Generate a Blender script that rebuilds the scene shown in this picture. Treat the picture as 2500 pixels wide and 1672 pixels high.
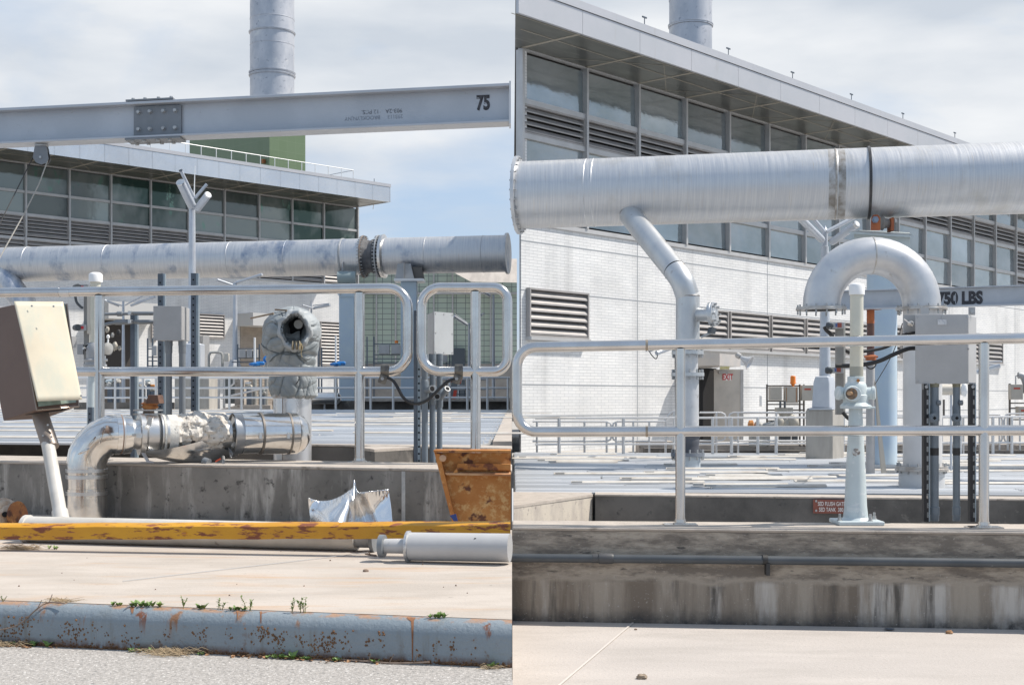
import bpy, math, random
from mathutils import Vector, Matrix
for o in list(bpy.data.objects): bpy.data.objects.remove(o)
S = bpy.context.scene
random.seed(7)
# ---------------- camera ----------------
F = 3200.0; H = 975.0; E = 1.13           # focal length and horizon row in photo pixels, eye height in metres
cd = bpy.data.cameras.new('camera'); cam = bpy.data.objects.new('camera', cd); S.collection.objects.link(cam)
cam.location = (0, 0, E); cam.rotation_euler = (math.pi/2, 0, 0)
cd.sensor_width = 36; cd.lens = 36*F/2500; cd.shift_y = -(H-836)/2500*-1; cd.clip_start = .05; cd.clip_end = 3000
S.camera = cam
S.render.resolution_x = 1024; S.render.resolution_y = 684
# ---------------- sun, sky, exposure ----------------
SD = Vector((.72, .1, 1.0)).normalized()        # direction towards the sun
sl = bpy.data.lights.new('sun', 'SUN'); sl.energy = 4.5; sl.angle = math.radians(.55); sl.color = (1, .93, .84)
so = bpy.data.objects.new('sun', sl); S.collection.objects.link(so); so.location = (20, 10, 40)
so.rotation_euler = SD.to_track_quat('Z', 'Y').to_euler()
wd = bpy.data.worlds.new('World'); S.world = wd; wd.use_nodes = True
nt = wd.node_tree; nt.nodes.clear()
N = nt.nodes.new; L = nt.links.new
out = N('ShaderNodeOutputWorld'); bg = N('ShaderNodeBackground'); bg.inputs[1].default_value = .1
sky = N('ShaderNodeTexSky'); sky.sky_type = 'NISHITA'; sky.sun_disc = False
sky.sun_elevation = math.asin(SD.z); sky.sun_rotation = math.atan2(SD.x, SD.y); sky.air_density = 1; sky.dust_density = .8
tc = N('ShaderNodeTexCoord'); mp = N('ShaderNodeMapping'); mp.inputs['Scale'].default_value = (1.0, 1.0, 3.6); mp.inputs['Location'].default_value = (.55, .2, .35)
n1 = N('ShaderNodeTexNoise'); n1.inputs['Scale'].default_value = 2.1; n1.inputs['Detail'].default_value = 9; n1.inputs['Roughness'].default_value = .52; n1.inputs['Distortion'].default_value = .35
cr = N('ShaderNodeValToRGB'); cr.color_ramp.elements[0].position = .4; cr.color_ramp.elements[1].position = .54
n2 = N('ShaderNodeTexNoise'); n2.inputs['Scale'].default_value = 4.2; n2.inputs['Detail'].default_value = 8; n2.inputs['Roughness'].default_value = .5
c2 = N('ShaderNodeValToRGB'); c2.color_ramp.elements[0].position = .36; c2.color_ramp.elements[1].position = .72
c2.color_ramp.elements[0].color = (4.9, 5.35, 5.95, 1); c2.color_ramp.elements[1].color = (7.6, 7.7, 7.8, 1)
hs = N('ShaderNodeMix'); hs.data_type = 'RGBA'; hs.inputs[0].default_value = .7
hs.inputs[7].default_value = (4.3, 5.4, 7.0, 1)
mx = N('ShaderNodeMix'); mx.data_type = 'RGBA'
L(tc.outputs['Generated'], mp.inputs[0]); L(mp.outputs[0], n1.inputs[0]); L(mp.outputs[0], n2.inputs[0])
sp = N('ShaderNodeSeparateXYZ'); L(tc.outputs['Generated'], sp.inputs[0]); ms = N('ShaderNodeMapRange'); ms.inputs[1].default_value = -.7; ms.inputs[2].default_value = .35; ms.inputs[3].default_value = -.15; ms.inputs[4].default_value = 0
zz = N('ShaderNodeMath'); zz.operation = 'MULTIPLY_ADD'; zz.inputs[1].default_value = -.8; L(sp.outputs[2], zz.inputs[0]); L(sp.outputs[1], zz.inputs[2]); L(zz.outputs[0], ms.inputs[0])
ad = N('ShaderNodeMath'); L(n1.outputs[0], ad.inputs[0]); L(ms.outputs[0], ad.inputs[1]); L(ad.outputs[0], cr.inputs[0]); L(n2.outputs[0], c2.inputs[0])
L(sky.outputs[0], hs.inputs[6]); L(cr.outputs[0], mx.inputs[0]); L(hs.outputs[2], mx.inputs[6]); L(c2.outputs[0], mx.inputs[7])
L(mx.outputs[2], bg.inputs[0]); L(bg.outputs[0], out.inputs[0])
S.view_settings.view_transform = 'Standard'; S.view_settings.look = 'None'; S.view_settings.gamma = 1; S.view_settings.exposure = 0.35
# ---------------- helpers ----------------
def W(px, py, d): return Vector(((px-1250)*d/F, d, E+(H-py)*d/F))
def V(*a): return Vector(a)
class MB:
    def __init__(s): s.v = []; s.f = []
    def add(s, vs, fs):
        b = len(s.v); s.v += [Vector(v) for v in vs]; s.f += [tuple(i+b for i in f) for f in fs]; return s
    def hexa(s, p):     # p: 4 front corners (ccw), 4 matching back corners
        return s.add(p, [(0,1,2,3), (7,6,5,4), (0,4,5,1), (1,5,6,2), (2,6,7,3), (3,7,4,0)])
    def box(s, x0, x1, y0, y1, z0, z1):
        return s.hexa([(x0,y0,z0),(x1,y0,z0),(x1,y0,z1),(x0,y0,z1),(x0,y1,z0),(x1,y1,z0),(x1,y1,z1),(x0,y1,z1)])
    def cbox(s, c, sx, sy, sz, rz=0, rx=0, ry=0):
        m = Matrix.Translation(c) @ Matrix.Rotation(rz,4,'Z') @ Matrix.Rotation(ry,4,'Y') @ Matrix.Rotation(rx,4,'X')
        q = [(-1,-1,-1),(1,-1,-1),(1,-1,1),(-1,-1,1),(-1,1,-1),(1,1,-1),(1,1,1),(-1,1,1)]
        return s.hexa([m @ Vector((a*sx/2, b*sy/2, c_*sz/2)) for a,b,c_ in q])
    def pbox(s, x0, y0, x1, y1, d, th):   # front face measured at depth d, thickness th
        a = W(x0,y1,d); b = W(x1,y0,d); return s.box(a.x, b.x, d, d+th, a.z, b.z)
    def tube(s, pts, r, n=14, caps=True):
        pts = [Vector(p) for p in pts]; k = len(pts)
        rs = r if isinstance(r, (list, tuple)) else [r]*k
        t = []
        for i in range(k):
            a = (pts[i]-pts[i-1]).normalized() if i > 0 else None; b = (pts[i+1]-pts[i]).normalized() if i < k-1 else None
            q = (a if b is None else b if a is None else a+b)
            if q.length < 1e-6: q = a or b
            t.append(q.normalized())
        u = t[0].cross(V(0,0,1)); u = (t[0].cross(V(1,0,0)) if u.length < .05 else u).normalized()
        vs = []
        for i in range(k):
            u = (u - t[i]*u.dot(t[i])).normalized(); w = t[i].cross(u)
            for j in range(n):
                a = 2*math.pi*j/n; vs.append(pts[i] + (u*math.cos(a)+w*math.sin(a))*rs[i])
        fs = [(i*n+j, i*n+(j+1)%n, (i+1)*n+(j+1)%n, (i+1)*n+j) for i in range(k-1) for j in range(n)]
        if caps: fs += [tuple(range(n-1,-1,-1)), tuple((k-1)*n+j for j in range(n))]
        return s.add(vs, fs)
    def lathe(s, c, prof, n=24, ax=(0,0,1)):   # prof: (along, radius)
        c = Vector(c); ax = Vector(ax).normalized(); k = [(c+ax*a, r) for a, r in prof]
        u = ax.cross(V(0,0,1)); u = (ax.cross(V(1,0,0)) if u.length < .05 else u).normalized(); w = ax.cross(u)
        vs = [p+(u*math.cos(2*math.pi*j/n)+w*math.sin(2*math.pi*j/n))*max(r,1e-4) for p, r in k for j in range(n)]
        fs = [(i*n+j, i*n+(j+1)%n, (i+1)*n+(j+1)%n, (i+1)*n+j) for i in range(len(k)-1) for j in range(n)]
        fs += [tuple(range(n-1,-1,-1)), tuple((len(k)-1)*n+j for j in range(n))]
        return s.add(vs, fs)
    def bolts(s, c, ax, R, n, r=.01, h=.02, ph=0):
        c = Vector(c); ax = Vector(ax).normalized(); u = ax.cross(V(0,0,1)); u = (ax.cross(V(1,0,0)) if u.length < .05 else u).normalized(); w = ax.cross(u)
        for j in range(n):
            a = 2*math.pi*j/n+ph; p = c+(u*math.cos(a)+w*math.sin(a))*R
            s.tube([p-ax*h/2, p+ax*h/2], r, 6)
        return s
    def prism(s, poly, off):            # flat polygon of points, extruded by vector off
        n = len(poly); off = Vector(off); p = [Vector(q) for q in poly]
        return s.add(p+[q+off for q in p], [tuple(range(n-1,-1,-1)), tuple(range(n,2*n))]+[(i,(i+1)%n,n+(i+1)%n,n+i) for i in range(n)])
    def grid(s, fn, nu, nv):
        vs = [fn(i/nu, j/nv) for j in range(nv+1) for i in range(nu+1)]
        return s.add(vs, [(j*(nu+1)+i, j*(nu+1)+i+1, (j+1)*(nu+1)+i+1, (j+1)*(nu+1)+i) for j in range(nv) for i in range(nu)])
class Ln:       # a straight line on plan through two (photo column, depth) points
    def __init__(s, p0, d0, p1, d1):
        s.x0, s.y0 = (p0-1250)*d0/F, d0; s.x1, s.y1 = (p1-1250)*d1/F, d1; s.m = (s.y1-s.y0)/(s.x1-s.x0)
    def at(s, p, o=0): return (s.y0-s.m*s.x0+o)/(1-s.m*(p-1250)/F)
    def __call__(s, p): return s.at(p)
MW = {}      # world matrices as built
def setw(o, m): MW[o.name] = m; o.matrix_basis = m
def props(o, label=None, cat=None, group=None, kind=None):
    if label: o['label'] = label
    if cat: o['category'] = cat
    if group: o['group'] = group
    if kind: o['kind'] = kind
def thing(name, label, cat, loc, group=None, rz=0):
    o = bpy.data.objects.new(name, None); S.collection.objects.link(o); o.empty_display_size = .2
    m = Matrix.Translation(Vector(loc)) @ Matrix.Rotation(rz, 4, 'Z'); MW[o.name] = m
    o.location = loc; o.rotation_euler = (0, 0, rz); props(o, label, cat, group); return o
def build(name, mb, mat, parent=None, local=False, sharp=35, bev=0):
    me = bpy.data.meshes.new(name); vs = mb.v
    if parent is not None:
        m = MW[parent.name]
        if not local: mi = m.inverted(); vs = [mi @ v for v in vs]
        mine = m
    else:
        lo = Vector((min(v.x for v in vs)+max(v.x for v in vs), min(v.y for v in vs)+max(v.y for v in vs), 2*min(v.z for v in vs)))/2
        vs = [v-lo for v in vs]; mine = Matrix.Translation(lo)
    me.from_pydata([tuple(v) for v in vs], [], mb.f); me.update()
    me.polygons.foreach_set('use_smooth', [True]*len(me.polygons)); me.set_sharp_from_angle(angle=math.radians(sharp))
    me.materials.append(mat)
    o = bpy.data.objects.new(name, me); S.collection.objects.link(o); MW[o.name] = mine
    if parent is not None: o.parent = parent
    else: o.location = mine.to_translation()
    if bev:
        b = o.modifiers.new('bevel', 'BEVEL'); b.width = bev; b.segments = 2; b.limit_method = 'ANGLE'; b.angle_limit = math.radians(40); b.harden_normals = True
    return o
def part(name, mb, mat, parent, label=None, **k):
    o = build(name, mb, mat, parent, **k)
    if label: o['label'] = label
    return o
def solo(name, mb, mat, label, cat, group=None, **k):
    o = build(name, mb, mat, None, **k); props(o, label, cat, group); return o
def struct(name, mb, mat, kind='structure', **k):
    o = build(name, mb, mat, None, **k); o['kind'] = kind; return o
def dup(root, off, label=None, sc=None, rz=None):
    mp = {}
    def cp(o, par):
        c = o.copy(); S.collection.objects.link(c)
        if par is not None: c.parent = par
        for ch in [x for x in KIDS.get(o.name, [])]: cp(ch, c)
        return c
    c = cp(root, None); c.location = Vector(root.location)+Vector(off)
    if label: c['label'] = label
    if sc: c.scale = sc
    if rz is not None: c.rotation_euler.z = rz
    return c
KIDS = {}
_b = build
def build(name, mb, mat, parent=None, **k):
    o = _b(name, mb, mat, parent, **k)
    if parent is not None: KIDS.setdefault(parent.name, []).append(o)
    return o
def boltring(par, c, ax, R, n, r, h, mt, ph=0):      # one bolt mesh, copied round the flange, every bolt its own part
    c = Vector(c); ax = Vector(ax).normalized(); u = ax.cross(V(0,0,1)); u = (ax.cross(V(1,0,0)) if u.length < .05 else u).normalized(); w = ax.cross(u); first = None; m = MW[par.name]
    for j in range(n):
        a = 2*math.pi*j/n+ph; o_ = (u*math.cos(a)+w*math.sin(a))*R
        if first is None: first = build('bolt', MB().tube([c+o_-ax*h/2, c+o_+ax*h/2], r, 6), mt, par); o0 = o_
        else: b = first.copy(); S.collection.objects.link(b); b.parent = par; b.location = m.to_3x3().inverted() @ (o_-o0)
def textmb(body, size, m, off=0.0, ext=.001):   # lettering turned into mesh, placed by matrix m (text plane local XY)
    cu = bpy.data.curves.new('t', 'FONT'); cu.body = body; cu.size = size; cu.offset = off; cu.extrude = ext; cu.align_x = 'CENTER'; cu.align_y = 'CENTER'; cu.resolution_u = 4
    o = bpy.data.objects.new('t', cu); S.collection.objects.link(o); dg = bpy.context.evaluated_depsgraph_get(); dg.update()
    me = bpy.data.meshes.new_from_object(o.evaluated_get(dg)); mb = MB()
    mb.add([m @ v.co for v in me.vertices], [tuple(p.vertices) for p in me.polygons])
    bpy.data.objects.remove(o); bpy.data.curves.remove(cu); bpy.data.meshes.remove(me); return mb
# ---------------- materials ----------------
MC = {}
def mat(name, c, c2=None, lo=.4, hi=.62, ns=3, st=(1,1,1), rough=.5, metal=0, bump=0, bs=60, bst=(1,1,1), c3=None, lo3=.6, hi3=.7, ns3=6, st3=(1,1,1), r3=None, c4=None, lo4=.6, hi4=.68, ns4=40, st4=(1,1,1), emit=None, alpha=None, trans=0, rvar=0):
    if name in MC: return MC[name]
    m = bpy.data.materials.new(name); m.use_nodes = True; t = m.node_tree; b = t.nodes['Principled BSDF']; n = t.nodes.new; l = t.links.new
    b.inputs['Roughness'].default_value = rough; b.inputs['Metallic'].default_value = metal
    b.inputs['Base Color'].default_value = (*c, 1)
    if trans: b.inputs['Transmission Weight'].default_value = trans
    tc = n('ShaderNodeTexCoord').outputs['Object']
    def noise(sc, s, det=6, ro=.6):
        q = n('ShaderNodeMapping'); q.inputs['Scale'].default_value = s; l(tc, q.inputs[0])
        z = n('ShaderNodeTexNoise'); z.inputs['Scale'].default_value = sc; z.inputs['Detail'].default_value = det; z.inputs['Roughness'].default_value = ro; l(q.outputs[0], z.inputs[0]); return z.outputs[0]
    def ramp(v, a, bb):
        r = n('ShaderNodeMapRange'); r.inputs[1].default_value = a; r.inputs[2].default_value = bb; l(v, r.inputs[0]); return r.outputs[0]
    cur = None; rr = None
    def mixc(fac, col):
        nonlocal cur
        x = n('ShaderNodeMix'); x.data_type = 'RGBA'; l(fac, x.inputs[0])
        if cur is None: x.inputs[6].default_value = (*c, 1)
        else: l(cur, x.inputs[6])
        x.inputs[7].default_value = (*col, 1); cur = x.outputs[2]
    if c2: 
        f = ramp(noise(ns, st), lo, hi); mixc(f, c2)
        if rvar:
            q = n('ShaderNodeMapRange'); q.inputs[3].default_value = rough; q.inputs[4].default_value = rough+rvar; l(f, q.inputs[0]); l(q.outputs[0], b.inputs['Roughness'])
    if c3:
        f = ramp(noise(ns3, st3, 8, .65), lo3, hi3); mixc(f, c3)
        if r3 is not None:
            q = n('ShaderNodeMapRange'); q.inputs[3].default_value = rough; q.inputs[4].default_value = r3; l(f, q.inputs[0]); l(q.outputs[0], b.inputs['Roughness'])
            q = n('ShaderNodeMapRange'); q.inputs[3].default_value = metal; q.inputs[4].default_value = 0; l(f, q.inputs[0]); l(q.outputs[0], b.inputs['Metallic'])
    if c4: mixc(ramp(noise(ns4, st4, 3), lo4, hi4), c4)
    if cur is not None: l(cur, b.inputs['Base Color'])
    if bump:
        p = n('ShaderNodeBump'); p.inputs['Strength'].default_value = 1; p.inputs['Distance'].default_value = bump; l(noise(bs, bst, 5), p.inputs['Height']); l(p.outputs[0], b.inputs['Normal'])
    if emit: b.inputs['Emission Color'].default_value = (*emit, 1); b.inputs['Emission Strength'].default_value = 1
    MC[name] = m; return m
def g(v): return (v, v, v)
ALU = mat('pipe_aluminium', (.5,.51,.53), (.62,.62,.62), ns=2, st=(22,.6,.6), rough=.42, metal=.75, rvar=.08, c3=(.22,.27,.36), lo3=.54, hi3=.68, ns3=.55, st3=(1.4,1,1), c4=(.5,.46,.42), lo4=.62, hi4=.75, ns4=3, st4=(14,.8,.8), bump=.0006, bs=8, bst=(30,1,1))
STEEL = mat('stainless_steel', (.66,.65,.63), (.56,.56,.56), ns=5, rough=.28, metal=1, rvar=.12, bump=.0003, bs=30)
RAIL = mat('railing_aluminium', (.62,.61,.6), (.54,.53,.52), ns=5, rough=.15, metal=1, rvar=.08)
FRAIL = mat('far_railing', (.6,.6,.6), rough=.45, metal=.6)
JACK = mat('polished_jacket', (.74,.73,.71), (.63,.62,.6), ns=6, rough=.13, metal=1, rvar=.08, bump=.0012, bs=9)
GREYP = mat('grey_paint', (.37,.38,.39), (.32,.33,.34), ns=3, rough=.45, metal=.1, c4=(.24,.22,.2), lo4=.7, hi4=.76, ns4=30, bump=.0004, bs=120)
BEAMP = mat('beam_paint', (.44,.465,.5), (.39,.415,.45), ns=2.5, rough=.38, metal=.2, c4=(.22,.2,.18), lo4=.71, hi4=.75, ns4=55, bump=.0004, bs=200)
BOXP = mat('enclosure_grey', (.4,.4,.4), (.36,.36,.36), ns=4, rough=.42, metal=.1, c4=(.25,.24,.23), lo4=.74, hi4=.77, ns4=40)
BLUEP = mat('pale_blue_paint', (.53,.6,.61), (.46,.52,.54), ns=4, rough=.4, c3=(.25,.16,.1), lo3=.66, hi3=.71, ns3=14, c4=(.6,.64,.65), lo4=.6, hi4=.66, ns4=22, bump=.0008, bs=60)
COLP = mat('column_blue', (.4,.5,.6), (.45,.54,.6), ns=1.4, rough=.5, c3=(.5,.44,.36), lo3=.66, hi3=.8, ns3=2, st3=(3,3,.4))
LAMPP = mat('lamp_post_grey', (.45,.48,.53), (.5,.53,.57), ns=3, rough=.4, metal=.2)
WHITEP = mat('white_plastic', (.78,.78,.77), rough=.35)
CREAM = mat('clear_tube', (.55,.54,.46), (.62,.6,.5), ns=6, rough=.25)
DARK = mat('dark_conduit', (.05,.058,.066), (.07,.078,.086), ns=5, rough=.5, c4=(.3,.3,.3), lo4=.72, hi4=.76, ns4=50)
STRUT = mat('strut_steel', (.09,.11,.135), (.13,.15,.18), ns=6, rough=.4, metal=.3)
STRUTL = mat('strut_lit_side', (.3,.36,.4), (.24,.29,.33), ns=8, rough=.4, metal=.4)  # paler copy of the strut steel, painting sunlight on the right-hand sides
BLACK = mat('black_rubber', (.018,.018,.02), (.035,.034,.033), ns=7, rough=.6)
HOLE = mat('dark_void', (.006,.006,.007), rough=.9)
RUST = mat('rust', (.25,.085,.03), (.4,.17,.05), ns=7, rough=.8, c3=(.1,.035,.018), lo3=.52, hi3=.62, ns3=9, bump=.002, bs=60)
EDGE = 1
SLAB = mat('slab_concrete', (.46,.41,.36), (.385,.34,.295), ns=1.6, st=(1,2.5,1), rough=.85, c3=(.43,.27,.15), lo3=.55, hi3=.75, ns3=1.7, st3=(.5,3.2,1), c4=(.27,.24,.21), lo4=.66, hi4=.8, ns4=30, bump=.002, bs=70)
RSLAB = mat('pavement_concrete', (.465,.425,.39), (.41,.375,.345), ns=.9, st=(.8,2,1), rough=.85, c3=(.36,.33,.3), lo3=.5, hi3=.75, ns3=1.6, st3=(.8,2,1), c4=(.33,.3,.27), lo4=.6, hi4=.75, ns4=60, bump=.003, bs=60)
ROAD = mat('road_aggregate', (.27,.255,.235), (.41,.385,.36), lo=.38, hi=.62, ns=75, rough=.9, c3=(.14,.14,.14), lo3=.56, hi3=.66, ns3=60, c4=(.62,.6,.57), lo4=.6, hi4=.66, ns4=90, bump=.006, bs=80)
WALLC = mat('weathered_concrete', (.27,.25,.225), (.15,.14,.125), lo=.35, hi=.65, ns=2.2, rough=.9, c3=(.42,.395,.36), lo3=.54, hi3=.68, ns3=2.6, st3=(2.6,1,.45), c4=(.07,.065,.06), lo4=.6, hi4=.72, ns4=16, bump=.004, bs=45)
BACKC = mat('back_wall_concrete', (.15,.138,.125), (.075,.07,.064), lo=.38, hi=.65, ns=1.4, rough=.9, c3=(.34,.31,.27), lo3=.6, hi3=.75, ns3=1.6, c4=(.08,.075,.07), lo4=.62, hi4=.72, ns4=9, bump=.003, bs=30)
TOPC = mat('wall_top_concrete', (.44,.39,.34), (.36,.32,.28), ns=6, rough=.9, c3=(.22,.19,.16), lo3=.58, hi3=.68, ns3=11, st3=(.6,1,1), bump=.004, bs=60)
DECKM = mat('tank_cover_aluminium', (.52,.535,.55), (.6,.61,.62), ns=.8, st=(.5,3,1), rough=.5, metal=.25, c3=(.44,.42,.39), lo3=.6, hi3=.75, ns3=2)
def obj_random(m, lo, hi):      # each copy a little lighter or darker
    t = m.node_tree; b = t.nodes['Principled BSDF']; src = b.inputs['Base Color'].links[0].from_socket; oi = t.nodes.new('ShaderNodeObjectInfo'); r = t.nodes.new('ShaderNodeMapRange'); r.inputs[3].default_value = lo; r.inputs[4].default_value = hi
    x = t.nodes.new('ShaderNodeMix'); x.data_type = 'RGBA'; x.blend_type = 'MULTIPLY'; x.inputs[0].default_value = 1; t.links.new(oi.outputs['Random'], r.inputs[0]); t.links.new(src, x.inputs[6]); t.links.new(r.outputs[0], x.inputs[7]); t.links.new(x.outputs[2], b.inputs['Base Color'])
obj_random(DECKM, .82, 1.12)
DECKB = mat('deck_base', (.07,.07,.07), rough=.7)  # darkened so the gaps between cover planks read as shaded
STRIP = mat('strip_white', (.56,.54,.5), (.42,.38,.33), ns=2, rough=.5)
GROUND = mat('yard_ground', (.42,.4,.37), (.36,.34,.32), ns=.4, rough=.95, c4=(.3,.29,.28), ns4=9)
# concrete wall with streaks, washed top band and dark foot, for the near wall of the right yard (local z)
def streak_wall():
    m = bpy.data.materials.new('stained_concrete'); m.use_nodes = True; t = m.node_tree; b = t.nodes['Principled BSDF']; n = t.nodes.new; l = t.links.new
    b.inputs['Roughness'].default_value = .9; tc = n('ShaderNodeTexCoord').outputs['Object']
    def noise(s, det=7, ro=.62):
        q = n('ShaderNodeMapping'); q.inputs['Scale'].default_value = s; l(tc, q.inputs[0]); z = n('ShaderNodeTexNoise'); z.inputs['Scale'].default_value = 1; z.inputs['Detail'].default_value = det; z.inputs['Roughness'].default_value = ro; l(q.outputs[0], z.inputs[0]); return z.outputs[0]
    def rng(v, a, bb, c=0, d=1):
        r = n('ShaderNodeMapRange'); r.inputs[1].default_value = a; r.inputs[2].default_value = bb; r.inputs[3].default_value = c; r.inputs[4].default_value = d; l(v, r.inputs[0]); return r.outputs[0]
    def mix(f, a, c):
        x = n('ShaderNodeMix'); x.data_type = 'RGBA'; l(f, x.inputs[0])
        if isinstance(a, tuple): x.inputs[6].default_value = (*a, 1)
        else: l(a, x.inputs[6])
        if isinstance(c, tuple): x.inputs[7].default_value = (*c, 1)
        else: l(c, x.inputs[7])
        return x.outputs[2]
    def mul(a, c):
        x = n('ShaderNodeMath'); x.operation = 'MULTIPLY'; l(a, x.inputs[0]); l(c, x.inputs[1]); return x.outputs[0]
    sp = n('ShaderNodeSeparateXYZ'); l(tc, sp.inputs[0]); z = sp.outputs[2]
    low = mix(rng(noise((7, 1, .8)), .4, .62), (.175,.145,.115), (.33,.29,.24))
    low = mix(rng(noise((4.5, 1, .5)), .52, .63), low, (.46,.435,.4))
    low = mix(rng(noise((12, 1, 1.2)), .56, .68), low, (.1,.09,.078))
    up = mix(rng(noise((5, 2, 20), 9, .7), .42, .6), (.175,.15,.125), (.38,.33,.27))
    up = mix(rng(noise((9, 3, 40)), .6, .68), up, (.1,.09,.08))
    base = mix(rng(z, .2, .235), low, up)
    wob = n('ShaderNodeMath'); wob.operation = 'ADD'; l(z, wob.inputs[0]); l(rng(noise((7, 1, 7)), 0, 1, -.06, .06), wob.inputs[1])
    foot = rng(wob.outputs[0], .0, .075, 1, 0); base = mix(mul(foot, rng(noise((30, 5, 30)), .35, .6, .6, 1)), base, (.06,.057,.055))
    band = mul(rng(wob.outputs[0], .205, .225), rng(wob.outputs[0], .225, .245, 1, 0)); base = mix(band, base, (.33,.29,.24))
    base = mix(rng(noise((90, 30, 90), 3), .64, .78), base, (.46,.435,.4))
    l(base, b.inputs['Base Color']); p = n('ShaderNodeBump'); p.inputs['Distance'].default_value = .004; l(noise((60, 60, 60), 5), p.inputs['Height']); l(p.outputs[0], b.inputs['Normal'])
    return m
STAIN = streak_wall()
def brick_mat():
    m = bpy.data.materials.new('white_brick'); m.use_nodes = True; t = m.node_tree; b = t.nodes['Principled BSDF']; n = t.nodes.new; l = t.links.new
    b.inputs['Roughness'].default_value = .55
    tc = n('ShaderNodeTexCoord').outputs['Object']; sp = n('ShaderNodeSeparateXYZ'); l(tc, sp.inputs[0]); cb = n('ShaderNodeCombineXYZ'); l(sp.outputs[0], cb.inputs[0]); l(sp.outputs[2], cb.inputs[1])
    k = n('ShaderNodeTexBrick'); k.inputs['Scale'].default_value = 1; k.inputs['Color1'].default_value = (.72,.72,.71,1); k.inputs['Color2'].default_value = (.66,.665,.665,1); k.inputs['Mortar'].default_value = (.36,.37,.38,1)
    k.inputs['Mortar Size'].default_value = .005; k.inputs['Brick Width'].default_value = .34; k.inputs['Row Height'].default_value = .085; k.inputs['Mortar Smooth'].default_value = .3
    l(cb.outputs[0], k.inputs[0])
    z = n('ShaderNodeTexNoise'); z.inputs['Scale'].default_value = .6; z.inputs['Detail'].default_value = 8; l(tc, z.inputs[0])
    r = n('ShaderNodeMapRange'); r.inputs[1].default_value = .3; r.inputs[2].default_value = .75; r.inputs[3].default_value = 1.08; r.inputs[4].default_value = .86; l(z.outputs[0], r.inputs[0])
    q = n('ShaderNodeMapping'); q.inputs['Scale'].default_value = (1.6, 1, .12); l(tc, q.inputs[0]); z.inputs['Distortion'].default_value = .6; z2 = n('ShaderNodeTexNoise'); z2.inputs['Scale'].default_value = 1; z2.inputs['Detail'].default_value = 6; l(q.outputs[0], z2.inputs[0])
    r2 = n('ShaderNodeMapRange'); r2.inputs[1].default_value = .52; r2.inputs[2].default_value = .75; r2.inputs[3].default_value = 1; r2.inputs[4].default_value = .84; l(z2.outputs[0], r2.inputs[0]); mm_ = n('ShaderNodeMath'); mm_.operation = 'MULTIPLY'; l(r.outputs[0], mm_.inputs[0]); l(r2.outputs[0], mm_.inputs[1]); r = mm_
    x = n('ShaderNodeMix'); x.data_type = 'RGBA'; x.blend_type = 'MULTIPLY'; x.inputs[0].default_value = 1; l(k.outputs[0], x.inputs[6]); l(r.outputs[0], x.inputs[7]); l(x.outputs[2], b.inputs['Base Color'])
    return m
BRICK = brick_mat()
FASC = mat('fascia_panel', (.5,.5,.52), (.46,.47,.49), ns=.5, rough=.38, metal=.35, c3=(.4,.38,.36), lo3=.62, hi3=.8, ns3=.8, st3=(3,3,.4))
FASCL = mat('fascia_polished', (.66,.67,.69), (.58,.6,.63), ns=.4, rough=.22, metal=.8, bump=.03, bs=.7)
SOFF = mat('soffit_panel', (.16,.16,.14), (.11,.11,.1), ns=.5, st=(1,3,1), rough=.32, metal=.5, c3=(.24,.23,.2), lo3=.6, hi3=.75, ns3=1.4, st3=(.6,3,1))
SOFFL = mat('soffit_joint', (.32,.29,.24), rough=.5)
FRAME = mat('window_frame', (.48,.48,.48), (.43,.43,.43), ns=2, rough=.45, metal=.3)
LOUV = mat('louvre_grey', (.36,.34,.33), (.3,.29,.28), ns=2, rough=.5, metal=.2)
LOUVD = mat('louvre_void', (.05,.045,.042), rough=.9)
GLASSR = mat('window_glass', (.42,.46,.48), (.3,.345,.355), ns=.35, st=(1,1,1.6), rough=.06, metal=.6, bump=.01, bs=1.2)
obj_random(GLASSR, .72, 1.15)
GLASSL = mat('window_glass_painted_sky', (.035,.07,.062), (.2,.23,.225), lo=.47, hi=.54, ns=.1, st=(1,1,.6), rough=.05, metal=.4, bump=.006, bs=.9, c3=(.14,.24,.2), lo3=.6, hi3=.63, ns3=.8, st3=(1,1,.5))  # grey patches in the colour stand in for sky reflected by the panes
obj_random(GLASSL, .6, 1.3)
# ---------------- ground, slabs, kerb ----------------
struct('ground', MB().box(-400, 400, 30, 900, -.9, -.32), GROUND)
def zat(z, y): return (E-z)*F/(y-H)         # depth at which height z shows on photo row y
# left yard (everything here lies at x<0)
ROADZ, SLABZ, LWT = .15, .31, .687
def lin(a, b): return Ln(0, a, 1250, b)
kerbd = lin(5.33, 4.86); wallf = lin(9.45, 8.25); wallb = lin(10.4, 9.0)
def wx(px, d): return (px-1250)*d/F
def strip(px0, px1, fd, bd, z0, z1, mb=None):       # slab between two front/back depth lines
    mb = mb or MB(); q = []
    for z in (z0, z1):
        for p, fn in ((px0, fd), (px1, fd), (px1, bd), (px0, bd)): d = fn(p); q.append(V(wx(p, d), d, z))
    return mb.add(q, [(3,2,1,0), (4,5,6,7), (0,1,5,4), (1,2,6,5), (2,3,7,6), (3,0,4,7)])
kA = V(wx(-1500, kerbd(-1500)), kerbd(-1500)-.02, -.6); struct('road', MB().prism([(kA.x,.2,-.6),(0,.2,-.6),(0,kerbd(1250)-.02,-.6),kA], (0,0,ROADZ+.6)), ROAD)
struct('slab', strip(-1500, 1250, lambda p: kerbd(p)+.02, lambda p: wallf(p)+.05, -.6, SLABZ), SLAB)
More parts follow.
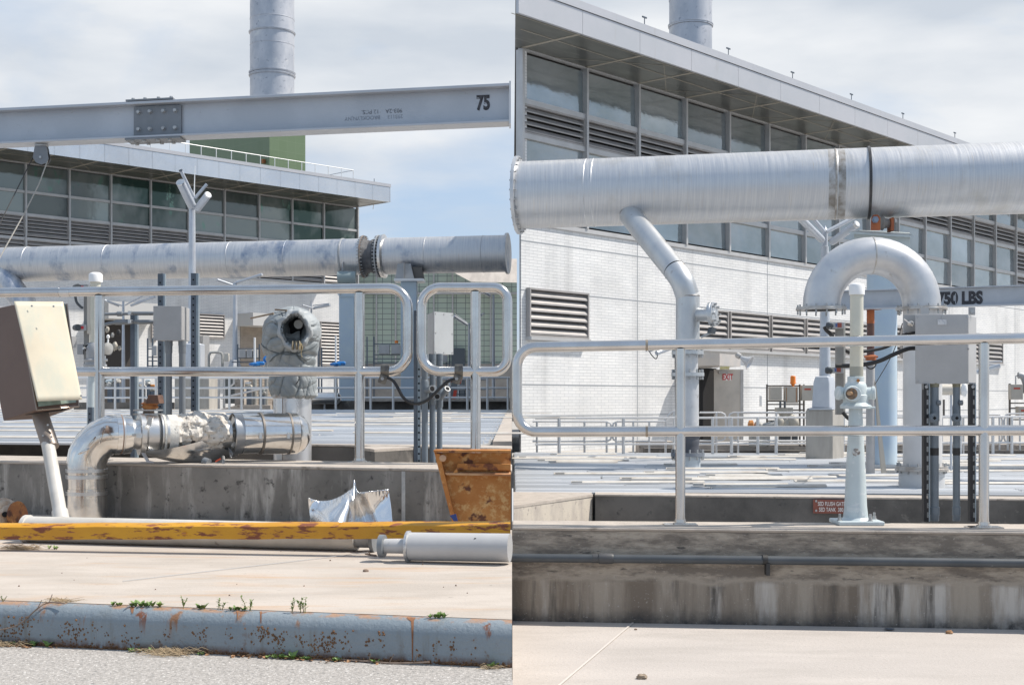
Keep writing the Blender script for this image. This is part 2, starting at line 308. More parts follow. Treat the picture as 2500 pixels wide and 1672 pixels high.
# right yard
RWT = .48; rwf = Ln(1306, 6.68, 2500, 6.44); rwb = Ln(1306, 7.05, 2500, 6.85)
struct('pavement', MB().box(0.002, 16, .2, 6.9, -.5, 0), RSLAB)
JOINT = mat('joint_sealant', (.42,.42,.42), rough=.8)
jm = MB(); a, b_ = V(wx(1545, 6.62), 6.62, .003), V(.15, 5.05, .003); dv = (b_-a).normalized()*.0; nn = V(-(b_-a).y, (b_-a).x, 0).normalized()*.0045
jm.prism([a-nn, b_-nn, b_+nn, a+nn], (0,0,.002)); struct('pavement_joint', jm, mat('joint_light', (.53,.49,.45), rough=.9))
jm = MB(); 
for i in range(30):
    x0 = .05+i*.3; y0 = 4.55+.012*math.sin(i*1.3)+i*-.004; y1 = 4.55+.012*math.sin((i+1)*1.3)-(i+1)*.004
    jm.prism([(x0,y0,.003),(x0+.3,y1,.003),(x0+.3,y1+.006,.003),(x0,y0+.005,.003)], (0,0,.002))
struct('pavement_crack', jm, JOINT)
jm = MB(); d1, d2 = kerbd(480), 8.0; a = V(wx(300,5.9), 5.9, SLABZ+.003); b_ = V(wx(900,7.0), 7.0, SLABZ+.003); nn = V(-(b_-a).y,(b_-a).x,0).normalized()*.0025
jm.prism([a-nn,b_-nn,b_+nn,a+nn], (0,0,.002)); struct('slab_joint', jm, JOINT)
# steel faced kerb
def kerb_mat():
    m = bpy.data.materials.new('kerb_steel'); m.use_nodes = True; t = m.node_tree; b = t.nodes['Principled BSDF']; n = t.nodes.new; l = t.links.new
    tc = n('ShaderNodeTexCoord').outputs['Object']; z = n('ShaderNodeSeparateXYZ'); l(tc, z.inputs[0]); z = z.outputs[2]
    def noise(s, det=7, ro=.62):
        q = n('ShaderNodeMapping'); q.inputs['Scale'].default_value = s; l(tc, q.inputs[0]); k = n('ShaderNodeTexNoise'); k.inputs['Scale'].default_value = 1; k.inputs['Detail'].default_value = det; k.inputs['Roughness'].default_value = ro; l(q.outputs[0], k.inputs[0]); return k.outputs[0]
    def rng(v, a, bb, c=0, d=1):
        r = n('ShaderNodeMapRange'); r.inputs[1].default_value = a; r.inputs[2].default_value = bb; r.inputs[3].default_value = c; r.inputs[4].default_value = d; l(v, r.inputs[0]); return r.outputs[0]
    def op(o, a, c):
        x = n('ShaderNodeMath'); x.operation = o; x.use_clamp = True; l(a, x.inputs[0])
        if isinstance(c, float): x.inputs[1].default_value = c
        else: l(c, x.inputs[1])
        return x.outputs[0]
    def mix(f, a, c):
        x = n('ShaderNodeMix'); x.data_type = 'RGBA'; l(f, x.inputs[0])
        if isinstance(a, tuple): x.inputs[6].default_value = (*a, 1)
        else: l(a, x.inputs[6])
        x.inputs[7].default_value = (*c, 1); return x.outputs[2]
    c = mix(rng(noise((3,3,2)), .35, .65), (.25,.285,.31), (.2,.24,.27))
    c = mix(op('MULTIPLY', rng(noise((14,14,1.2)), .56, .7), rng(z, .2, .34, 1, .2)), c, (.13,.11,.07))
    top = rng(z, .27, .352, 0, 1)
    drip = rng(op('ADD', op('MULTIPLY', noise((11,11,1.6), 6), 1.0), op('MULTIPLY', top, .08)), .645, .72); drip = op('MULTIPLY', drip, rng(z, .22, .3))
    c = mix(drip, c, (.26,.14,.08)); drip2 = op('MULTIPLY', rng(op('ADD', noise((15,15,2.2), 8), op('MULTIPLY', top, .05)), .665, .72), rng(z, .25, .33)); c = mix(drip2, c, (.2,.08,.04))
    edge = op('MULTIPLY', rng(noise((9,9,9)), .48, .56), rng(z, .351, .357)); c = mix(edge, c, (.36,.22,.14))
    foot = op('MULTIPLY', rng(z, .205, .238, 1, 0), rng(noise((30,30,10)), .38, .52)); c = mix(foot, c, (.1,.045,.025))
    sp = rng(noise((26,26,22), 8, .7), .58, .66); c = mix(op('MULTIPLY', sp, rng(z, .2, .32, 1, .1)), c, (.14,.07,.035))
    l(c, b.inputs['Base Color']); l(rng(drip, 0, 1, .42, .85), b.inputs['Roughness']); b.inputs['Metallic'].default_value = .1
    p = n('ShaderNodeBump'); p.inputs['Distance'].default_value = .004; l(noise((60,60,60), 5), p.inputs['Height']); l(p.outputs[0], b.inputs['Normal']); return m
KERB = kerb_mat()
kb = MB(); R = .06; prof = [(0, ROADZ-.2), (0, ROADZ)]+[(R-R*math.cos(a), SLABZ-R+R*math.sin(a)) for a in [math.radians(k*11.25) for k in range(9)]]+[(.1, SLABZ), (.1, ROADZ-.2)]
vs = []; xs = [-1500+i*50 for i in range(56)]
for p in xs:
    for (o, z) in prof: d = kerbd.at(p, -.07+o); vs.append(V(wx(p, d), d, z))
k = len(prof); kb.add(vs, [(i*k+j, (i+1)*k+j, (i+1)*k+j+1, i*k+j+1) for i in range(55) for j in range(k-1)]+[tuple(55*k+j for j in range(k))])
kerb = solo('kerb', kb, KERB, 'blue grey steel faced kerb streaked with rust along the slab edge', 'kerb')
# rust blooms bulging from the kerb face and streaks running from its top edge
bl = MB(); RUSTB = mat('rust_bloom', (.15,.08,.04), (.24,.13,.065), ns=30, rough=.95, bump=.003, bs=120)
def kpt(px, z, o=0): d = kerbd.at(px, -.07-o); return V(wx(px, d), d, z)
for cx, cyt, wdt, cnt in [(60,.24,60,42),(165,.23,30,40),(185,.19,28,36),(232,.22,18,10),(262,.2,18,10),(307,.19,22,14),(335,.2,14,8),(490,.22,22,24),(555,.23,12,8),(640,.24,34,50),(672,.22,24,24),(688,.21,20,30),(735,.21,14,12),(790,.2,24,34),(812,.22,40,60),(765,.2,20,16),(900,.21,14,10),(930,.24,20,14),(1070,.2,16,12),(1108,.22,12,14),(1155,.19,10,8),(850,.2,10,6),(400,.23,20,10),(30,.2,30,25),(590,.17,20,8),(1020,.18,14,7)]:
    for i in range(cnt):
        p = cx+random.gauss(0, wdt*.5); z = min(.262, max(.16, cyt+random.gauss(0, .022))); r = random.uniform(.0018, .006)
        c = kpt(p, z); bl.add([c+V(-r,0,0), c+V(r,0,0), c+V(0,0,-r*1.2), c+V(0,0,r), c+V(0,-r*.9,0)], [(0,2,4),(2,1,4),(1,3,4),(3,0,4)])
for i in range(1500):
    p = random.uniform(-280, 1245); z = ROADZ+abs(random.gauss(0, .006)); r = random.uniform(.002, .007); c = kpt(p, z)
    bl.add([c+V(-r,0,0), c+V(r,0,0), c+V(0,0,-r), c+V(0,0,r*.7), c+V(0,-r,0)], [(0,2,4),(2,1,4),(1,3,4),(3,0,4)])
part('rust_bloom', bl, RUSTB, kerb)
stn = MB()
def streak(px, w, drop, ztop=SLABZ):
    # thin stain sheet hugging the curved kerb profile
    n = 9; pts = []
    for j in range(n+1):
        t = j/n; L_ = drop*t; ang = math.pi/2-L_/R
        if ang > 0: o, z = R-R*math.cos(ang), SLABZ-R+R*math.sin(ang)
        else: o, z = 0, SLABZ-R-(L_-R*math.pi/2)
        nrm = V(0, -math.cos(max(ang,0)), math.sin(max(ang,0))); ww = w*(1-t)**.8*(1+.25*math.sin(5*t+px))+.0012
        d = kerbd.at(px, -.07+o); c = V(wx(px, d), d, z)+nrm*.0016; tv = V(1, kerbd.m, 0).normalized()*ww; pts += [c-tv, c+tv]
    stn.add(pts, [(2*j, 2*j+1, 2*j+3, 2*j+2) for j in range(n)])
for p, w, dr in [(323,.013,.05),(1007,.0045,.19),(1004,.02,.035),(637,.004,.07),(580,.004,.06)]: streak(p, w, dr)
part('rust_streak', stn, mat('rust_streak', (.27,.13,.06), (.19,.08,.04), ns=30, rough=.9), kerb)
# ---------------- near walls ----------------
wl = thing('parapet_wall', 'dark weathered low concrete wall behind the yellow beam and steel pipe', 'wall', W(600, 1268, 9.0)); wl.location.z = SLABZ; MW[wl.name] = Matrix.Translation(wl.location)
part('wall_body', strip(-1500, 1250, wallf, wallb, -.3, LWT-.02), WALLC, wl)
part('wall_top', strip(-1500, 1250, lambda p: wallf(p)-.004, lambda p: wallb(p)+.004, LWT-.02, LWT), TOPC, wl, bev=.008)
gm = MB(); d = wallf(985)-.004; a = wx(985, d); gm.box(a-.012, a+.012, d-.002, d+.02, .0, LWT-.021)
part('joint', gm, mat('joint_pale', (.5,.5,.48), (.38,.38,.37), ns=20, rough=.9), wl)
wr = thing('parapet_wall', 'streaked grey brown concrete wall with the long dark conduit along its face', 'wall', (1.8, 6.9, 0))
part('wall_body', strip(1250, 4600, rwf, rwb, -.3, RWT-.018), STAIN, wr)
part('wall_top', strip(1250, 4600, lambda p: rwf(p)-.003, lambda p: rwb(p)+.004, RWT-.018, RWT), TOPC, wr, bev=.01)
cd_ = thing('conduit', 'long dark grey conduit clipped to the streaked concrete wall', 'conduit', (1.8, 6.5, .33))
pts = [W(1250, 1361, rwf(1250)-.045), W(1700, 1365, rwf(1700)-.045), W(2100, 1369.5, rwf(2100)-.045), W(2800, 1378, rwf(2800)-.045), W(4500, 1409, rwf(4500)-.045)]
part('pipe', MB().tube(pts, .022, 16), DARK, cd_)
c0, c1 = W(1447, 1362.5, rwf(1447)-.045), W(1498, 1363, rwf(1498)-.045); part('coupling', MB().tube([c0, c0.lerp(c1, .3), c0.lerp(c1, .31), c1.lerp(c0,.1), c1], [.0235, .0235, .028, .028, .0235], 16), mat('conduit_coupling', (.06,.062,.066), rough=.5), cd_)
for p in (1867, 2620):
    c = W(p, 1366, rwf(p)-.045); part('clip', MB().tube([c+V(-.012,-.0,0), c+V(.012,0,0)], .026, 12).cbox(c+V(.012,.0,-.045), .018, .05, .06), BLACK, cd_)
# back walls of the two basins and what they carry
LDZ, RDZ = .74, -.23
lbf = lin(13.8, 10.9); lbb = lin(14.3, 11.5)
bw = thing('basin_wall', 'dark pitted concrete basin wall under the left tank covers', 'wall', (-3, 12, SLABZ))
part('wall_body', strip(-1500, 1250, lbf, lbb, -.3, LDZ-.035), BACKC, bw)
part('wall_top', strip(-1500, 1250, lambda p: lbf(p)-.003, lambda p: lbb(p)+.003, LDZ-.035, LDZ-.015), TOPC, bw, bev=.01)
part('deck_edge', MB().box(-.17, -.002, 11.6, 49.9, -.3, LDZ+.02), TOPC, bw)
bm_ = MB(); a = W(915, 1092, 10.75); b0 = W(1008, 1092, 11.2)
for z0, z1, o, nm, mt in ((-.3, LDZ-.04, 0, 'wall_body', BACKC), (LDZ-.04, LDZ-.018, .003, 'wall_top', TOPC)):
    q = [V(a.x-o, a.y-o, z0), V(b0.x+o, b0.y-o, z0), V(b0.x-.3, b0.y+.6, z0), V(a.x-.2-o, a.y+.5, z0)]
    if nm == 'wall_body': bp = thing('concrete_block', 'sunlit end block of the left basin wall right of the railing post', 'block', (a.x, a.y, SLABZ))
    part(nm, MB().prism(q, (0,0,z1-z0)), mt, bp)
struct('left_deck', strip(-700, 1250, lambda p: lbb(p), lambda p: 50, -.3, LDZ-.03), DECKB)
rbf = Ln(1453, 19.0, 2503, 18.1)
bw2 = thing('basin_wall', 'dark concrete basin wall behind the railing bearing the red sign', 'wall', (5, 19, -.9))
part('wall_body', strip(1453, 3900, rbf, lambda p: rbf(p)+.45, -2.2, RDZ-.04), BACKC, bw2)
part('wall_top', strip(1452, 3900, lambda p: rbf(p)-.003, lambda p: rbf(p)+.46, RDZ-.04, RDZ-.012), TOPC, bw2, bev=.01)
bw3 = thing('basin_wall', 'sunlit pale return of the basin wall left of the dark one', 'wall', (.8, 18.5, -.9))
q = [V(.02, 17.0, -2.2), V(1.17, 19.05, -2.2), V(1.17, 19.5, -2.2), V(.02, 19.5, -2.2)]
part('wall_body', MB().prism(q, (0,0,2.2+RDZ-.05)), mat('concrete_sunlit_tone', (.5,.45,.38), (.38,.34,.3), ns=2.5, st=(2,2,1), rough=.9, c4=(.24,.21,.19), lo4=.6, hi4=.75, ns4=18, bump=.003, bs=40), bw3)  # paler than the other basin wall: sunlight on this face is painted in
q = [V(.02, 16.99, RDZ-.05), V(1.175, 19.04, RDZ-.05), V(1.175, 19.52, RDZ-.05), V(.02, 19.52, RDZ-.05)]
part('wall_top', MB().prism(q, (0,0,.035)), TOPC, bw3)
struct('right_deck', MB().add([(0.03,19.4,-1),(16,17.8,-1),(44,33.5,-1),(0.03,33.5,-1),(0.03,19.4,RDZ-.03),(16,17.8,RDZ-.03),(44,33.5,RDZ-.03),(0.03,33.5,RDZ-.03)], [(3,2,1,0),(4,5,6,7),(0,1,5,4),(1,2,6,5),(2,3,7,6),(3,0,4,7)]), DECKB)
struct('channel_floor', MB().box(.01, 18, 6.9, 19.3, -2.4, -2.2), GROUND)
struct('channel_floor', strip(-1500, 1249, lambda p: wallb(p), lambda p: lbf(p)+.02, -.3, SLABZ), SLAB)
# tank covers: ribbed aluminium planks, each its own thing, copies of one
def plank(length, depth):
    mb = MB(); pr = [(0,0), (0,.02), (.015,.024)]
    n = 3
    for i in range(n):
        c = depth*(i+.5)/n; pr += [(c-.035,.024), (c-.02,.052), (c+.02,.052), (c+.035,.024)]
    pr += [(depth-.03,.024), (depth-.02,.006), (depth,.006), (depth,0)]
    k = len(pr); mb.add([V(x,a,b) for x in (0, length) for a,b in pr], [(j,k+j,k+j+1,j+1) for j in range(k-1)]+[tuple(range(k-1,-1,-1)), tuple(range(k,2*k))])
    return mb
def covers(z, yf, yb, xl, xr, slope, side, base_len, dep):
    first = None; y = yf; i = 0
    while y < yb:
        x = xl(y)-random.uniform(0, base_len); 
        while x < xr(y):
            ln = base_len*random.uniform(.7, 1.3); x1 = min(x+ln, xr(y)); x0 = max(x, xl(y))
            if x1-x0 > .4:
                sx = (x1-x0-.02)/base_len
                if first is None:
                    mb = plank(base_len, dep-.035); mb.v = [v+V(x0, y+slope*x0, z) for v in mb.v]
                    first = solo('tank_cover', mb, DECKM, 'grey ribbed aluminium cover plank lying in the %s yard tank deck' % side, 'tank cover', 'tank covers in the %s yard' % side)
                    first.scale.x = 1; org = Vector(first.location); 
                    first.data.transform(Matrix.Translation((base_len/2, (dep-.012)/2, 0))); first.location = org-V(base_len/2, (dep-.012)/2, 0)
                    o = first
                else: o = first.copy(); S.collection.objects.link(o)
                o.location = (x0, y+slope*x0, z+random.uniform(-.012, .004)); o.scale = (sx, 1, 1); o.rotation_euler.z = math.atan(slope)
            x += ln+.01
        y += dep; i += 1
covers(LDZ-.03, 11.55, 47.5, lambda y: -.6*y-1, lambda y: -.2, -.2, 'left', 6.5, .75)
covers(RDZ-.03, 19.5, 33, lambda y: .05, lambda y: .6*y+.5, -.07, 'right', 3.6, .42)
# loose white trim bars lying across the covers
def bars(n, z, yr, xr, ang, lens, side, hh):
    for i in range(n):
        y = yr[0]+(yr[1]-yr[0])*(i+random.random()*.8)/n; x = random.uniform(*xr)*y/yr[0] if side == 'left' else random.uniform(.2, .4*y); ln = random.uniform(*lens)*(y/yr[0])**.5; a = ang+random.uniform(-.05, .05)
        zz = z+.03; ux, uy = math.cos(a)*ln/2, math.sin(a)*ln/2; w2 = .1 if side == 'right' else .07; nx, ny = -math.sin(a)*w2, math.cos(a)*w2
        A_, B2 = V(x-ux,y-uy,zz), V(x+ux,y+uy,zz); bk = V(nx,ny,0); mb = MB().prism([A_, A_+V(0,0,.008), A_+bk*.7+V(0,0,hh), A_+bk+V(0,0,hh), A_+bk], B2-A_)
        if side == 'right':
            mb.cbox((x-ln*.46, y-.07, zz+.02), .16, .05, .03, rz=a)
        lab = 'white trim bar lying loose on the %s tank covers' % side
        solo('trim_bar', mb, STRIP, lab, 'trim bar', 'loose trim bars on the %s deck' % side)
bars(44, LDZ, (11.9, 46), (-4.6, -.2), -.2, (1.1, 2.6), 'left', .02)
bars(38, RDZ, (19.8, 32.5), (.3, 7.6), .03, (1.2, 2.6), 'right', .032)
# ---------------- the two glazed buildings ----------------
class Fac:
    def __init__(s, VP, A, px0, xa, zb):
        s.VP, s.A, s.xa, s.zb = VP, A, xa, zb; s.g = (VP-1250)/F; s.th = math.atan2(1, s.g); s.sn = math.sin(s.th)
        s.s0 = s.A/(VP-px0)/s.sn; d = s.D(px0); s.loc = V((px0-1250)*d/F, d, zb)
    def D(s, px, k=1): return s.A*k/(s.VP-px)
    def s(s_, px, k=1):                       # distance along the wall from its left corner
        return s_.D(px, k)/s_.sn-s_.s0 + ((s_.A*(1-k)/F)*math.cos(s_.th) if k != 1 else 0)
    def z(s, y, k=1, at=None): return E+(H-y)*s.D(at or s.xa, k)/F-s.zb
def louvre(mb, x0, x1, z0, z1, y=0, pitch=.2, fr=.05, depth=.12):
    n = max(2, round((z1-z0-2*fr)/pitch)); p = (z1-z0-2*fr)/n
    for i in range(n):
        z = z0+fr+p*(i+.5); mb.add([(x0+fr,y,z-p*.42),(x1-fr,y,z-p*.42),(x1-fr,y+depth*.8,z+p*.3),(x0+fr,y+depth*.8,z+p*.3),(x0+fr,y,z-p*.2),(x1-fr,y,z-p*.2),(x1-fr,y+depth*.8,z+p*.42),(x0+fr,y+depth*.8,z+p*.42)],
            [(0,3,2,1),(4,5,6,7),(0,1,5,4),(1,2,6,5),(2,3,7,6),(3,0,4,7)])
    mb.box(x0, x1, y-.02, y+depth, z0, z0+fr).box(x0, x1, y-.02, y+depth, z1-fr, z1).box(x0, x0+fr, y-.018, y+depth, z0+fr, z1-fr).box(x1-fr, x1, y-.018, y+depth, z0+fr, z1-fr)
    return mb
def glazed(fc, root, bays, rows, glass, s_end, wall_top, fk, fy, coping, fas_mat, end_px, s_start, skew=False):
    L_ = dict(local=True)
    zt = fc.z(rows[0][0]); zb = fc.z(rows[-1][1])
    sk = (fc.sn, math.cos(fc.th)) if skew else (0, 1)
    part('brick_wall', MB().prism([(0,0,0),(s_end,0,0),(s_end,.5,0),(.5*sk[0]/sk[1],.5,0)], (0,0,fc.z(wall_top))), BRICK, root, **L_)
    if skew: part('end_wall', MB().prism([(.006,.05,.0),(.3,.05,0),(.3+9*sk[0],9*sk[1],0),(9*sk[0],9*sk[1],0)], (0,0,zt+.1)), BRICK, root, **L_)
    part('backing_wall', MB().box(.6*skew, s_end, .3, .5, fc.z(wall_top)+.001, zt), LOUVD, root, **L_)
    fr = MB(); fr.box(0, s_end, -.06, .1, zb-.12, zb); fr.box(0, s_end, -.05, .1, zt, zt+.12)
    for a in bays: fr.box(a-.045, a+.045, -.1, .14, zb, zt)
    for r in rows[1:]: 
        z = fc.z(r[0]); 
        for a, b in zip(bays[:-1], bays[1:]): fr.box(a+.046, b-.046, -.04, .1, z-.07, z+.07)
    part('frame', fr, FRAME, root, **L_)
    for (a, b) in zip(bays[:-1], bays[1:]):
        for (y0, y1, k) in rows:
            z1 = fc.z(y0)-.07; z0 = fc.z(y1)+.07; kk = k(a) if callable(k) else k
            if kk == 'W': t1, t2 = random.uniform(-.012,.012), random.uniform(-.012,.012); part('window', MB().hexa([(a+.047,.06+t1,z0),(b-.047,.06+t2,z0),(b-.047,.06-t1,z1),(a+.047,.06-t2,z1),(a+.047,.09,z0),(b-.047,.09,z0),(b-.047,.09,z1),(a+.047,.09,z1)]), glass, root, **L_)
            else: part('louvre', louvre(MB(), a+.05, b-.05, z0, z1, y=-.01), LOUV, root, **L_)
    # roof: fascia plane stands o metres in front of the wall
    o = (1-fk)*fc.A/F*fc.sn; e = fc.s(end_px, fk); zf0, zf1, zf2 = fc.z(fy[0], fk), fc.z(fy[1], fk), fc.z(coping, fk)
    rf = part('roof', MB().prism([(s_start,-o+.1,zf0+.1),(e-.02,-o+.1,zf0+.1),(e-.02,13,zf0+.1),(s_start+(13+o-.1)*sk[0]/sk[1]*skew,13,zf0+.1)], (0,0,zf1-zf0-.1)), DECKB, root, **L_)
    fm = MB(); bw = 2.53 if fc.A < 150000 else 1.4; x = s_start
    while x < e: fm.box(x+.006, min(x+bw, e)-.006, -o, -o+.09, zf0, zf1-.02); x += bw
    part('fascia', fm, fas_mat, rf, **L_)
    part('coping', MB().box(s_start, e+.01, -o-.03, -o+.12, zf1-.005, zf2), FASC, rf, **L_)
    part('end_fascia', MB().box(e-.019, e+.015, -o+.1, 12.9, zf0+.02, zf2-.01), FASC, rf, **L_)
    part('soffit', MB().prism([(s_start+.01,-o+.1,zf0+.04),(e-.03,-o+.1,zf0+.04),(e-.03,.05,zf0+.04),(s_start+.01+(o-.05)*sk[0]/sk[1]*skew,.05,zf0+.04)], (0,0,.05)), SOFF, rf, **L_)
    jn = MB(); zz = zf0+.033
    for a in bays: jn.box(a-.06, a+.06, -o+.12, -.05, zz, zz+.006)
    jn.box(s_start+skew*1.2, e-.1, -o*.55-.02, -o*.55+.02, zz-.002, zz+.003).box(s_start, e-.1, -o+.22, -o+.25, zz-.002, zz+.003)
    for i, a in enumerate(bays):
        dx = (bays[1]-bays[0])*.5*(1 if i % 2 else -1)
        w_ = .02
        if i > 0: jn.prism([(a+dx-w_, -o+.24, zz-.005), (a+dx+w_, -o+.24, zz-.005), (a-dx*1.0+w_, -.08, zz-.005), (a-dx*1.0-w_, -.08, zz-.005)], (0,0,.004))
    part('soffit_joint', jn, SOFFL, rf, **L_)
    return rf, o, e, zf2
# right building
R_ = Fac(4080, 99900, 1272, 1700, -.32)
rb = thing('building', 'white brick building with a dark soffit and grey fascia filling the right yard background', 'building', R_.loc, rz=R_.th)
t0 = 1/(4080-1429); stp = .0000190; cv = 99900/R_.sn
bays = [0]+[cv*(t0+i*stp)-R_.s0 for i in range(0, 23)]
s2440 = R_.s(2428)
rows = [(251.5,356,'W'), (356,428,'L'), (428,520,lambda s: 'W' if s < s2440 else 'L'), (520,602,lambda s: 'W' if s < s2440 else 'L')]
rf, o, e, zr = glazed(R_, rb, bays, rows, GLASSR, bays[-1], 602, .9066, (177, 124), 107, FASC, 2850, R_.s(1266, .9066), True)
for i, p in enumerate((1595, 1799, 1955, 2098, 2223, 2349)):
    a = R_.s(p, .9066); part('lightning_rod', MB().tube([(a,-o+.3,zr-.02),(a,-o+.3,zr+.34)], .014, 6).cbox((a,-o+.3,zr+.35), .2, .03, .04), STRUT, rf, local=True)
def rz_(y, px): return R_.z(y, at=px)
for (p0, p1, ya0, yb0, div) in ((1284, 1429, 713, 829, 1), (1665, 1770, 755, 860, 1), (1775, 1871, 768, 873, 1), (1876, 1957, 0,0,1), (1962, 2040, 0,0,1), (2045, 2120, 0,0,1), (2125,2192,0,0,1), (2197,2262,0,0,1), (2267,2324,0,0,1), (2329,2384,0,0,1), (2389,2442,0,0,1)):
    if p0 < 1500: z1, z0 = rz_(711, 1370), rz_(826, 1370)
    else: z1, z0 = rz_(757, 1740), rz_(852, 1740)
    a, b = R_.s(p0), R_.s(p1)
    lv = part('louvre', louvre(MB(), a, b, z0, z1, y=-.13), LOUV, rb, local=True)
    part('backing', MB().box(a+.02, b-.02, -.008, -.004, z0+.02, z1-.02), LOUVD, lv, local=True)
sl_ = MB(); sl_.box(R_.s(1665), R_.s(2442), -.2, 0, rz_(858,1740), rz_(852,1740)-.002); sl_.box(R_.s(1284), R_.s(1430), -.2, 0, rz_(834,1370), rz_(826,1370)-.002)
part('sill', sl_, FRAME, rb, local=True)
jn = MB()
for p in bays[2::3]: jn.box(p-.012, p+.012, -.006, .0, 0, R_.z(602)-.1)
for y in (646, 748, 944, 1010): z = R_.z(y); jn.box(0, bays[-1], -.007, 0, z-.012, z+.012)
part('expansion_joint', jn, mat('brick_joint', (.3,.32,.34), rough=.8), rb, local=True)
# door in the right building
a0, a1 = R_.s(1700), R_.s(1745); zt = rz_(899, 1725)
d_ = part('doorway', MB().box(a0, a1, -.03, .02, .02, zt), HOLE, rb, local=True)
part('door_frame', MB().box(a0-.08, a0, -.06, .02, .0, zt).box(a1, a1+.08, -.06, .02, .0, zt).box(a0-.08, a1+.08, -.062, .02, zt, zt+.08), FRAME, d_, local=True)
DOORM = mat('steel_door', (.52,.48,.43), (.43,.4,.36), ns=1.3, rough=.4, metal=.55, c3=(.5,.46,.41), lo3=.6, hi3=.75, ns3=2)
dd = 42.2; dl = part('door_leaf', MB().pbox(1743, 902, 1815, 1078, dd, .06), DOORM, rb)
part('hinge_strip', MB().pbox(1808, 903, 1811, 1077, dd-.03, .025).pbox(1812,903,1815,1077,dd-.012,.01), FRAME, dl)
part('door_closer', MB().pbox(1755, 905, 1779, 912, dd-.1, .1), BOXP, dl)
part('exit_sign', MB().pbox(1766, 913, 1787, 929, dd-.02, .018), WHITEP, dl)
RED = mat('sign_red', (.5,.02,.03), rough=.5)
c = W(1776.5, 921, dd-.022); m = Matrix.Translation(c) @ Matrix.Rotation(math.pi/2, 4, 'X') @ Matrix.Diagonal((.62,1,1,1))
part('exit_lettering', textmb('EXIT', .265, m, .008), RED, dl)
part('door_knob', MB().lathe(W(1747, 1008, dd), [(0,.02),(-.06,.02),(-.08,.05),(-.12,.04)], 10, ax=(0,1,0)), STEEL, dl)
cn = thing('canopy', 'grey metal canopy box above the open exit door', 'canopy', W(1760, 895, 41))
zc0, zc1 = W(0, 893, 40.6).z, W(0, 864, 40.6).z
a, b = W(1700, 0, 40.8), W(1757, 0, 40.2); c2_ = W(1808, 0, 41.8)
part('housing', MB().prism([V(a.x,a.y,zc0), V(b.x,b.y,zc0), V(c2_.x,c2_.y,zc0), V(c2_.x-1.2,c2_.y+1.1,zc0), V(a.x-.3,a.y+1.5,zc0)], (0,0,zc1-zc0)), mat('canopy_metal', (.5,.47,.44), (.44,.43,.42), ns=2, rough=.5, metal=.3), cn)
st_ = part('hazard_strip', MB().pbox(1757, 893.5, 1781, 902, 40.2, .04), WHITEP, cn)
hz = MB()
for i in range(8): x = 1758.5+i*2.9; a = W(x, 901.5, 40.19); hz.prism([W(x-.6,901.5,40.19), W(x+.6,901.5,40.19), W(x+2,894,40.19), W(x+.8,894,40.19)], (0,-.01,0))
part('stripes', hz, mat('hazard_yellow', (.5,.42,.05), rough=.6), st_)
hn = thing('loudspeaker', 'pale horn loudspeaker on the canopy by the exit door', 'loudspeaker', W(1812, 880, 40.4))
part('horn', MB().lathe(W(1808, 872, 40.3), [(0,.05),(.08,.07),(.2,.12),(.3,.19),(.34,.24),(.345,.2),(.2,.08)], 20, ax=(.75,-.35,-.45)), LAMPP, hn)
part('driver', MB().lathe(W(1806, 870, 40.35), [(-.14,.05),(-.1,.09),(.02,.09),(.03,.04)], 12, ax=(.75,-.35,-.45)), BOXP, hn)
# left building
B_ = Fac(4380, 300000, -1000, 620, -.32)
lb = thing('building', 'distant glazed building with a shiny overhanging roof behind the left yard pipe', 'building', B_.loc, rz=B_.th)
bays = [300000/B_.sn*(.0002316+i*.00000587)-B_.s0 for i in range(-12, 10)]; e873 = B_.s(873); bays = [b for b in bays if 0 < b < e873-.3]+[e873]
rows = [(474,534,'W'), (534,582,'W'), (582,630,'L'), (633,678,'L')]
rf, o, e, zr = glazed(B_, lb, bays, rows, GLASSL, e873, 682, .949, (447, 407), 399, FASCL, 953.6, -.5)
# roof railing
rl = MB(); k = .949; ps = [380,427,465,503,540,577,613,648,683,716,749,782,814,846,875]
for p in ps: a = B_.s(p, k); rl.tube([(a,-o+.5,zr-.02),(a,-o+.5,zr+.62)], .022, 6)
a, b = B_.s(340, k), B_.s(875, k); rl.tube([(a,-o+.5,zr+.62),(b,-o+.5,zr+.62),(b,-o+4.2,zr+.62)], .025, 6); rl.tube([(b,-o+4.2,zr+.62),(b,-o+4.2,zr)], .022, 6)
part('roof_railing', rl, WHITEP, rf, local=True)
a = B_.s(926, k); part('antenna', MB().tube([(a,-o+.5,zr),(a,-o+.5,zr+.3)], .02, 6), STRUT, rf, local=True)
def bz(y, px): return B_.z(y, at=px)
for (p0, p1, y0, y1) in ((483,546,767,826), (368,378,790,835), (780,832,786,892), (696,720,790,890)):
    a, b = B_.s(p0), B_.s(p1); c = (p0+p1)/2; lv = part('louvre', louvre(MB(), a, b, bz(y1,c), bz(y0,c), y=-.13), LOUV, lb, local=True)
    part('backing', MB().box(a+.02, b-.02, -.008, -.004, bz(y1,c)+.02, bz(y0,c)-.02), LOUVD, lv, local=True)
a, b = B_.s(250), B_.s(327); z1 = bz(783, 290)
part('service_opening', MB().box(a, b, -.03, .02, .1, z1), LOUVD, lb, local=True)
part('canopy', MB().box(a-.5, b+.9, -1.6, -.0, z1, z1+.95), mat('canopy_grey', (.5,.5,.49), rough=.6), lb, local=True)
a, b = B_.s(586), B_.s(668)
part('canopy', MB().box(a-.3, b+.5, -1.8, -.0, bz(800,640), bz(770,640)), MC['canopy_grey'], lb, local=True)
RD = mat('roller_door', (.42,.36,.3), (.36,.31,.26), ns=3, rough=.5, metal=.2)
rd = MB(); z0, z1 = .1, bz(800,640); n = 34
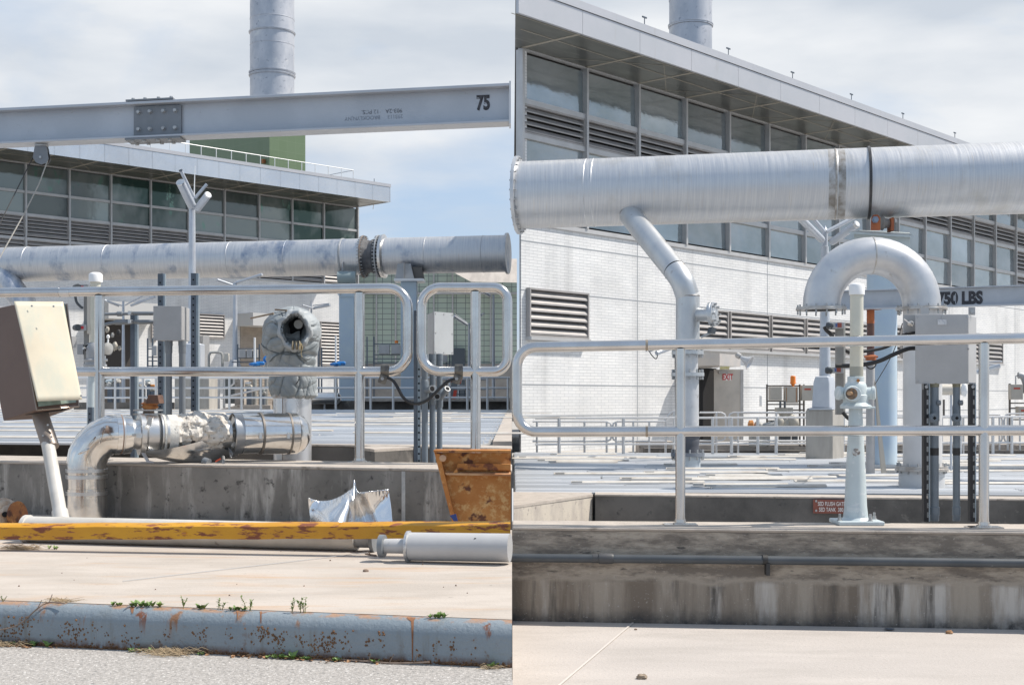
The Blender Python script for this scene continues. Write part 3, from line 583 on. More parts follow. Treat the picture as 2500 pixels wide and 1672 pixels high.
for i in range(n): zz = z0+(z1-z0)*i/n; rd.box(a, b, -.08, -.01, zz, zz+(z1-z0)/n*.8)
part('roller_door', rd.box(a, b, -.05, -.005, z0, z1), RD, lb, local=True)
part('wall_cabinet', MB().box(B_.s(484), B_.s(500), -.5, 0, bz(905,492), bz(820,492)), BOXP, lb, local=True)
part('wall_cabinet', MB().box(B_.s(165), B_.s(178), -.4, 0, bz(848,170), bz(822,170)), BOXP, lb, local=True)
# green tiled tower and the stacks
def tiled(name, c1, c2, mort, bwid, bh, ms):
    m = bpy.data.materials.new(name); m.use_nodes = True; t = m.node_tree; b = t.nodes['Principled BSDF']; n = t.nodes.new; l = t.links.new; b.inputs['Roughness'].default_value = .4
    tc = n('ShaderNodeTexCoord').outputs['Object']; sp = n('ShaderNodeSeparateXYZ'); l(tc, sp.inputs[0]); ad = n('ShaderNodeMath'); l(sp.outputs[0], ad.inputs[0]); l(sp.outputs[1], ad.inputs[1]); cb = n('ShaderNodeCombineXYZ'); l(ad.outputs[0], cb.inputs[0]); l(sp.outputs[2], cb.inputs[1])
    k = n('ShaderNodeTexBrick'); k.offset = 0; k.inputs['Scale'].default_value = 1; k.inputs['Color1'].default_value = (*c1,1); k.inputs['Color2'].default_value = (*c2,1); k.inputs['Mortar'].default_value = (*mort,1); k.inputs['Mortar Size'].default_value = ms; k.inputs['Brick Width'].default_value = bwid; k.inputs['Row Height'].default_value = bh
    l(cb.outputs[0], k.inputs[0]); l(k.outputs[0], b.inputs['Base Color']); return m
GT = tiled('green_tile', (.12,.175,.095), (.13,.185,.105), (.16,.215,.13), .8, .8, .012)
c = W(658, 420, 98); tw = thing('tower', 'green tiled rooftop tower below the steel beam', 'tower', (c.x, c.y, c.z-1.5), rz=B_.th)
zt = W(0, 290, 98).z-c.z+1.5
part('tower_body', MB().box(0, 3.3, 0, 11, 0, zt), GT, tw, local=True)
part('tower_coping', MB().box(-.05, 3.35, -.05, 11.05, zt, zt+.15), GREYP, tw, local=True)
part('wall_lamp', MB().cbox((-.12, .6, 2.35), .2, .25, .3), RUST, tw, local=True)
STK = mat('stack_steel', (.52,.53,.56), (.42,.44,.48), ns=1.1, st=(1,1,.6), rough=.5, metal=.55, c3=(.6,.6,.6), lo3=.58, hi3=.7, ns3=.8, c4=(.3,.32,.36), lo4=.62, hi4=.72, ns4=3)
def stack(px0, px1, d, zb, rings, seams, label):
    c = W((px0+px1)/2, 0, d); r = (px1-px0)/2*d/F; t = thing('exhaust_stack', label, 'stack', (c.x, c.y, zb))
    zt = W(0, -160, d).z; part('flue', MB().lathe((c.x,c.y,zb), [(0,r),(zt-zb,r)], 48), STK, t)
    for i, y in enumerate(rings): z = W(0, y, d).z; part('flange', MB().lathe((c.x,c.y,z), [(-.09,r+.002),(-.07,r*1.045),(-.01,r*1.045),(0,r*1.06),(.04,r*1.06),(.06,r+.002)], 48), STK, t)
    for y in seams: z = W(0, y, d).z; part('weld_seam', MB().lathe((c.x,c.y,z), [(-.03,r+.001),(-.015,r+.02),(.015,r+.02),(.03,r+.001)], 48), STK, t)
stack(611, 718, 104, 18, (82, 180, 187), (50, 114), 'tall grey flue stack rising behind the steel beam above the green tower')
stack(1634, 1738, 62, 9, (64,), (2,), 'grey flue stack rising behind the white brick building roof')
# glass block building
GB = tiled('glass_block', (.42,.5,.42), (.38,.46,.4), (.16,.18,.18), .62, .36, .022)
a, b = W(876, 0, 88), W(1262, 0, 88)
gbz = W(0, 662, 88).z; gb = thing('building', 'pale green glass block building behind the railing loops', 'building', ((a.x+b.x)/2, 88, -.32))
part('block_wall', MB().box(a.x, b.x-.0, 88, 92, -.3, gbz), GB, gb)
mu = MB()
for p in (919, 966, 1012, 1059, 1105, 1152, 1198): x = W(p,0,87.9).x; mu.box(x-.05, x+.05, 87.85, 87.99, W(0,885,88).z, gbz)
mu.box(a.x, b.x, 87.8, 87.98, W(0,719,88).z, W(0,714,88).z)
part('mullion', mu, FRAME, gb)
part('plinth', MB().box(a.x, b.x, 87.7, 87.99, -.3, W(0,888,88).z), mat('plinth_concrete', (.32,.31,.29), (.25,.24,.23), ns=1, rough=.9), gb)
rp = [W(1060, 640, 86), W(1262, 640, 86), W(1262, 690, 84), W(1150, 688, 84)]
part('roof', MB().prism(rp, (0,.3,.25)), mat('pale_roof', (.52,.47,.42), (.42,.38,.34), ns=.8, st=(3,1,1), rough=.8), gb)
part('parapet', MB().box(a.x, W(1100,0,88).x, 87.9, 92, gbz+.002, gbz+.3), GREYP, gb)
x0, x1 = W(1102,0,87.5).x, W(1135,0,87.5).x; part('service_opening', MB().box(x0, x1, 87.5, 87.69, 1.3, W(0,850,87.5).z), mat('dark_blue_void', (.06,.08,.1), rough=.6), gb)
# ================= LEFT YARD =================
def cyl(a, b, r, n=16): return MB().tube([a, b], r, n)
# ---- overhead I-beam ----
bd = Ln(0, 8.5, 1194, 7.85)
bt = thing('steel_beam', 'grey overhead steel I beam with a bolted splice plate and stencilled black 75', 'beam', W(600, 330, 7.9))
ZT, ZB = E+1.889, E+1.657
def bq(p0, p1, o0, o1, z0, z1, mb):
    q = []
    for z in (z0, z1):
        for p, o in ((p0,o0),(p1,o0),(p1,o1),(p0,o1)): d = bd.at(p, o); q.append(V(wx(p, bd(p)), bd(p)+o, z))
    return mb.add(q, [(3,2,1,0),(4,5,6,7),(0,1,5,4),(1,2,6,5),(2,3,7,6),(3,0,4,7)])
BP0, BP1 = -1300, 1243
tz = .0   # slight fall to the right is left out: the beam is level
part('top_flange', bq(BP0, BP1, 0, .15, ZT-.018, ZT, MB()), BEAMP, bt, bev=.003)
part('bottom_flange', bq(BP0, BP1, 0, .15, ZB, ZB+.014, MB()), BEAMP, bt, bev=.003)
part('web', bq(BP0, BP1, .068, .082, ZB+.0141, ZT-.0181, MB()), BEAMP, bt)
part('end_plate', bq(BP1+.5, BP1+4, -.003, .153, ZB-.01, ZT+.01, MB()), BEAMP, bt)
sp = part('splice_plate', bq(321, 437, .05, .067, ZB+.022, ZT-.026, MB()), mat('splice_grey', (.2,.215,.235), (.17,.185,.2), ns=5, rough=.45, metal=.2), bt)
BOLT = mat('bolt_steel', (.45,.46,.46), (.3,.3,.3), ns=40, rough=.45, metal=.6)
for px in (333, 361, 394, 423):
    for z in (ZB+.062, ZT-.06): c = V(wx(px, bd(px)), bd(px)+.04, z); part('bolt', MB().lathe(c, [(0,.011),(.012,.011)], 6, ax=(0,-1,0)).lathe(c+V(0,.008,0), [(0,.014),(.003,.014)], 12, ax=(0,-1,0)), BOLT, sp)
tp = part('top_plate', bq(307, 423, -.004, .154, ZT+.002, ZT+.012, MB()), MC['splice_grey'], bt)
for px in (323, 352, 385, 416): c = V(wx(px, bd(px)), bd(px)+.02, ZT+.012); part('bolt', MB().lathe(c, [(0,.011),(.012,.011)], 6), BOLT, tp)
bp = part('bottom_plate', bq(305, 440, -.004, .15, ZB-.012, ZB-.002, MB()), MC['splice_grey'], bt)
for px in (322, 350, 383, 412):
    for o_ in (.02, .12): c = V(wx(px, bd(px)), bd(px)+o_, ZB-.012); part('bolt', MB().lathe(c, [(0,.013),(.011,.013)], 6, ax=(0,0,-1)), BOLT, bp)
INK = mat('stencil_black', (.02,.02,.025), (.06,.06,.07), ns=60, rough=.6)
def beam_text(body, px, py, size, rotz=0, off=0, sx=1, mt=INK, name='lettering'):
    p = W(px, py, bd.at(px, .0665))
    dirx = (V(wx(1194, bd(1194)), bd(1194), 0)-V(wx(0, bd(0)), bd(0), 0)).normalized(); ang = math.atan2(dirx.y, dirx.x)
    m = Matrix.Translation(p) @ Matrix.Rotation(ang, 4, 'Z') @ Matrix.Rotation(math.pi/2, 4, 'X') @ Matrix.Rotation(rotz, 4, 'Z') @ Matrix.Diagonal((sx,1,1,1))
    return part(name, textmb(body, size, m, off, .0008), mt, bt)
t75 = beam_text('75', 1180, 253, .118, off=.0055, sx=.72)
for px, py, a_ in ((1167, 240, 0), (1163.5,252,0), (1185,252,.4), (1193,244,0)):   # stencil bridges in beam colour
    d = bd.at(px, .0645); part('stencil_gap', MB().cbox(W(px, py, d), .0035 if px > 1190 else .016, .001, .014 if px > 1190 else .0035, ry=a_), BEAMP, t75)
FINK = mat('faded_ink', (.13,.14,.16), (.32,.35,.39), lo=.45, hi=.6, ns=40, rough=.6)
beam_text('903-2A    12 PCS.', 932, 272, .036, rotz=math.pi, mt=FINK, name='faded_lettering')
beam_text('293113     BROOKLYN,NY', 912, 287, .033, rotz=math.pi, mt=mat('fainter_ink', (.23,.25,.29), (.33,.36,.4), lo=.4, hi=.6, ns=40, rough=.6), name='faded_lettering')
# pulley and ropes
d = bd(98)+.05; c = W(99, 384, d+.0)
pu = thing('pulley', 'grey pulley block hanging from the steel beam', 'pulley', W(99, 360, d))
zb_ = ZB-.014
ck = [W(x, y, d) for x, y in ((84,360),(87,353),(110,353),(114,362),(118,388),(113,398),(100,402),(88,397),(80,385))]
part('cheek_plate', MB().prism(ck, (0,.008,0)), MC['splice_grey'], pu); part('cheek_plate', MB().prism([q+V(0,.035,0) for q in ck], (0,.008,0)), MC['splice_grey'], pu)
part('sheave', MB().lathe(c+V(.003,.01,0), [(0,.05),(.008,.04),(.014,.04),(.022,.05)], 24, ax=(0,1,0)), BLACK, pu)
part('axle', MB().tube([c+V(.0,-.008,0), c+V(0,.05,0)], .008, 10), BOLT, pu)
part('hanger', MB().cbox(V(c.x, c.y+.02, zb_+.004), .07, .06, .012), BOLT, pu)
solo('cable', MB().tube([W(80,386,d+.02), W(0,545,d-.3), W(-60,660,d-.6)], .0032, 8), BLACK, 'thin black cable running down from the pulley', 'cable')
solo('rope', MB().tube([W(118,388,d+.02), W(95,450,d-.1), W(60,520,d-.2), W(0,628,d-.4), W(-60,730,d-.7)], .004, 8), mat('rope_grey', (.42,.4,.36), (.25,.24,.22), ns=200, rough=.9), 'pale grey rope hanging from the pulley', 'rope')
# ---- big far pipe of the left yard ----
pd = Ln(0, 57.6, 1194, 54.2)
def pax(px):
    d = pd(px); return V(wx(px, d), d, E+(H-(646.5-.0222*px))*d/F)
PR = 42.2*57.6/F
bpipe = thing('pipe', 'large silver overhead pipe with a black rubber coupling crossing the left yard', 'pipe', pax(600))
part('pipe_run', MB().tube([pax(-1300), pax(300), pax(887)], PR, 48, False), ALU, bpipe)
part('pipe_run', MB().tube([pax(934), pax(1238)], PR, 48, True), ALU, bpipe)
dirp = (pax(1194)-pax(0)).normalized()
def ringat(px, w, dr, mt, nm, n=48, par=None): return part(nm, MB().lathe(pax(px)-dirp*w/2, [(0,PR+.002),(w*.15,PR+dr),(w*.85,PR+dr),(w,PR+.002)], n, ax=dirp), mt, par or bpipe)
for px in (72, 266, 565, 703, 1042, 1180): ringat(px, .05, .012, ALU, 'weld_seam')
CHK = mat('chalk_white', (.75,.76,.78), rough=.7)
part('end_cap', MB().lathe(pax(1236), [(0,PR+.09),(.09,PR+.09),(.1,PR*.8),(.11,.01)], 40, ax=dirp), ALU, bpipe)
ringat(838, .09, .03, GREYP, 'strap_ring')
cpl = part('rubber_coupling', MB().lathe(pax(888), [(0,PR+.02),(.05,PR+.03),(.14,PR-.06),(.3,PR-.1),(.45,PR-.03),(.6,PR-.1),(.72,PR+.02),(.75,PR+.02)], 40, ax=dirp), mat('coupling_rubber', (.06,.06,.065), (.14,.14,.145), ns=1.5, rough=.7, bump=.05, bs=2), bpipe)
for px, w in ((889, .05), (926, .05)): 
    f_ = part('flange', MB().lathe(pax(px)-dirp*w/2, [(0,PR+.01),(0,PR+.13),(w,PR+.13),(w,PR+.01)], 48, ax=dirp), GREYP if px > 900 else mat('dark_flange', (.2,.19,.18), (.28,.2,.15), ns=4, rough=.7), bpipe)
    boltring(f_, pax(px), dirp, PR+.09, 36, .02, .22, BOLT)
part('clamp_lip', MB().lathe(pax(937)-dirp*.1, [(0,PR+.06),(.02,PR+.13),(.14,PR+.16),(.17,PR+.1),(.2,PR)], 48, ax=dirp), STEEL, bpipe)
part('seam_line', MB().prism([pax(150)+V(0,-PR-.004,.0), pax(880)+V(0,-PR-.004,.0), pax(880)+V(0,-PR-.004,.02), pax(150)+V(0,-PR-.004,.02)], (0,.01,0)), mat('seam_dark', (.33,.35,.4), rough=.5), bpipe)
br = [W(-30,640,57.5), W(28,700,56.9), W(60,742,56.7), W(70,775,56.6), W(70,1000,56.5)]
part('branch_pipe', MB().tube(br, .5, 24), ALU, bpipe)
# rope down from strap and the columns that carry the pipe
solo('tie_wire', MB().tube([W(838,640,54.4), W(832,690,54.4), W(831,720,54.3)], .025, 6), GREYP, 'thin tie wire hanging below the big pipe beside the column', 'wire')
def column(px0, px1, ytop, d, label, saddle):
    c = W((px0+px1)/2, ytop, d+.6); w = (px1-px0)*d/F; zt = c.z; zb = W(0, 999, d).z
    t = thing('pipe_support', label, 'support column', (c.x, c.y, zb))
    part('shaft', MB().box(c.x-w/2, c.x+w/2, c.y-.6, c.y+.0, zb, zt), COLP, t, bev=.02)
    if saddle:
        part('cap_plate', MB().box(c.x-w*.9, c.x+w*.95, c.y-.8, c.y+.3, zt, zt+.1), WHITEP, t)
        s = part('saddle', MB().prism([(c.x-w*.82,c.y-.62,zt+.101),(c.x+w*.35,c.y-.62,zt+.101),(c.x+w*.12,c.y-.62,zt+.72),(c.x-w*.7,c.y-.62,zt+.72)], (0,.06,0)).box(c.x-w*.36, c.x-w*.28, c.y-.75, c.y-.62, zt+.101, zt+.75), GREYP, t)
        part('gusset', MB().prism([(c.x+w*.15,c.y-.5,zt+.101),(c.x+w*.95,c.y-.5,zt+.101),(c.x+w*.8,c.y-.5,zt+.6),(c.x+w*.15,c.y-.5,zt+.6)], (0,.5,0)), mat('gusset_dark', (.12,.11,.1), rough=.7), t)
    else:
        part('corbel', MB().prism([(c.x-w*.45,c.y-.64,zt-.2),(c.x-w*1.0,c.y-.64,zt+.25),(c.x+w*.6,c.y-.64,zt+.25),(c.x+w*.5,c.y-.64,zt-.2)], (0,.68,0)), COLP, t)
        part('roller', MB().tube([(c.x-.35,c.y-.7,zt+.6),(c.x+.4,c.y-.7,zt+.6)], .26, 14), mat('roller_green', (.25,.31,.32), rough=.5), t)
    return t
column(832, 869, 716, 54.4, 'pale blue grey pipe support column with a corbel and roller left of the railing post', False)
column(981, 1020, 690, 53.8, 'pale blue grey pipe support column behind the gap between railing loops', True)
# ---- twin floodlight posts ----
def flood(a, b, r, root, arm=None):
    u = (b-a).normalized(); p = part('floodlight', MB().lathe(a, [(-.02,r*.3),(0,r*.85),(.03,r),((b-a).length-.03,r),((b-a).length,r*.9)], 20, ax=u), LAMPP, root)
    part('end_cap', MB().lathe(a-u*.025, [(0,r*.7),(.02,r*1.03),(.06,r*1.03)], 20, ax=u), STEEL, p)
lp = thing('lamp_post', 'tall grey lamp post with V shaped tube floodlights in the left yard', 'lamp post', W(469, 1000, 49))
zb = W(0,1000,49).z; ztop = W(0, 507, 49).z; xx = W(469,0,49).x
part('pole', MB().tube([(xx,49,zb),(xx,49,ztop)], [.17,.115], 20), LAMPP, lp)
part('pole_head', MB().lathe((xx,49,ztop-.05), [(0,.14),(.2,.14),(.22,.1),(.5,.1),(.6,.05)], 16), LAMPP, lp)
d = 48.8; flood(W(440,445,d-.9), W(469,504,d), 10.5*d/F, lp); flood(W(508,476,d-.6), W(482,510,d), 9*d/F, lp)
part('arm', MB().tube([W(473,482,d+.2), W(442,418,d-.4)], 4.2*d/F, 12), LAMPP, lp); part('arm', MB().tube([W(476,484,d+.2), W(505,450,d+.2)], 4*d/F, 12), LAMPP, lp)
part('arm_cap', MB().lathe(W(442,418,d-.4), [(-.02,.06),(0,.07),(.06,.07)], 10, ax=(-.4,-.2,.9)), STRUT, lp)
part('aerial', MB().tube([W(474,478,d), W(476,405,d)], [.025,.012], 6), WHITEP, lp)
pdm = thing('pedestal', 'concrete lamp pedestal behind the grey control box', 'pedestal', W(468, 1003, 48.5))
part('body', MB().pbox(426, 905, 511, 1003, 48.3, 1.4), mat('pedestal_concrete', (.38,.36,.33), (.3,.285,.26), ns=2, st=(2,2,.5), rough=.9), pdm, bev=.03)
part('lamp_base', MB().pbox(440, 838, 490, 905, 48.6, .7), LAMPP, lp, bev=.06)
def farlamp(px, ytop, ybase, d, arms, label, w=6):
    t = thing('lamp_post', label, 'lamp post', W(px, ybase, d)); b = W(px, ybase, d); tp_ = W(px, ytop, d)
    part('pole', MB().tube([b, tp_], [w*1.2*d/F/2*1.3, w*d/F/2*.8], 12), LAMPP, t)
    for (x0,y0,x1,y1,thick) in arms:
        part('floodlight' if thick > 2.5 else 'arm', MB().tube([W(x0,y0,d), W(x1,y1,d-.5)], thick*d/F, 12), LAMPP, t)
    return t
farlamp(301, 735, 1000, 56, [(300,747,245,730,1.6),(306,745,350,722,1.6),(290,747,250,731,2.6),(320,746,378,725,3.2)], 'small far lamp post with two spread floodlights left of the grey control box', 7)
farlamp(574, 690, 985, 54.5, [(571,697,530,683,3),(577,690,640,670,3.5)], 'pale blue lamp post standing right of the control box behind the rail', 11)
farlamp(760, 735, 985, 60, [(768,752,806,745,3.4),(764,746,804,741,1.4),(768,754,738,745,2)], 'far lamp post half hidden by the grey fabric cover', 5)
farlamp(1146, 788, 990, 58, [(1140,793,1108,772,3.6),(1140,788,1110,767,1.4),(1152,786,1175,770,2.4),(1166,775,1182,765,2)], 'slim far lamp post seen inside the right railing loop', 7)
farlamp(1205, 720, 995, 60, [(1195,722,1178,712,3.6)], 'far lamp post right of the last railing post', 6)
# ---- front railing ----
rdp = lin(9.62, 9.08)
def rp(px, py): d = rdp(px); return W(px, py, d)
def arcp(cx, cy, r, a0, a1, n=8): return [rp(cx+r*math.cos(math.radians(a0+(a1-a0)*i/n)), cy-r*math.sin(math.radians(a0+(a1-a0)*i/n))) for i in range(n+1)]
RR = .0352
def ytop(px): return 714.5-.0115*px
r1 = thing('railing', 'silver tube railing with a rounded end loop on the left parapet wall', 'railing', W(600, 1120, 9.4))
part('top_rail', MB().tube([rp(-1500,731), rp(0,714.5), rp(600, ytop(600))]+arcp(948, ytop(948)+48, 48, 90, 0)+[rp(996, 800)]+arcp(948, 859, 48, 0, -90)+[rp(878, 907)], RR, 20, False), RAIL, r1)
part('mid_rail', MB().tube([rp(-1500, 906), rp(243, 907)], RR*.97, 20, False), RAIL, r1); part('mid_rail', MB().tube([rp(243, 907), rp(878, 907)], RR*.97, 20, False), RAIL, r1)
def post(px, root, yb, par_d=rdp, r=RR, yt=None):
    d = par_d(px); b = W(px, yb, d); t = W(px, (ytop(px) if yt is None else yt)+10, d); p = part('post', MB().tube([V(b.x, d, b.z), V(b.x, d, t.z)], r, 20, False), RAIL, root)
    part('base_plate', MB().lathe(V(b.x, d, b.z), [(0,r*1.5),(.012,r*1.5),(.014,r*1.15),(.03,r*1.12)], 20).cbox(V(b.x,d,b.z+.003), .17, .1, .006), RAIL, p)
post(243, r1, W(0,0,1).z and H+(E-LWT)*F/rdp(243)); post(878, r1, H+(E-LWT)*F/rdp(878))
post(-390, r1, H+(E-LWT)*F/rdp(-390)); post(-1020, r1, H+(E-LWT)*F/rdp(-1020), yt=728)
part('joint_sleeve', MB().tube([rp(139,713), rp(147,713)], RR+.0015, 20), RAIL, r1)
part('rust_patch', MB().tube([rp(150,713.2), rp(172,712.9)], RR+.0004, 20, False), mat('rust_tint', (.66,.65,.64), (.38,.2,.08), lo=.62, hi=.7, ns=14, rough=.35, metal=.8), r1)
r2 = thing('railing', 'second silver tube railing section, its rounded loop near the black cable', 'railing', W(1130, 1125, 9.1))
part('top_rail', MB().tube([rp(1161, 906.5)]+[rp(1092,907)]+arcp(1076, 860, 47, 270, 180)+[rp(1029, 800)]+arcp(1076, 749, 47, 180, 90)+[rp(1120, 702)]+arcp(1205, 736, 34, 90, 0)+[rp(1239, 800)]+arcp(1205, 873, 34, 0, -90)+[rp(1161,907)], RR, 20, False), RAIL, r2)
post(1161, r2, H+(E-LWT)*F/rdp(1161), yt=702)
# clamps and jumper cable
CLM = mat('clamp_bronze', (.2,.18,.15), (.12,.11,.1), ns=30, rough=.55, metal=.6)
for i, px in enumerate((940, 1120)):
    c = rp(px, 907); t = thing('ground_clamp', ('dull bronze grounding clamp on the left loop of the railing', 'dull bronze grounding clamp on the right loop of the railing')[i], 'clamp', c)
    part('jaw', MB().lathe(c+V(-.028,0,0), [(0,RR+.018),(.056,RR+.018)], 8, ax=(1,0,.0)), CLM, t, bev=.004)
    part('lug', MB().cbox(c+V(-.012,-.04,-.055), .055, .03, .06, ry=.3), CLM, t, bev=.005); part('bolt', MB().lathe(c+V(-.012,-.055,-.05), [(0,.012),(.02,.012)], 6, ax=(0,-1,0)), BOLT, t)
    part('screw', MB().tube([c+V(-.02,-.03,.02), c+V(-.02,-.03,-.08)], .006, 8), BOLT, t)
cp = [rp(948, 922)+V(0,-.05,0), rp(962,930)+V(0,-.06,0), rp(975,950)+V(0,-.07,0), rp(985,968)+V(0,-.07,0), rp(1000,981)+V(0,-.07,0), rp(1020,985)+V(0,-.07,0), rp(1040,979)+V(0,-.07,0), rp(1058,965)+V(0,-.07,0), rp(1075,948)+V(0,-.06,0), rp(1095,931)+V(0,-.06,0), rp(1112,925)+V(0,-.05,0)]
def smooth(pts, k=4):
    out = []
    P = [pts[0]]+list(pts)+[pts[-1]]
    for i in range(1, len(P)-2):
        for j in range(k):
            t = j/k; a,b,c,d = P[i-1],P[i],P[i+1],P[i+2]
            out.append(.5*((2*b)+(c-a)*t+(2*a-5*b+4*c-d)*t*t+(3*b-a-3*c+d)*t**3))
    return out+[pts[-1]]
solo('jumper_cable', MB().tube(smooth(cp), .011, 12), BLACK, 'black grounding cable sagging between the two railing loops', 'cable')
# ---- perforated strut posts ----
def strutpost(px0, px1, pxl, y0, y1, d, label, side='R', holes=True):
    a, b, c = W(px0,y1,d), W(px1,y0,d), W(pxl,0,d); t = thing('strut_post', label, 'strut post', (a.x, d, a.z))
    part('channel', MB().box(a.x, b.x, d, d+.045, a.z, b.z), STRUT, t)
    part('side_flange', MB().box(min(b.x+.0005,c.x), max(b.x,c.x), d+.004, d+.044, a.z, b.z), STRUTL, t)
    if holes:
        h = MB(); n = int((b.z-a.z)/.05); cx = (a.x+b.x)/2
        for i in range(n): z = a.z+.025+i*.05; h.lathe((cx,d-.0012,z), [(0,.0075),(.001,.0075)], 8, ax=(0,1,0))
        part('slot', h, HOLE, t)
    return t
strutpost(385, 397, 402, 668, 1060, 10.6, 'perforated dark strut post left behind the grey control box')
strutpost(466, 478, 484, 667, 1060, 10.4, 'perforated dark strut post right of the grey control box')
strutpost(318, 328, 335, 760, 1120, 10.7, 'plain dark strut post holding the two horizontal conduits', holes=False)
sp_ = strutpost(1010, 1019, 1019.2, 758, 1133, 9.35, 'tall dark strut post standing in the gap between the railing loops', holes=False)
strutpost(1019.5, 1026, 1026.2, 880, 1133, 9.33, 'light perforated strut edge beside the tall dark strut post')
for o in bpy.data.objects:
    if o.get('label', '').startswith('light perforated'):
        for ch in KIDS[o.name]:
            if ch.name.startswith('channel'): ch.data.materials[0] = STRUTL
# ---- grey control boxes ----
def cbox_front(px0, py0, px1, py1, pxs, d, dep, label, screws, side_lit=True):
    a, b, s_ = W(px0,py1,d), W(px1,py0,d), W(pxs,0,d+dep); t = thing('control_box', label, 'control box', (a.x, d, a.z))
    part('body', MB().hexa([V(a.x,d,a.z),V(b.x,d,a.z),V(b.x,d,b.z),V(a.x,d,b.z),V(a.x+(s_.x-b.x),d+dep,a.z),V(s_.x,d+dep,a.z),V(s_.x,d+dep,b.z),V(a.x+(s_.x-b.x),d+dep,b.z)]), BOXP, t, bev=.004)
    part('cover_plate', MB().box(a.x-.004, b.x-.004, d-.006, d-.0005, a.z-.004, b.z+.003), BOXP, t, bev=.0015)
    for fx, fz in screws: part('screw', MB().lathe((a.x+(b.x-a.x)*fx, d-.006, a.z+(b.z-a.z)*fz), [(0,.0055),(.003,.0055)], 8, ax=(0,-1,0)), BOLT, t)
    return t
cbox_front(376, 748, 444, 830, 463, 10.3, .24, 'grey control box with two conduits between perforated posts', [(.05,.03),(.5,.03),(.96,.03),(.05,.97),(.5,.97),(.96,.97),(.05,.5),(.96,.5)])
def vcond(px, y0, y1, d, w, label, mt=None, coll=True):
    a, b = W(px,y1,d), W(px,y0,d); r = w*d/F/2; t = thing('conduit', label, 'conduit', a)
    part('pipe', MB().tube([a,b], r, 16), mt or GREYD, t)
    if coll: part('fitting', MB().lathe(b-V(0,0,.1), [(0,r*1.02),(.01,r*1.12),(.06,r*1.12),(.06,r*1.22),(.1,r*1.22)], 16), mt or GREYD, t)
    return t
GREYD = mat('conduit_grey', (.2,.22,.24), (.17,.185,.2), ns=4, rough=.45, metal=.1)
vcond(412, 832, 1075, 10.35, 16, 'left vertical grey conduit below the control box'); vcond(445, 832, 1075, 10.35, 16, 'right vertical grey conduit below the control box')
def hcond(pts, r, label, fit=()):
    t = thing('conduit', label, 'conduit', pts[0]); part('pipe', MB().tube(pts, r, 14), GREYD, t)
    for a, b, rr in fit: part('fitting', MB().tube([a, a.lerp(b,.1), b.lerp(a,.1), b], [r, rr, rr, r], 14), GREYD, t)
    return t
d = 10.55
hcond([W(377,765,d),W(300,766,d),W(252,767,d)], .013, 'upper horizontal conduit running left from the control box', [(W(377,765,d),W(320,765,d),.017),(W(300,766,d),W(285,766,d),.021)])
hcond([W(377,786,d),W(290,786,d),W(265,790,d),W(235,800,d)], .014, 'lower horizontal conduit running left from the control box', [(W(377,786,d),W(330,786,d),.018),(W(322,786,d),W(278,787,d),.021)])
for y in (764, 785): solo('pipe_clamp', MB().cbox(W(318,y,d-.03), .03, .03, .03).tube([W(318,y-3,d-.06),W(318,y+3,d-.06)], .01, 8), STEEL, 'shiny clamp holding the %s horizontal conduit to the strut' % ('upper' if y < 770 else 'lower'), 'clamp')
# lit-faced box in the right loop
a, b, c = W(1043,862,9.6), W(1059,762,9.35), W(1105,762,9.55)
t = thing('control_box', 'pale control box with its lit cover facing right inside the right railing loop', 'control box', (b.x, 9.4, a.z)); z0, z1 = W(0,862,9.35).z, W(0,762,9.35).z
part('body', MB().prism([V(a.x,a.y,z0), V(b.x,b.y,z0), V(c.x,c.y,z0), V(a.x+c.x-b.x,a.y+c.y-b.y,z0)], (0,0,z1-z0)), BOXP, t)
nv = V(c.y-b.y, -(c.x-b.x), 0).normalized()
q0, q1 = V(b.x,b.y,0)+nv*.001, V(c.x,c.y,0)+nv*.001
part('cover_plate', MB().prism([q0+V(0,0,z0-.004),q1+V(0,0,z0-.004),q1+V(0,0,z1+.006),q0+V(0,0,z1+.004)], nv*.005), mat('cover_lit_tone', (.52,.53,.53), (.46,.47,.47), ns=2, rough=.25, metal=.4), t)  # cover colour lightened to carry the sunlight on this face
for f1 in (.06,.5,.94):
    for f2 in (.03,.5,.97):
        if (f1, f2) != (.5,.5): part('screw', MB().lathe(q0.lerp(q1,f1)+V(0,0,z0+(z1-z0)*f2)+nv*.005, [(0,.006),(.003,.006)], 8, ax=nv), BOLT, t)
DCON = mat('wall_conduit_grey', (.16,.19,.22), (.13,.155,.18), ns=4, rough=.4)
for i, (px, y0, w) in enumerate(((1037, 865, 16), (1056, 864, 15), (1073, 864, 14))):
    t = vcond(px, y0, 1133, 9.3+.05*i, w, ('leftmost','middle','rightmost')[i]+' of three grey conduits under the pale control box', DCON)
    dd_ = 9.3+.05*i; r = w*dd_/F/2; zz = (955,968,975)[i]; p = W(px, zz, dd_)
    part('elbow_body', MB().lathe(p-V(0,0,.06), [(0,r),(.01,r*1.25),(.13,r*1.25),(.14,r)], 14), DCON, t)
    e1 = (W(1052,950,dd_-.07), W(1066,968,dd_-.12), W(1090,952,dd_-.08))[i]
    part('open_hub', MB().tube([p, p.lerp(e1,.6), e1], [r*.9,r*.95,r*1.02], 14), DCON, t)
    part('threaded_mouth', MB().lathe(e1, [(0,r*1.12),(.018,r*1.12),(.018,r*.8),(.0,r*.75)], 14, ax=(e1-p).normalized()), GREYD, t); part('bore', MB().lathe(e1, [(.0,r*.7),(.0182,r*.78)], 12, ax=(e1-p).normalized()), HOLE, t)
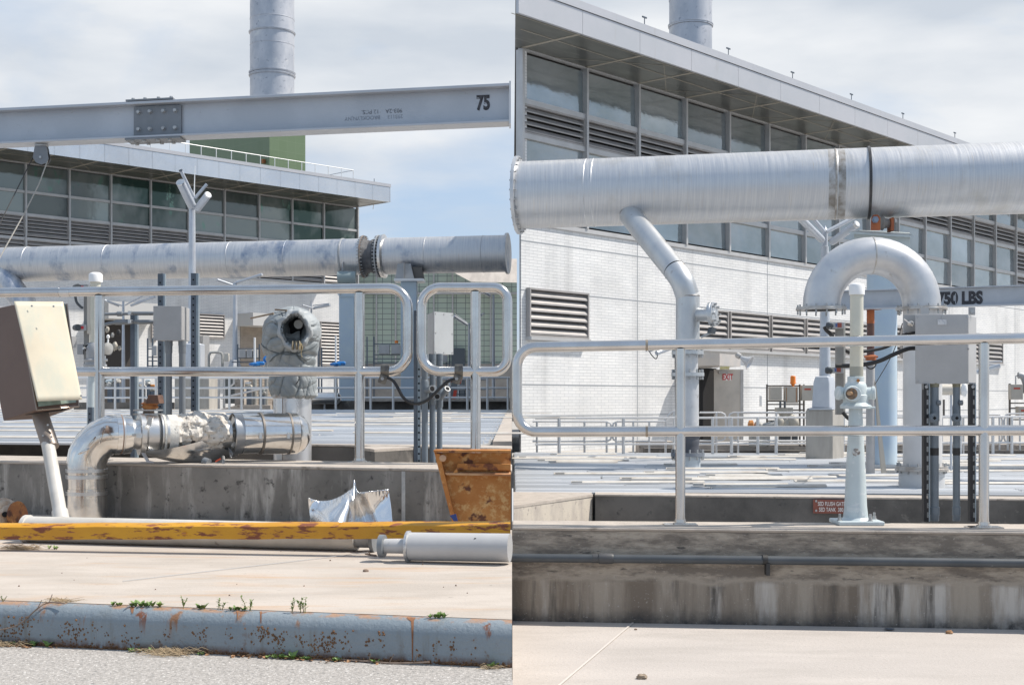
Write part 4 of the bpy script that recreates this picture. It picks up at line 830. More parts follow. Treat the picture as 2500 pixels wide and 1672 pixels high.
# ---- left flush valve stand ----
def stand_left():
    d = 11.9; t = thing('valve_stand', 'valve actuator stand with a white capped tube behind the left railing post', 'valve stand', W(224, 1060, d))
    P = lambda x, y, dd=0: W(x, y, d+dd)
    px = d/F
    part('pedestal', MB().tube([P(225,1060), P(226,885)], [.035*1.4, .03*1.2], 16), BLUEP, t)
    tb = part('clear_tube', MB().tube([P(233,885), P(233,688)], 12.5*px, 20), CREAM, t); part('cap', MB().lathe(P(233.5,689), [(0,16.5*px),(.065,16.5*px),(.08,14*px),(.088,9*px)], 24), WHITEP, tb)
    part('gearbox', MB().lathe(P(232,884), [(0,24*px),(.02,26*px),(.03,20*px),(.09,21*px),(.14,20*px),(.18,12*px)], 20), GREYP, t, bev=.003)
    part('flange', MB().lathe(P(232,886), [(-.03,28*px),(-.012,28*px),(-.01,24*px),(.02,24*px)], 20), GREYP, t)
    m = part('input_shaft_housing', MB().lathe(P(214,850,-.03), [(0,10*px),(.02,14*px),(.1,15*px)], 18, ax=(.45,.9,0)), mat('cast_grey', (.42,.42,.4), (.3,.3,.29), ns=12, rough=.6, metal=.3), t)
    part('shaft', MB().tube([P(203,850,-.07), P(214,850,-.02)], 3*px, 10), STEEL, m); part('bore', MB().lathe(P(213,850,-.035), [(0,9*px),(.003,9*px)], 16, ax=(.45,.9,0)), HOLE, m)
    part('clutch_lever', MB().tube([P(262,853), P(264,830), P(264,824)], [2*px,2*px,1*px], 10).lathe(P(264,822), [(-.02,.002),(-.01,.015),(.01,.015),(.02,.002)], 10), WHITEP, t)
    part('side_flange', MB().lathe(P(252,850,-.02), [(0,10*px),(.05,15*px),(.07,15*px),(.08,8*px)], 14, ax=(.8,-.5,-.1)), MC['cast_grey'], t)
    part('bolt_rod', MB().tube([P(257,868,-.05), P(257,890,-.05)], 1.5*px, 8).tube([P(247,879,-.06),P(262,879,-.06)], 3*px, 8), STEEL, t)
    part('post', MB().box(P(200,0).x, P(213,0).x, d+.05, d+.1, P(0,896).z, P(0,720).z), mat('post_grey', (.27,.27,.26), rough=.6), t)
    part('cable_box', MB().box(P(213,0).x, P(236,0).x, d-.01, d+.06, P(0,815).z, P(0,722).z), mat('cream_box', (.56,.53,.47), rough=.5), t, bev=.004)
    for x, y in ((173, 694), (173, 792)):
        b = part('limit_switch', MB().pbox(x+12, y, x+38, y+15, d-.02, .06), GREYP, t, bev=.003); part('head', MB().lathe(W(x+10, y+8, d), [(0,7*px),(.03,8*px),(.06,8*px)], 14, ax=(.6,-.6,0)), DARK, b)
        part('red_tag', MB().pbox(x+24, y+4, x+31, y+11, d-.022, .003), RED, b)
    part('flex_cable', MB().tube(smooth([P(183,708), P(186,735), P(196,748), P(202,752)]), .012, 10), DARK, t)
    s = part('side_bracket', MB().box(P(186,0).x, P(200,0).x, d+.03, d+.09, P(0,865).z, P(0,840).z), GREYP, t)
stand_left()
strutpost(214, 224, 229, 994, 1045, 11.4, 'short perforated bracket strut at the foot of the valve stand')
# ================= LEFT FOREGROUND =================
def shell(name, fn, nu, nv, mt, par=None, th=.003, **k):
    o = part(name, MB().grid(fn, nu, nv), mt, par, **k) if par else None; return o
# ---- insulated pipe with valve ----
ip = thing('insulated_pipe', 'metal jacketed pipe elbow with torn white insulation and a rusty valve nut', 'insulated pipe', W(215, 1268, 9.0))
A0 = W(212, 1272, 8.98); r0 = .135
P = lambda x, y, d: W(x, y, d)
d0, d1 = 8.98, 9.55
el = [P(212,1275,d0), P(211,1200,d0), P(211,1150,d0)]
cx, cy = 211+75, 1150-12     # bend centre
for a in range(180, 89, -10): el.append(P(286+75*math.cos(math.radians(a)), 1138-78*math.sin(math.radians(a)), d0+.0*a))
hz_ = lambda x: d0+(d1-d0)*(x-286)/(735-286)
el += [P(303,1059.9,hz_(303)), P(318,1059.8,hz_(318))]
part('riser_jacket', MB().tube([P(212,1275,d0), P(211.5,1192,d0)], r0*1.01, 40, False), JACK, ip)
part('elbow_jacket', MB().tube([P(211.5,1194,d0)]+el[2:], [r0*.97]+[r0*(.98+.02*(i%2)) for i in range(len(el)-2)], 40, True), JACK, ip)
for i, t in enumerate((150, 128, 108)):       # gore seams standing proud of the elbow
    a = math.radians(t); c = P(286+75*math.cos(a), 1138-78*math.sin(a), d0); ax = V(math.sin(a), 0, math.cos(a))
    part('gore_seam', MB().lathe(c-ax*.008, [(0,r0*.99),(.004,r0*1.035),(.012,r0*1.035),(.016,r0*.99)], 40, ax=ax), JACK, ip)
for y in (1148, 1163, 1203):
    b = part('band', MB().lathe(P(211.5,y,d0), [(-.012,r0*1.005),(-.011,r0*1.03),(.011,r0*1.03),(.012,r0*1.005)], 40), STEEL, ip); part('buckle', MB().cbox(P(222,y,d0-.137), .035, .014, .034, rz=.25), STEEL, b)
hz_ = lambda x: d0+(d1-d0)*(x-286)/(735-286)
ya = lambda x: 1060-2*(x-286)/450.+ (0)
def hseg(x0, x1, rr0, rr1=None, n=40, caps=True): return MB().tube([P(x0,ya(x0),hz_(x0)), P(x1,ya(x1),hz_(x1))], [rr0, rr1 or rr0], n, caps)
ha = (P(735,ya(735),d1)-P(286,ya(286),d0)).normalized()
part('collar_jacket', hseg(280, 292, r0*1.03), JACK, ip)
part('dark_gasket', hseg(292, 294.5, r0*1.02), mat('gasket_rust', (.2,.12,.08), rough=.8), ip)
fl = part('flange', hseg(295, 299, r0*1.0), STEEL, ip); part('flange', hseg(306, 309, r0*.98), STEEL, ip)
u_ = ha.cross(V(0,0,1)).normalized(); w_ = ha.cross(u_)
for j in range(8): a = math.pi*j/4+.3; p_ = P(302,ya(302),hz_(302))+(u_*math.cos(a)+w_*math.sin(a))*r0*.85; part('rusty_bolt', MB().tube([p_-ha*.03, p_+ha*.04], .014, 6), RUST, ip)
part('valve_neck', MB().lathe(P(309,ya(309),hz_(309)), [(0,r0*.85),(.05,r0*.75),(.1,r0*.8),(.13,r0*.95),(.2,r0*.98)], 36, ax=ha), STEEL, ip)
vb = P(368, 1050, 9.0)
part('valve_body', MB().lathe(P(345,ya(345),hz_(345)), [(0,r0*.8),(.03,r0*1.0),(.1,r0*1.0),(.13,r0*.8)], 36, ax=ha), STEEL, ip)
part('clamp_band', MB().lathe(P(338,ya(338),hz_(338)), [(0,r0*1.02),(.002,r0*1.07),(.035,r0*1.07),(.037,r0*1.02)], 36, ax=ha), STEEL, ip)
part('clamp_strap', MB().prism([P(344,1105,8.85), P(354,1105,8.85), P(364,1124,8.83), P(378,1127,8.82), P(374,1130,8.82), P(358,1128,8.83)], (0,.01,0)), STEEL, ip)
part('clamp_bolt', MB().cbox(P(341,1063,8.87), .04, .03, .03, rz=.1), STEEL, ip); part('clamp_screw', MB().cbox(P(366,1028,8.9), .03, .02, .06, ry=.3), STEEL, ip)
part('bonnet_plate', MB().cbox(P(362,1001,9.15), .17, .14, .01), STEEL, ip); part('bonnet_plate', MB().cbox(P(362,1011,9.15), .175, .14, .012), STEEL, ip)
part('bonnet_stem', MB().lathe(P(363,1030,9.15), [(0,.05),(.1,.034),(.16,.034)], 16), mat('dull_steel', (.3,.25,.21), (.18,.12,.09), ns=15, rough=.6, metal=.5), ip)
part('rusty_collar', MB().lathe(P(366,999,9.12), [(0,.04),(.015,.06),(.03,.05),(.04,.062),(.05,.045)], 18), RUST, ip)
NUT = mat('rusty_nut', (.14,.075,.05), (.085,.05,.04), ns=9, rough=.75, c3=(.4,.16,.06), lo3=.6, hi3=.7, ns3=10, bump=.001, bs=80)
q = [P(356,985,9.05), P(389,985,9.05), P(386,964,9.05), P(361,964,9.05)]
part('square_nut', MB().prism([P(356,985,9.06),P(389,985,9.06),P(385,964,9.06),P(361,964,9.06)], (.01,.1,.0)), NUT, ip, bev=.004)
part('jacket_ring', hseg(388, 392, r0*1.04), STEEL, ip); part('jacket_ring', hseg(400, 406, r0*1.01), STEEL, ip)
part('bare_pipe', hseg(375, 560, r0*.72), STEEL, ip)
FOAM = mat('foam_insulation', (.6,.57,.52), (.42,.38,.33), lo=.5, hi=.7, ns=14, rough=1, c3=(.14,.12,.11), lo3=.57, hi3=.68, ns3=28, bump=.004, bs=50)  # dark flecks stand in for shade in the foam's crevices
def lump(c, sx, sy, sz, seed, n=22, rg=.22):
    from mathutils import noise as nz
    def fn(u, v):
        th, ph = 2*math.pi*u, math.pi*v; q = V(math.sin(ph)*math.cos(th), math.sin(ph)*math.sin(th), math.cos(ph)); k = 1+rg*nz.noise(q*2.1+V(seed,0,0))+rg*.55*nz.noise(q*6+V(0,seed,0))+rg*.3*nz.noise(q*14+V(0,seed,0)); return c+V(q.x*sx*k, q.y*sy*k, q.z*sz*k)
    return MB().grid(fn, n*2, n)
part('insulation', hseg(394, 428, r0*1.0), mat('foam_band', (.66,.65,.61), (.52,.5,.46), ns=14, rough=.9, bump=.004, bs=50), ip, label='clean white band of insulation at the valve')
part('insulation', lump(P(437,1058,9.2), .13, .16, .128, 1, 36, .2), FOAM, ip, label='crumbling grey white insulation lump')
part('insulation', lump(P(480,1048,9.26), .12, .16, .122, 5, 36, .2), FOAM, ip, label='rounded white insulation lump in the middle')
part('insulation', lump(P(520,1056,9.3), .15, .15, .125, 9, 36, .2), FOAM, ip, label='insulation lump tucked in the jacket end')
part('insulation', MB().tube([P(505,1052,9.33), P(545,1051,9.4)], [r0*.93, r0*.98], 36), FOAM, ip)
# torn jacket: an open trough under the insulation
def trough(u, v):
    x = 364+(566-364)*u; d = 8.98+(9.45-8.98)*u; top = 1096-62*u**1.6 if u > .3 else 1096-9*u/.3*1.0; 
    top = 1099-46*u**1.7; rr = r0*(1.04+.12*math.sin(math.pi*u)); cyy = 1063+14*math.sin(math.pi*u*.85)
    a0 = math.asin(max(-1, min(1, (cyy-top)/(rr*F/d)))); a = a0+(-math.pi*.9-a0)*v; c = P(x, cyy, d); return c+V(0, -rr*math.cos(a), rr*math.sin(a))
part('torn_jacket', MB().grid(trough, 40, 20), JACK, ip, sharp=60)
jb = MB()
part('end_ring', MB().lathe(P(566,ya(566)+4,9.42), [(-.006,r0*1.12),(.0,r0*1.15),(.03,r0*1.13),(.036,r0*1.08)], 40, ax=ha), STEEL, ip)
part('jacket', hseg(567, 588, r0*1.08, r0*1.05, caps=False), mat('jacket_dull', (.4,.41,.42), rough=.3, metal=.8), ip)
part('jacket', hseg(588, 632, r0*1.06, r0*1.05, caps=False), JACK, ip); part('jacket', hseg(632, 700, r0*1.1, r0*1.1, caps=False), JACK, ip); part('jacket', hseg(700, 722, r0*1.1, r0*1.1), JACK, ip)
part('jacket_cap', MB().lathe(P(722,ya(722),hz_(722)), [(0,r0*1.09),(.05,r0*.95),(.085,r0*.6),(.09,.01)], 40, ax=ha), JACK, ip)
for x in (634, 702):
    b = part('band', MB().lathe(P(x,ya(x),hz_(x)), [(-.008,r0*1.09),(-.007,r0*1.13),(.007,r0*1.13),(.008,r0*1.09)], 40, ax=ha), mat('band_dark', (.2,.18,.16), rough=.5, metal=.5), ip); part('buckle', MB().cbox(P(x+3,ya(x)+5,hz_(x)-.15), .02, .012, .04), STEEL, b)
part('drain_valve', MB().tube([P(545,1115,9.2), P(545,1140,9.1)], .012, 10).tube([P(515,1138,9.05), P(562,1141,9.0)], .014, 12).tube([P(533,1136,9.04),P(537,1136.5,9.03)], .02, 12).tube([P(545,1137,9.03),P(549,1137.5,9.02)], .02, 12), STEEL, ip)
part('drain_cap', MB().tube([P(498,1126,9.1), P(510,1130,9.08)], .03, 14), GREYD, ip)
part('red_handle', MB().cbox(P(532,1123,9.0), .04, .006, .01, ry=-.5), mat('handle_red', (.6,.08,.03), rough=.5), ip)
# ---- vertical pipe with fabric cover ----
vp = thing('covered_pipe', 'vertical silver pipe with a laced grey fabric cover over its nozzle', 'pipe', W(714, 1131, 10.0)); dv = 9.98
part('pipe_jacket', MB().tube([P(714,1136,dv), P(714,958,dv)], 46*dv/F, 48), mat('pipe_jacket_bright', (.66,.66,.66), (.56,.56,.57), ns=3, rough=.27, metal=.75, rvar=.12), vp)
part('seam_strip', MB().tube([P(690,1136,dv-.134), P(690,960,dv-.134)], .003, 6), mat('seam_rust', (.2,.16,.13), rough=.7), vp)
part('jacket_lip', MB().lathe(P(714,972,dv), [(0,46*dv/F+.001),(.006,.153),(.03,.153),(.04,.148)], 48), mat('lip_stained', (.5,.48,.46), (.25,.16,.1), lo=.55, hi=.65, ns=14, rough=.6, metal=.4), vp)
CLOTH = mat('cover_cloth', (.21,.235,.245), (.28,.305,.315), ns=5, rough=.45, c3=(.37,.395,.4), lo3=.5, hi3=.75, ns3=2.5, bump=.002, bs=60)
from mathutils import noise as nz
prof = [(975,44,42),(966,52,60),(950,58,59),(930,59,60),(915,56,58),(900,58,60),(893,60,58),(880,62,60),(862,68,64),(845,73,68),(825,74,72),(805,72,72),(785,66,66),(768,52,50),(757,34,34),(750,18,16),(747,3,3)]
def cover(u, v):
    f = v*(len(prof)-1); i = min(int(f), len(prof)-2); t = f-i; y = prof[i][0]*(1-t)+prof[i+1][0]*t; l_ = prof[i][1]*(1-t)+prof[i+1][1]*t; r_ = prof[i][2]*(1-t)+prof[i+1][2]*t
    th = 2*math.pi*u; cx = 717-5*math.sin(v*3); wv = l_*(.5-.5*math.cos(th))+r_*(.5+.5*math.cos(th))
    X_ = cx+wv*math.cos(th); phi = math.atan2(y-806, X_-719); rad = math.hypot(X_-719, y-806); front = max(0, -math.sin(th))
    w1 = nz.noise(V(math.cos(th)*1.5, math.sin(th)*1.5, y*.018)); pl = 1-abs(math.sin(phi*4.5+1.6*w1+rad*.012)); pl2 = 1-abs(math.sin(phi*8+4*w1))
    up = max(0, min(1, (905-y)/25)); up2 = 1-up
    fold = up*(front+.25)*(-6.5*pl**4-3*pl2**6)+up2*(-7*(1-abs(math.sin(th*5+y*.03+2*w1)))**4-3*(1-abs(math.sin(th*9-y*.05+3*w1)))**6)+6*nz.noise(V(math.cos(th)*1.3, math.sin(th)*1.3, y*.02))-3.2*(1-abs(math.sin(y*.085+2.2*math.sin(th*2)+1.5*w1)))**5
    if y > 968: fold *= 1.6
    pinch = -4*math.exp(-((y-905)/5.)**2)-5*math.exp(-((y-872+9*math.cos(th+math.pi/2))/5.)**2)
    rr = max(2, wv+fold*.8+pinch)*dv/F; c = P(cx, y, dv); dep = 1+.28*math.exp(-((y-812)/45.)**2)*max(0,-math.sin(th))
    # open throat at the front of the nozzle
    return c+V(rr*math.cos(th), rr*math.sin(th)*dep*.95, 0)
cvm = MB().grid(cover, 200, 150); 
hc = P(719, 806, dv-.28)
keep = []
for f_ in cvm.f:
    c = sum((cvm.v[i] for i in f_), Vector())/len(f_); px = 1250+c.x*F/c.y; py = H-(c.z-E)*F/c.y
    if c.y < dv and ((px-719)/29.)**2+((py-806)/34.)**2 < 1: continue
    keep.append(f_)
cvm.f = keep
fc_ = part('fabric_cover', cvm, CLOTH, vp, sharp=50)
def collar(u, v):
    th = 2*math.pi*u; k = [(.72,.06),(.80,-.03),(.92,-.075),(1.05,-.07),(1.14,-.03),(1.16,.04)][min(5,int(v*5.001))]; j = 1+.05*math.sin(th*9)*v+.04*math.sin(th*4+1)
    return P(719+37*k[0]*j*math.cos(th), 806+(44*k[0]*j+2*(1-v)*math.sin(23*th))*math.sin(th), dv-.2+k[1]+.012*math.sin(th*6))
part('rolled_collar', MB().grid(collar, 80, 5), mat('collar_cloth', (.38,.4,.41), (.3,.325,.335), ns=5, rough=.6, bump=.004, bs=25), fc_, sharp=80)
def throat(u, v):
    th = 2*math.pi*u; k = 1.05-.5*v; j = 1+.12*math.sin(th*5+v*3); return P(719+4*v+30*k*j*math.cos(th), 806-8*v+37*k*j*math.sin(th), dv-.19+.17*v)
part('throat', MB().grid(throat, 48, 8), mat('throat_shade_cloth', (.13,.15,.16), (.19,.21,.22), ns=7, rough=.7, bump=.01, bs=12), fc_, sharp=80)  # darker copy of the cover cloth, shade inside the throat painted in
part('throat_back', MB().lathe(P(722,800,dv-.03), [(0,.062),(.004,.062)], 24, ax=(0,1,0)), HOLE, fc_)
part('nozzle_ring', MB().lathe(P(730,792,dv-.05), [(-.03,.022),(-.03,.034),(0,.036),(0,.022)], 20, ax=(0,1,0)), mat('nozzle_cream', (.5,.49,.45), rough=.4), fc_)
part('throat_flap', MB().grid(lambda u,v: P(698+34*u, 812+22*v+4*math.sin(5*u), dv-.14+.05*u+.03*math.sin(v*3)), 10, 8), CLOTH, fc_)
TIE = mat('tie_cord', (.4,.28,.12), (.5,.4,.22), ns=30, rough=.9)
part('tie_cord', MB().tube(smooth([P(735,838,dv-.31),P(738,850,dv-.32),P(735,862,dv-.32),P(738,872,dv-.31)]), .0025, 6).tube(smooth([P(735,838,dv-.31),P(731,848,dv-.32),P(733,856,dv-.32)]), .0025, 6), TIE, fc_)
for i, x in enumerate((716, 724, 732)): part('gather_strap', MB().grid(lambda u,v: P(x-3+6*u+(x-722)*.3*v, 832+22*v, dv-.285-.01*math.sin(6*u)-.015*math.sin(3*v)), 4, 8), mat('strap_tan', (.24,.2,.14), (.3,.27,.2), ns=9, rough=.8), fc_)
part('edge_piping', MB().tube(smooth([cover(.62+.26*i/12, .42+.08*math.sin(i/12*3.1))+V(0,-.006,0) for i in range(13)], 3), .004, 6).tube(smooth([cover(.55+.4*i/12, .58-.1*math.sin(i/12*3.1))+V(0,-.006,0) for i in range(13)], 3), .004, 6), mat('piping_dark', (.1,.12,.13), rough=.7), fc_)
part('batten', MB().tube([P(612,777,dv-.05), P(668,765,dv-.12)], .007, 6).cbox(P(686,757,dv-.15), .09, .02, .012, ry=.06), mat('batten_wood', (.3,.23,.16), (.2,.15,.11), ns=20, rough=.8), fc_)
part('neck_cord', MB().tube(smooth([P(727,898,dv-.2),P(730,912,dv-.22),P(729,928,dv-.22),P(722,938,dv-.21)]), .004, 6), BLACK, fc_)
# ---- fallen lamp post: box, arm and the pole lying on the slab ----
fp = thing('fallen_lamp_post', 'fallen lamp post whose brown box with a yellowed lens leans over the parapet wall', 'lamp post', W(150, 1300, 7.6))
PG = mat('pole_offwhite', (.56,.54,.5), (.48,.46,.42), ns=5, rough=.45, c4=(.3,.27,.24), lo4=.68, hi4=.76, ns4=20)
pr_ = .073; pL, pR = V(wx(66,7.55), 7.55, SLABZ+pr_+.003), V(wx(872,7.1), 7.1, SLABZ+pr_+.003)
part('pole', MB().tube([pL, pR], pr_, 32), PG, fp)
pu_ = (pR-pL).normalized()
part('pole_end_ring', MB().lathe(pL, [(-.012,pr_*.9),(-.01,pr_*1.1),(.014,pr_*1.1),(.016,pr_)], 32, ax=pu_), PG, fp)
part('pole_sleeve', MB().tube([pR, pR+pu_*.09], pr_*.78, 28), GREYP, fp)
part('base_flange', MB().lathe(pR+pu_*.09, [(0,pr_*.8),(.001,.086),(.022,.086),(.024,.03)], 28, ax=pu_), GREYD, fp)
a0 = W(150, 1272, 7.55); a1 = W(113, 1060, 7.9); a2 = W(98, 1012, 7.95)
part('arm', MB().tube([a0, a1], .039, 24), PG, fp); part('arm_collar', MB().lathe(a0+(a1-a0).normalized()*.0, [(0,.047),(.07,.046),(.072,.04)], 24, ax=(a1-a0).normalized()), PG, fp)
BR = mat('lamp_brown', (.105,.062,.047), (.125,.078,.06), ns=2, rough=.5, metal=.1, c4=(.24,.2,.17), lo4=.72, hi4=.78, ns4=30)
part('arm_sleeve', MB().tube([W(124,1092,7.86), a2], .05, 24), mat('sleeve_brown', (.2,.165,.14), (.26,.22,.19), ns=8, rough=.45, metal=.3), fp)
K = [W(90,1001,7.75), W(192,992,7.95), W(163,742,8.1), W(43,742,7.9), W(8,1027,8.02), W(108,1022,8.3), W(80,738,8.4), W(-45,760,8.2)]
lb_ = part('lamp_box', MB().hexa(K), BR, fp, bev=.006)
part('box_rim', MB().tube([K[0],K[3]], .006, 6).tube([K[0],K[1]], .006, 6).tube([K[1],K[2]], .006, 6), mat('rim_bronze', (.3,.24,.2), rough=.35, metal=.6), lb_)
part('gasket_glass', MB().prism([K[0].lerp(K[1],.07).lerp(K[3],.03)+V(0,-.012,0), K[0].lerp(K[1],.96).lerp(K[2],.04)+V(0,-.012,0), K[3].lerp(K[2],.97)+V(0,-.012,0), K[3].lerp(K[2],.03)+V(0,-.012,0)], (0,.008,0)), mat('old_glass', (.28,.36,.31), (.18,.22,.19), ns=6, rough=.15), lb_)
LENS = mat('yellowed_lens', (.68,.61,.47), (.62,.55,.42), ns=3, rough=.22, c3=(.56,.55,.45), lo3=.42, hi3=.62, ns3=4, st3=(1.5,1.5,.6))
Q = [W(99,979,7.72), W(207,975,7.9), W(161,738,8.03), W(42,737,7.85)]
def lensf(u, v):
    q = Q[0].lerp(Q[1], u).lerp(Q[3].lerp(Q[2], u), v); return q+V(0, -.05-.016*math.sin(math.pi*u)*math.sin(math.pi*v), 0)
lm_ = part('lens', MB().grid(lensf, 20, 20), LENS, lb_, sharp=80); so2 = lm_.modifiers.new('s', 'SOLIDIFY'); so2.thickness = .006
for (x, y) in ((78,747),(131,748),(107,968),(198,966)): part('lens_screw', MB().lathe(W(x,y,7.75 if y > 800 else 7.83), [(0,.006),(.004,.006)], 10, ax=(0,-1,0)), BOLT, lb_)
part('wing_tab', MB().cbox(W(112,1006,7.95), .22, .1, .006, ry=-.12, rz=.2), BLACK, lb_)
part('latch_row', MB().cbox(W(140,998,7.87), .15, .01, .008, ry=-.06), mat('latch_rust', (.3,.2,.15), (.1,.08,.07), ns=30, rough=.8), lb_)
for (x,y) in ((117,1037),(105,1063),(124,1075),(126,1066)): part('set_screw', MB().lathe(W(x,y,7.83), [(0,.006),(.012,.006)], 8, ax=(.2,-1,0)), BOLT, fp)
# ---- yellow steel beam ----
YEL = mat('rusty_yellow', (.58,.29,.01), (.5,.23,.008), ns=4, st=(.6,1,1), rough=.42, c3=(.19,.06,.03), lo3=.53, hi3=.58, ns3=7, st3=(.7,1.5,2.5), r3=.8, c4=(.25,.08,.03), lo4=.6, hi4=.65, ns4=26, st4=(.35,1,1.6), bump=.0012, bs=50)
yb = thing('yellow_beam', 'long rusty yellow angle beam lying in front of the dark parapet wall', 'beam', W(600, 1318, 7.05))
yd = Ln(0, 7.1, 1250, 6.74)
def ypt(px, y, o): d = yd(px); return V(wx(px, d), d+o, W(0, y, d).z)
zt_, zb2 = W(0,1289,yd(0)).z, W(0,1319,yd(0)).z
ym = []
for px in (-700, 1246):
    d = yd(px); x = wx(px, d); zb2 = W(0,1319 if px == -1 else (1319-.004*(px+0) if px > 0 else 1319-.0*px),d).z; zt_ = zb2+.066; zf = 0; ym.append([V(x,d,zb2+zf),V(x,d,zt_+zf),V(x,d+.022,zt_+zf+.012),V(x,d+.085,zt_+zf+.016),V(x,d+.085,zt_+zf-.002),V(x,d+.03,zt_+zf-.002),V(x,d+.012,zt_+zf-.01),V(x,d+.012,zb2+zf)])
mb = MB(); n = 8; seg = 30; vs = []
for k in range(seg+1):
    for j in range(n): q = ym[0][j].lerp(ym[1][j], k/seg); q.z += .0018*math.sin(k*1.7+1); vs.append(q)
mb.add(vs, [(k*n+j, (k+1)*n+j, (k+1)*n+(j+1)%n, k*n+(j+1)%n) for k in range(seg) for j in range(n)]+[tuple(range(n-1,-1,-1)), tuple(seg*n+j for j in range(n))])
part('angle', mb, YEL, yb, sharp=30)
part('bolt_stub', MB().cbox(ypt(450,1301,-.006), .022, .012, .008), RUST, yb)
for px in (-100, 1200):
    d = yd(px); zb2 = W(0,1319 if px<600 else 1314,d).z; zf = 0; h_ = zb2+zf-.002-SLABZ; solo('timber_block', MB().box(wx(px,d)-.05, wx(px,d)+.05, d+.014, d+.1, SLABZ, SLABZ+h_), mat('timber', (.24,.19,.13), (.17,.13,.09), ns=12, st=(3,1,1), rough=.9), 'timber packer under the %s of the yellow beam' % {-100:'left end',1200:'right end'}[px], 'packer')
# ---- second grey pole on the right ----
gp = thing('grey_pole', 'light grey pole with a welded flange lying over the right end of the yellow beam', 'pole', W(1100, 1372, 6.6))
g0 = V(wx(996,6.62), 6.62, SLABZ+.079); g1 = V(wx(1245,6.52), 6.52, SLABZ+.083); gu = (g1-g0).normalized()
PG2 = mat('pole_lightgrey', (.46,.46,.46), (.41,.41,.41), ns=3, rough=.4, c4=(.25,.25,.26), lo4=.7, hi4=.77, ns4=18)
part('tube', MB().tube([g0, g1], .071, 36), PG2, gp)
part('weld_flange', MB().lathe(g0, [(-.006,.0715),(-.005,.078),(.008,.08),(.012,.072)], 36, ax=gu), mat('weld_bright', (.6,.6,.6), (.4,.4,.4), ns=40, rough=.35, metal=.6, bump=.003, bs=60), gp)
part('stub', MB().tube([g0-gu*.12, g0-gu*.005], .037, 28), PG2, gp)
part('end_flange', MB().lathe(g0-gu*.15, [(0,.02),(.002,.058),(.028,.058),(.03,.037)], 30, ax=gu), GREYD, gp)
part('hole', MB().lathe(W(1160,1316,6.5), [(0,.007),(.002,.007)], 12, ax=(0,1,.1)), HOLE, gp)
# ---- rusty steel hopper on the right ----
RS = mat('rusted_steel', (.4,.15,.035), (.52,.24,.07), ns=5, rough=.8, c3=(.17,.06,.03), lo3=.54, hi3=.6, ns3=9, c4=(.55,.3,.12), lo4=.62, hi4=.7, ns4=14, bump=.0015, bs=60)
RS2 = mat('rusted_panel', (.4,.16,.04), (.47,.22,.065), ns=7, rough=.8, c3=(.56,.34,.14), lo3=.5, hi3=.62, ns3=20, c4=(.12,.045,.025), lo4=.58, hi4=.64, ns4=9, bump=.002, bs=50)
rh = thing('steel_hopper', 'rusty orange steel hopper frame standing on the slab beside the grey pole', 'hopper', W(1160, 1290, 7.9)); d = 7.95
def rq(pts, dd, th): return MB().prism([W(x,y,d+dd) for x,y in pts], (0,th,0))
part('panel', rq([(1112,1290),(1247,1290),(1247,1105),(1064,1105)], .06, .012), RS2, rh)
part('side_flange', rq([(1108,1292),(1117,1292),(1074,1108),(1060,1104)], .0, .062), RS, rh, bev=.003)
part('top_flange', MB().hexa([W(1059,1104,d-.02),W(1247,1104,d-.02),W(1247,1099,d-.02),W(1058,1098,d-.02),W(1064,1101,d+.1),W(1247,1101,d+.1),W(1247,1096,d+.1),W(1064,1096,d+.1)]), RS, rh, bev=.002)
sh = part('shelf', MB().hexa([W(1090,1159,d-.005),W(1247,1162,d-.005),W(1247,1158,d-.005),W(1086,1154,d-.005),W(1090,1156,d+.06),W(1247,1158,d+.06),W(1247,1152,d+.06),W(1090,1150,d+.06)]), mat('rust_edge', (.5,.3,.16), (.35,.15,.06), ns=8, rough=.8), rh)
part('upper_rail', rq([(1112,1147),(1247,1148),(1247,1132),(1118,1131)], .03, .03), RS, rh, bev=.003)
part('gusset', rq([(1105,1155),(1117,1153),(1117,1140)], .0, .012), RS, rh)
part('rivet', MB().lathe(W(1081,1118,d-.0), [(0,.022),(.004,.02),(.008,.01)], 14, ax=(.0,-1,0)), mat('rivet_pale', (.5,.32,.2), rough=.7), rh)
solo('blue_tag', MB().prism([W(1098,1258,7.8),W(1113,1254,7.8),W(1118,1272,7.8),W(1108,1272,7.8)], (0,.01,0)), mat('tag_blue', (.02,.05,.2), rough=.4), 'small dark blue plastic scrap under the rusty hopper edge', 'scrap')
# ---- rusty casting at the left edge ----
rc = thing('rusty_casting', 'rust and white stained pipe casting at the far left behind the yellow beam', 'casting', W(20, 1290, 7.9))
CAST = mat('stained_casting', (.5,.42,.34), (.3,.17,.09), lo=.42, hi=.58, ns=9, rough=.75, c3=(.07,.035,.025), lo3=.58, hi3=.64, ns3=9, bump=.003, bs=40)
part('body', MB().lathe(W(-40,1262,7.9), [(0,.07),(.1,.085),(.17,.09),(.2,.07)], 28, ax=(1,-.1,.12)), CAST, rc)
part('flange', MB().lathe(W(38,1262,7.86), [(0,.075),(.005,.092),(.022,.095),(.026,.06)], 28, ax=(1,-.25,.1)), RUST, rc)
part('lug', lump(W(5,1230,7.85), .05, .05, .035, 3, 12), CAST, rc)
part('bore', MB().lathe(W(12,1255,7.8), [(0,.016),(.01,.016)], 14, ax=(.2,-1,0)), HOLE, rc)
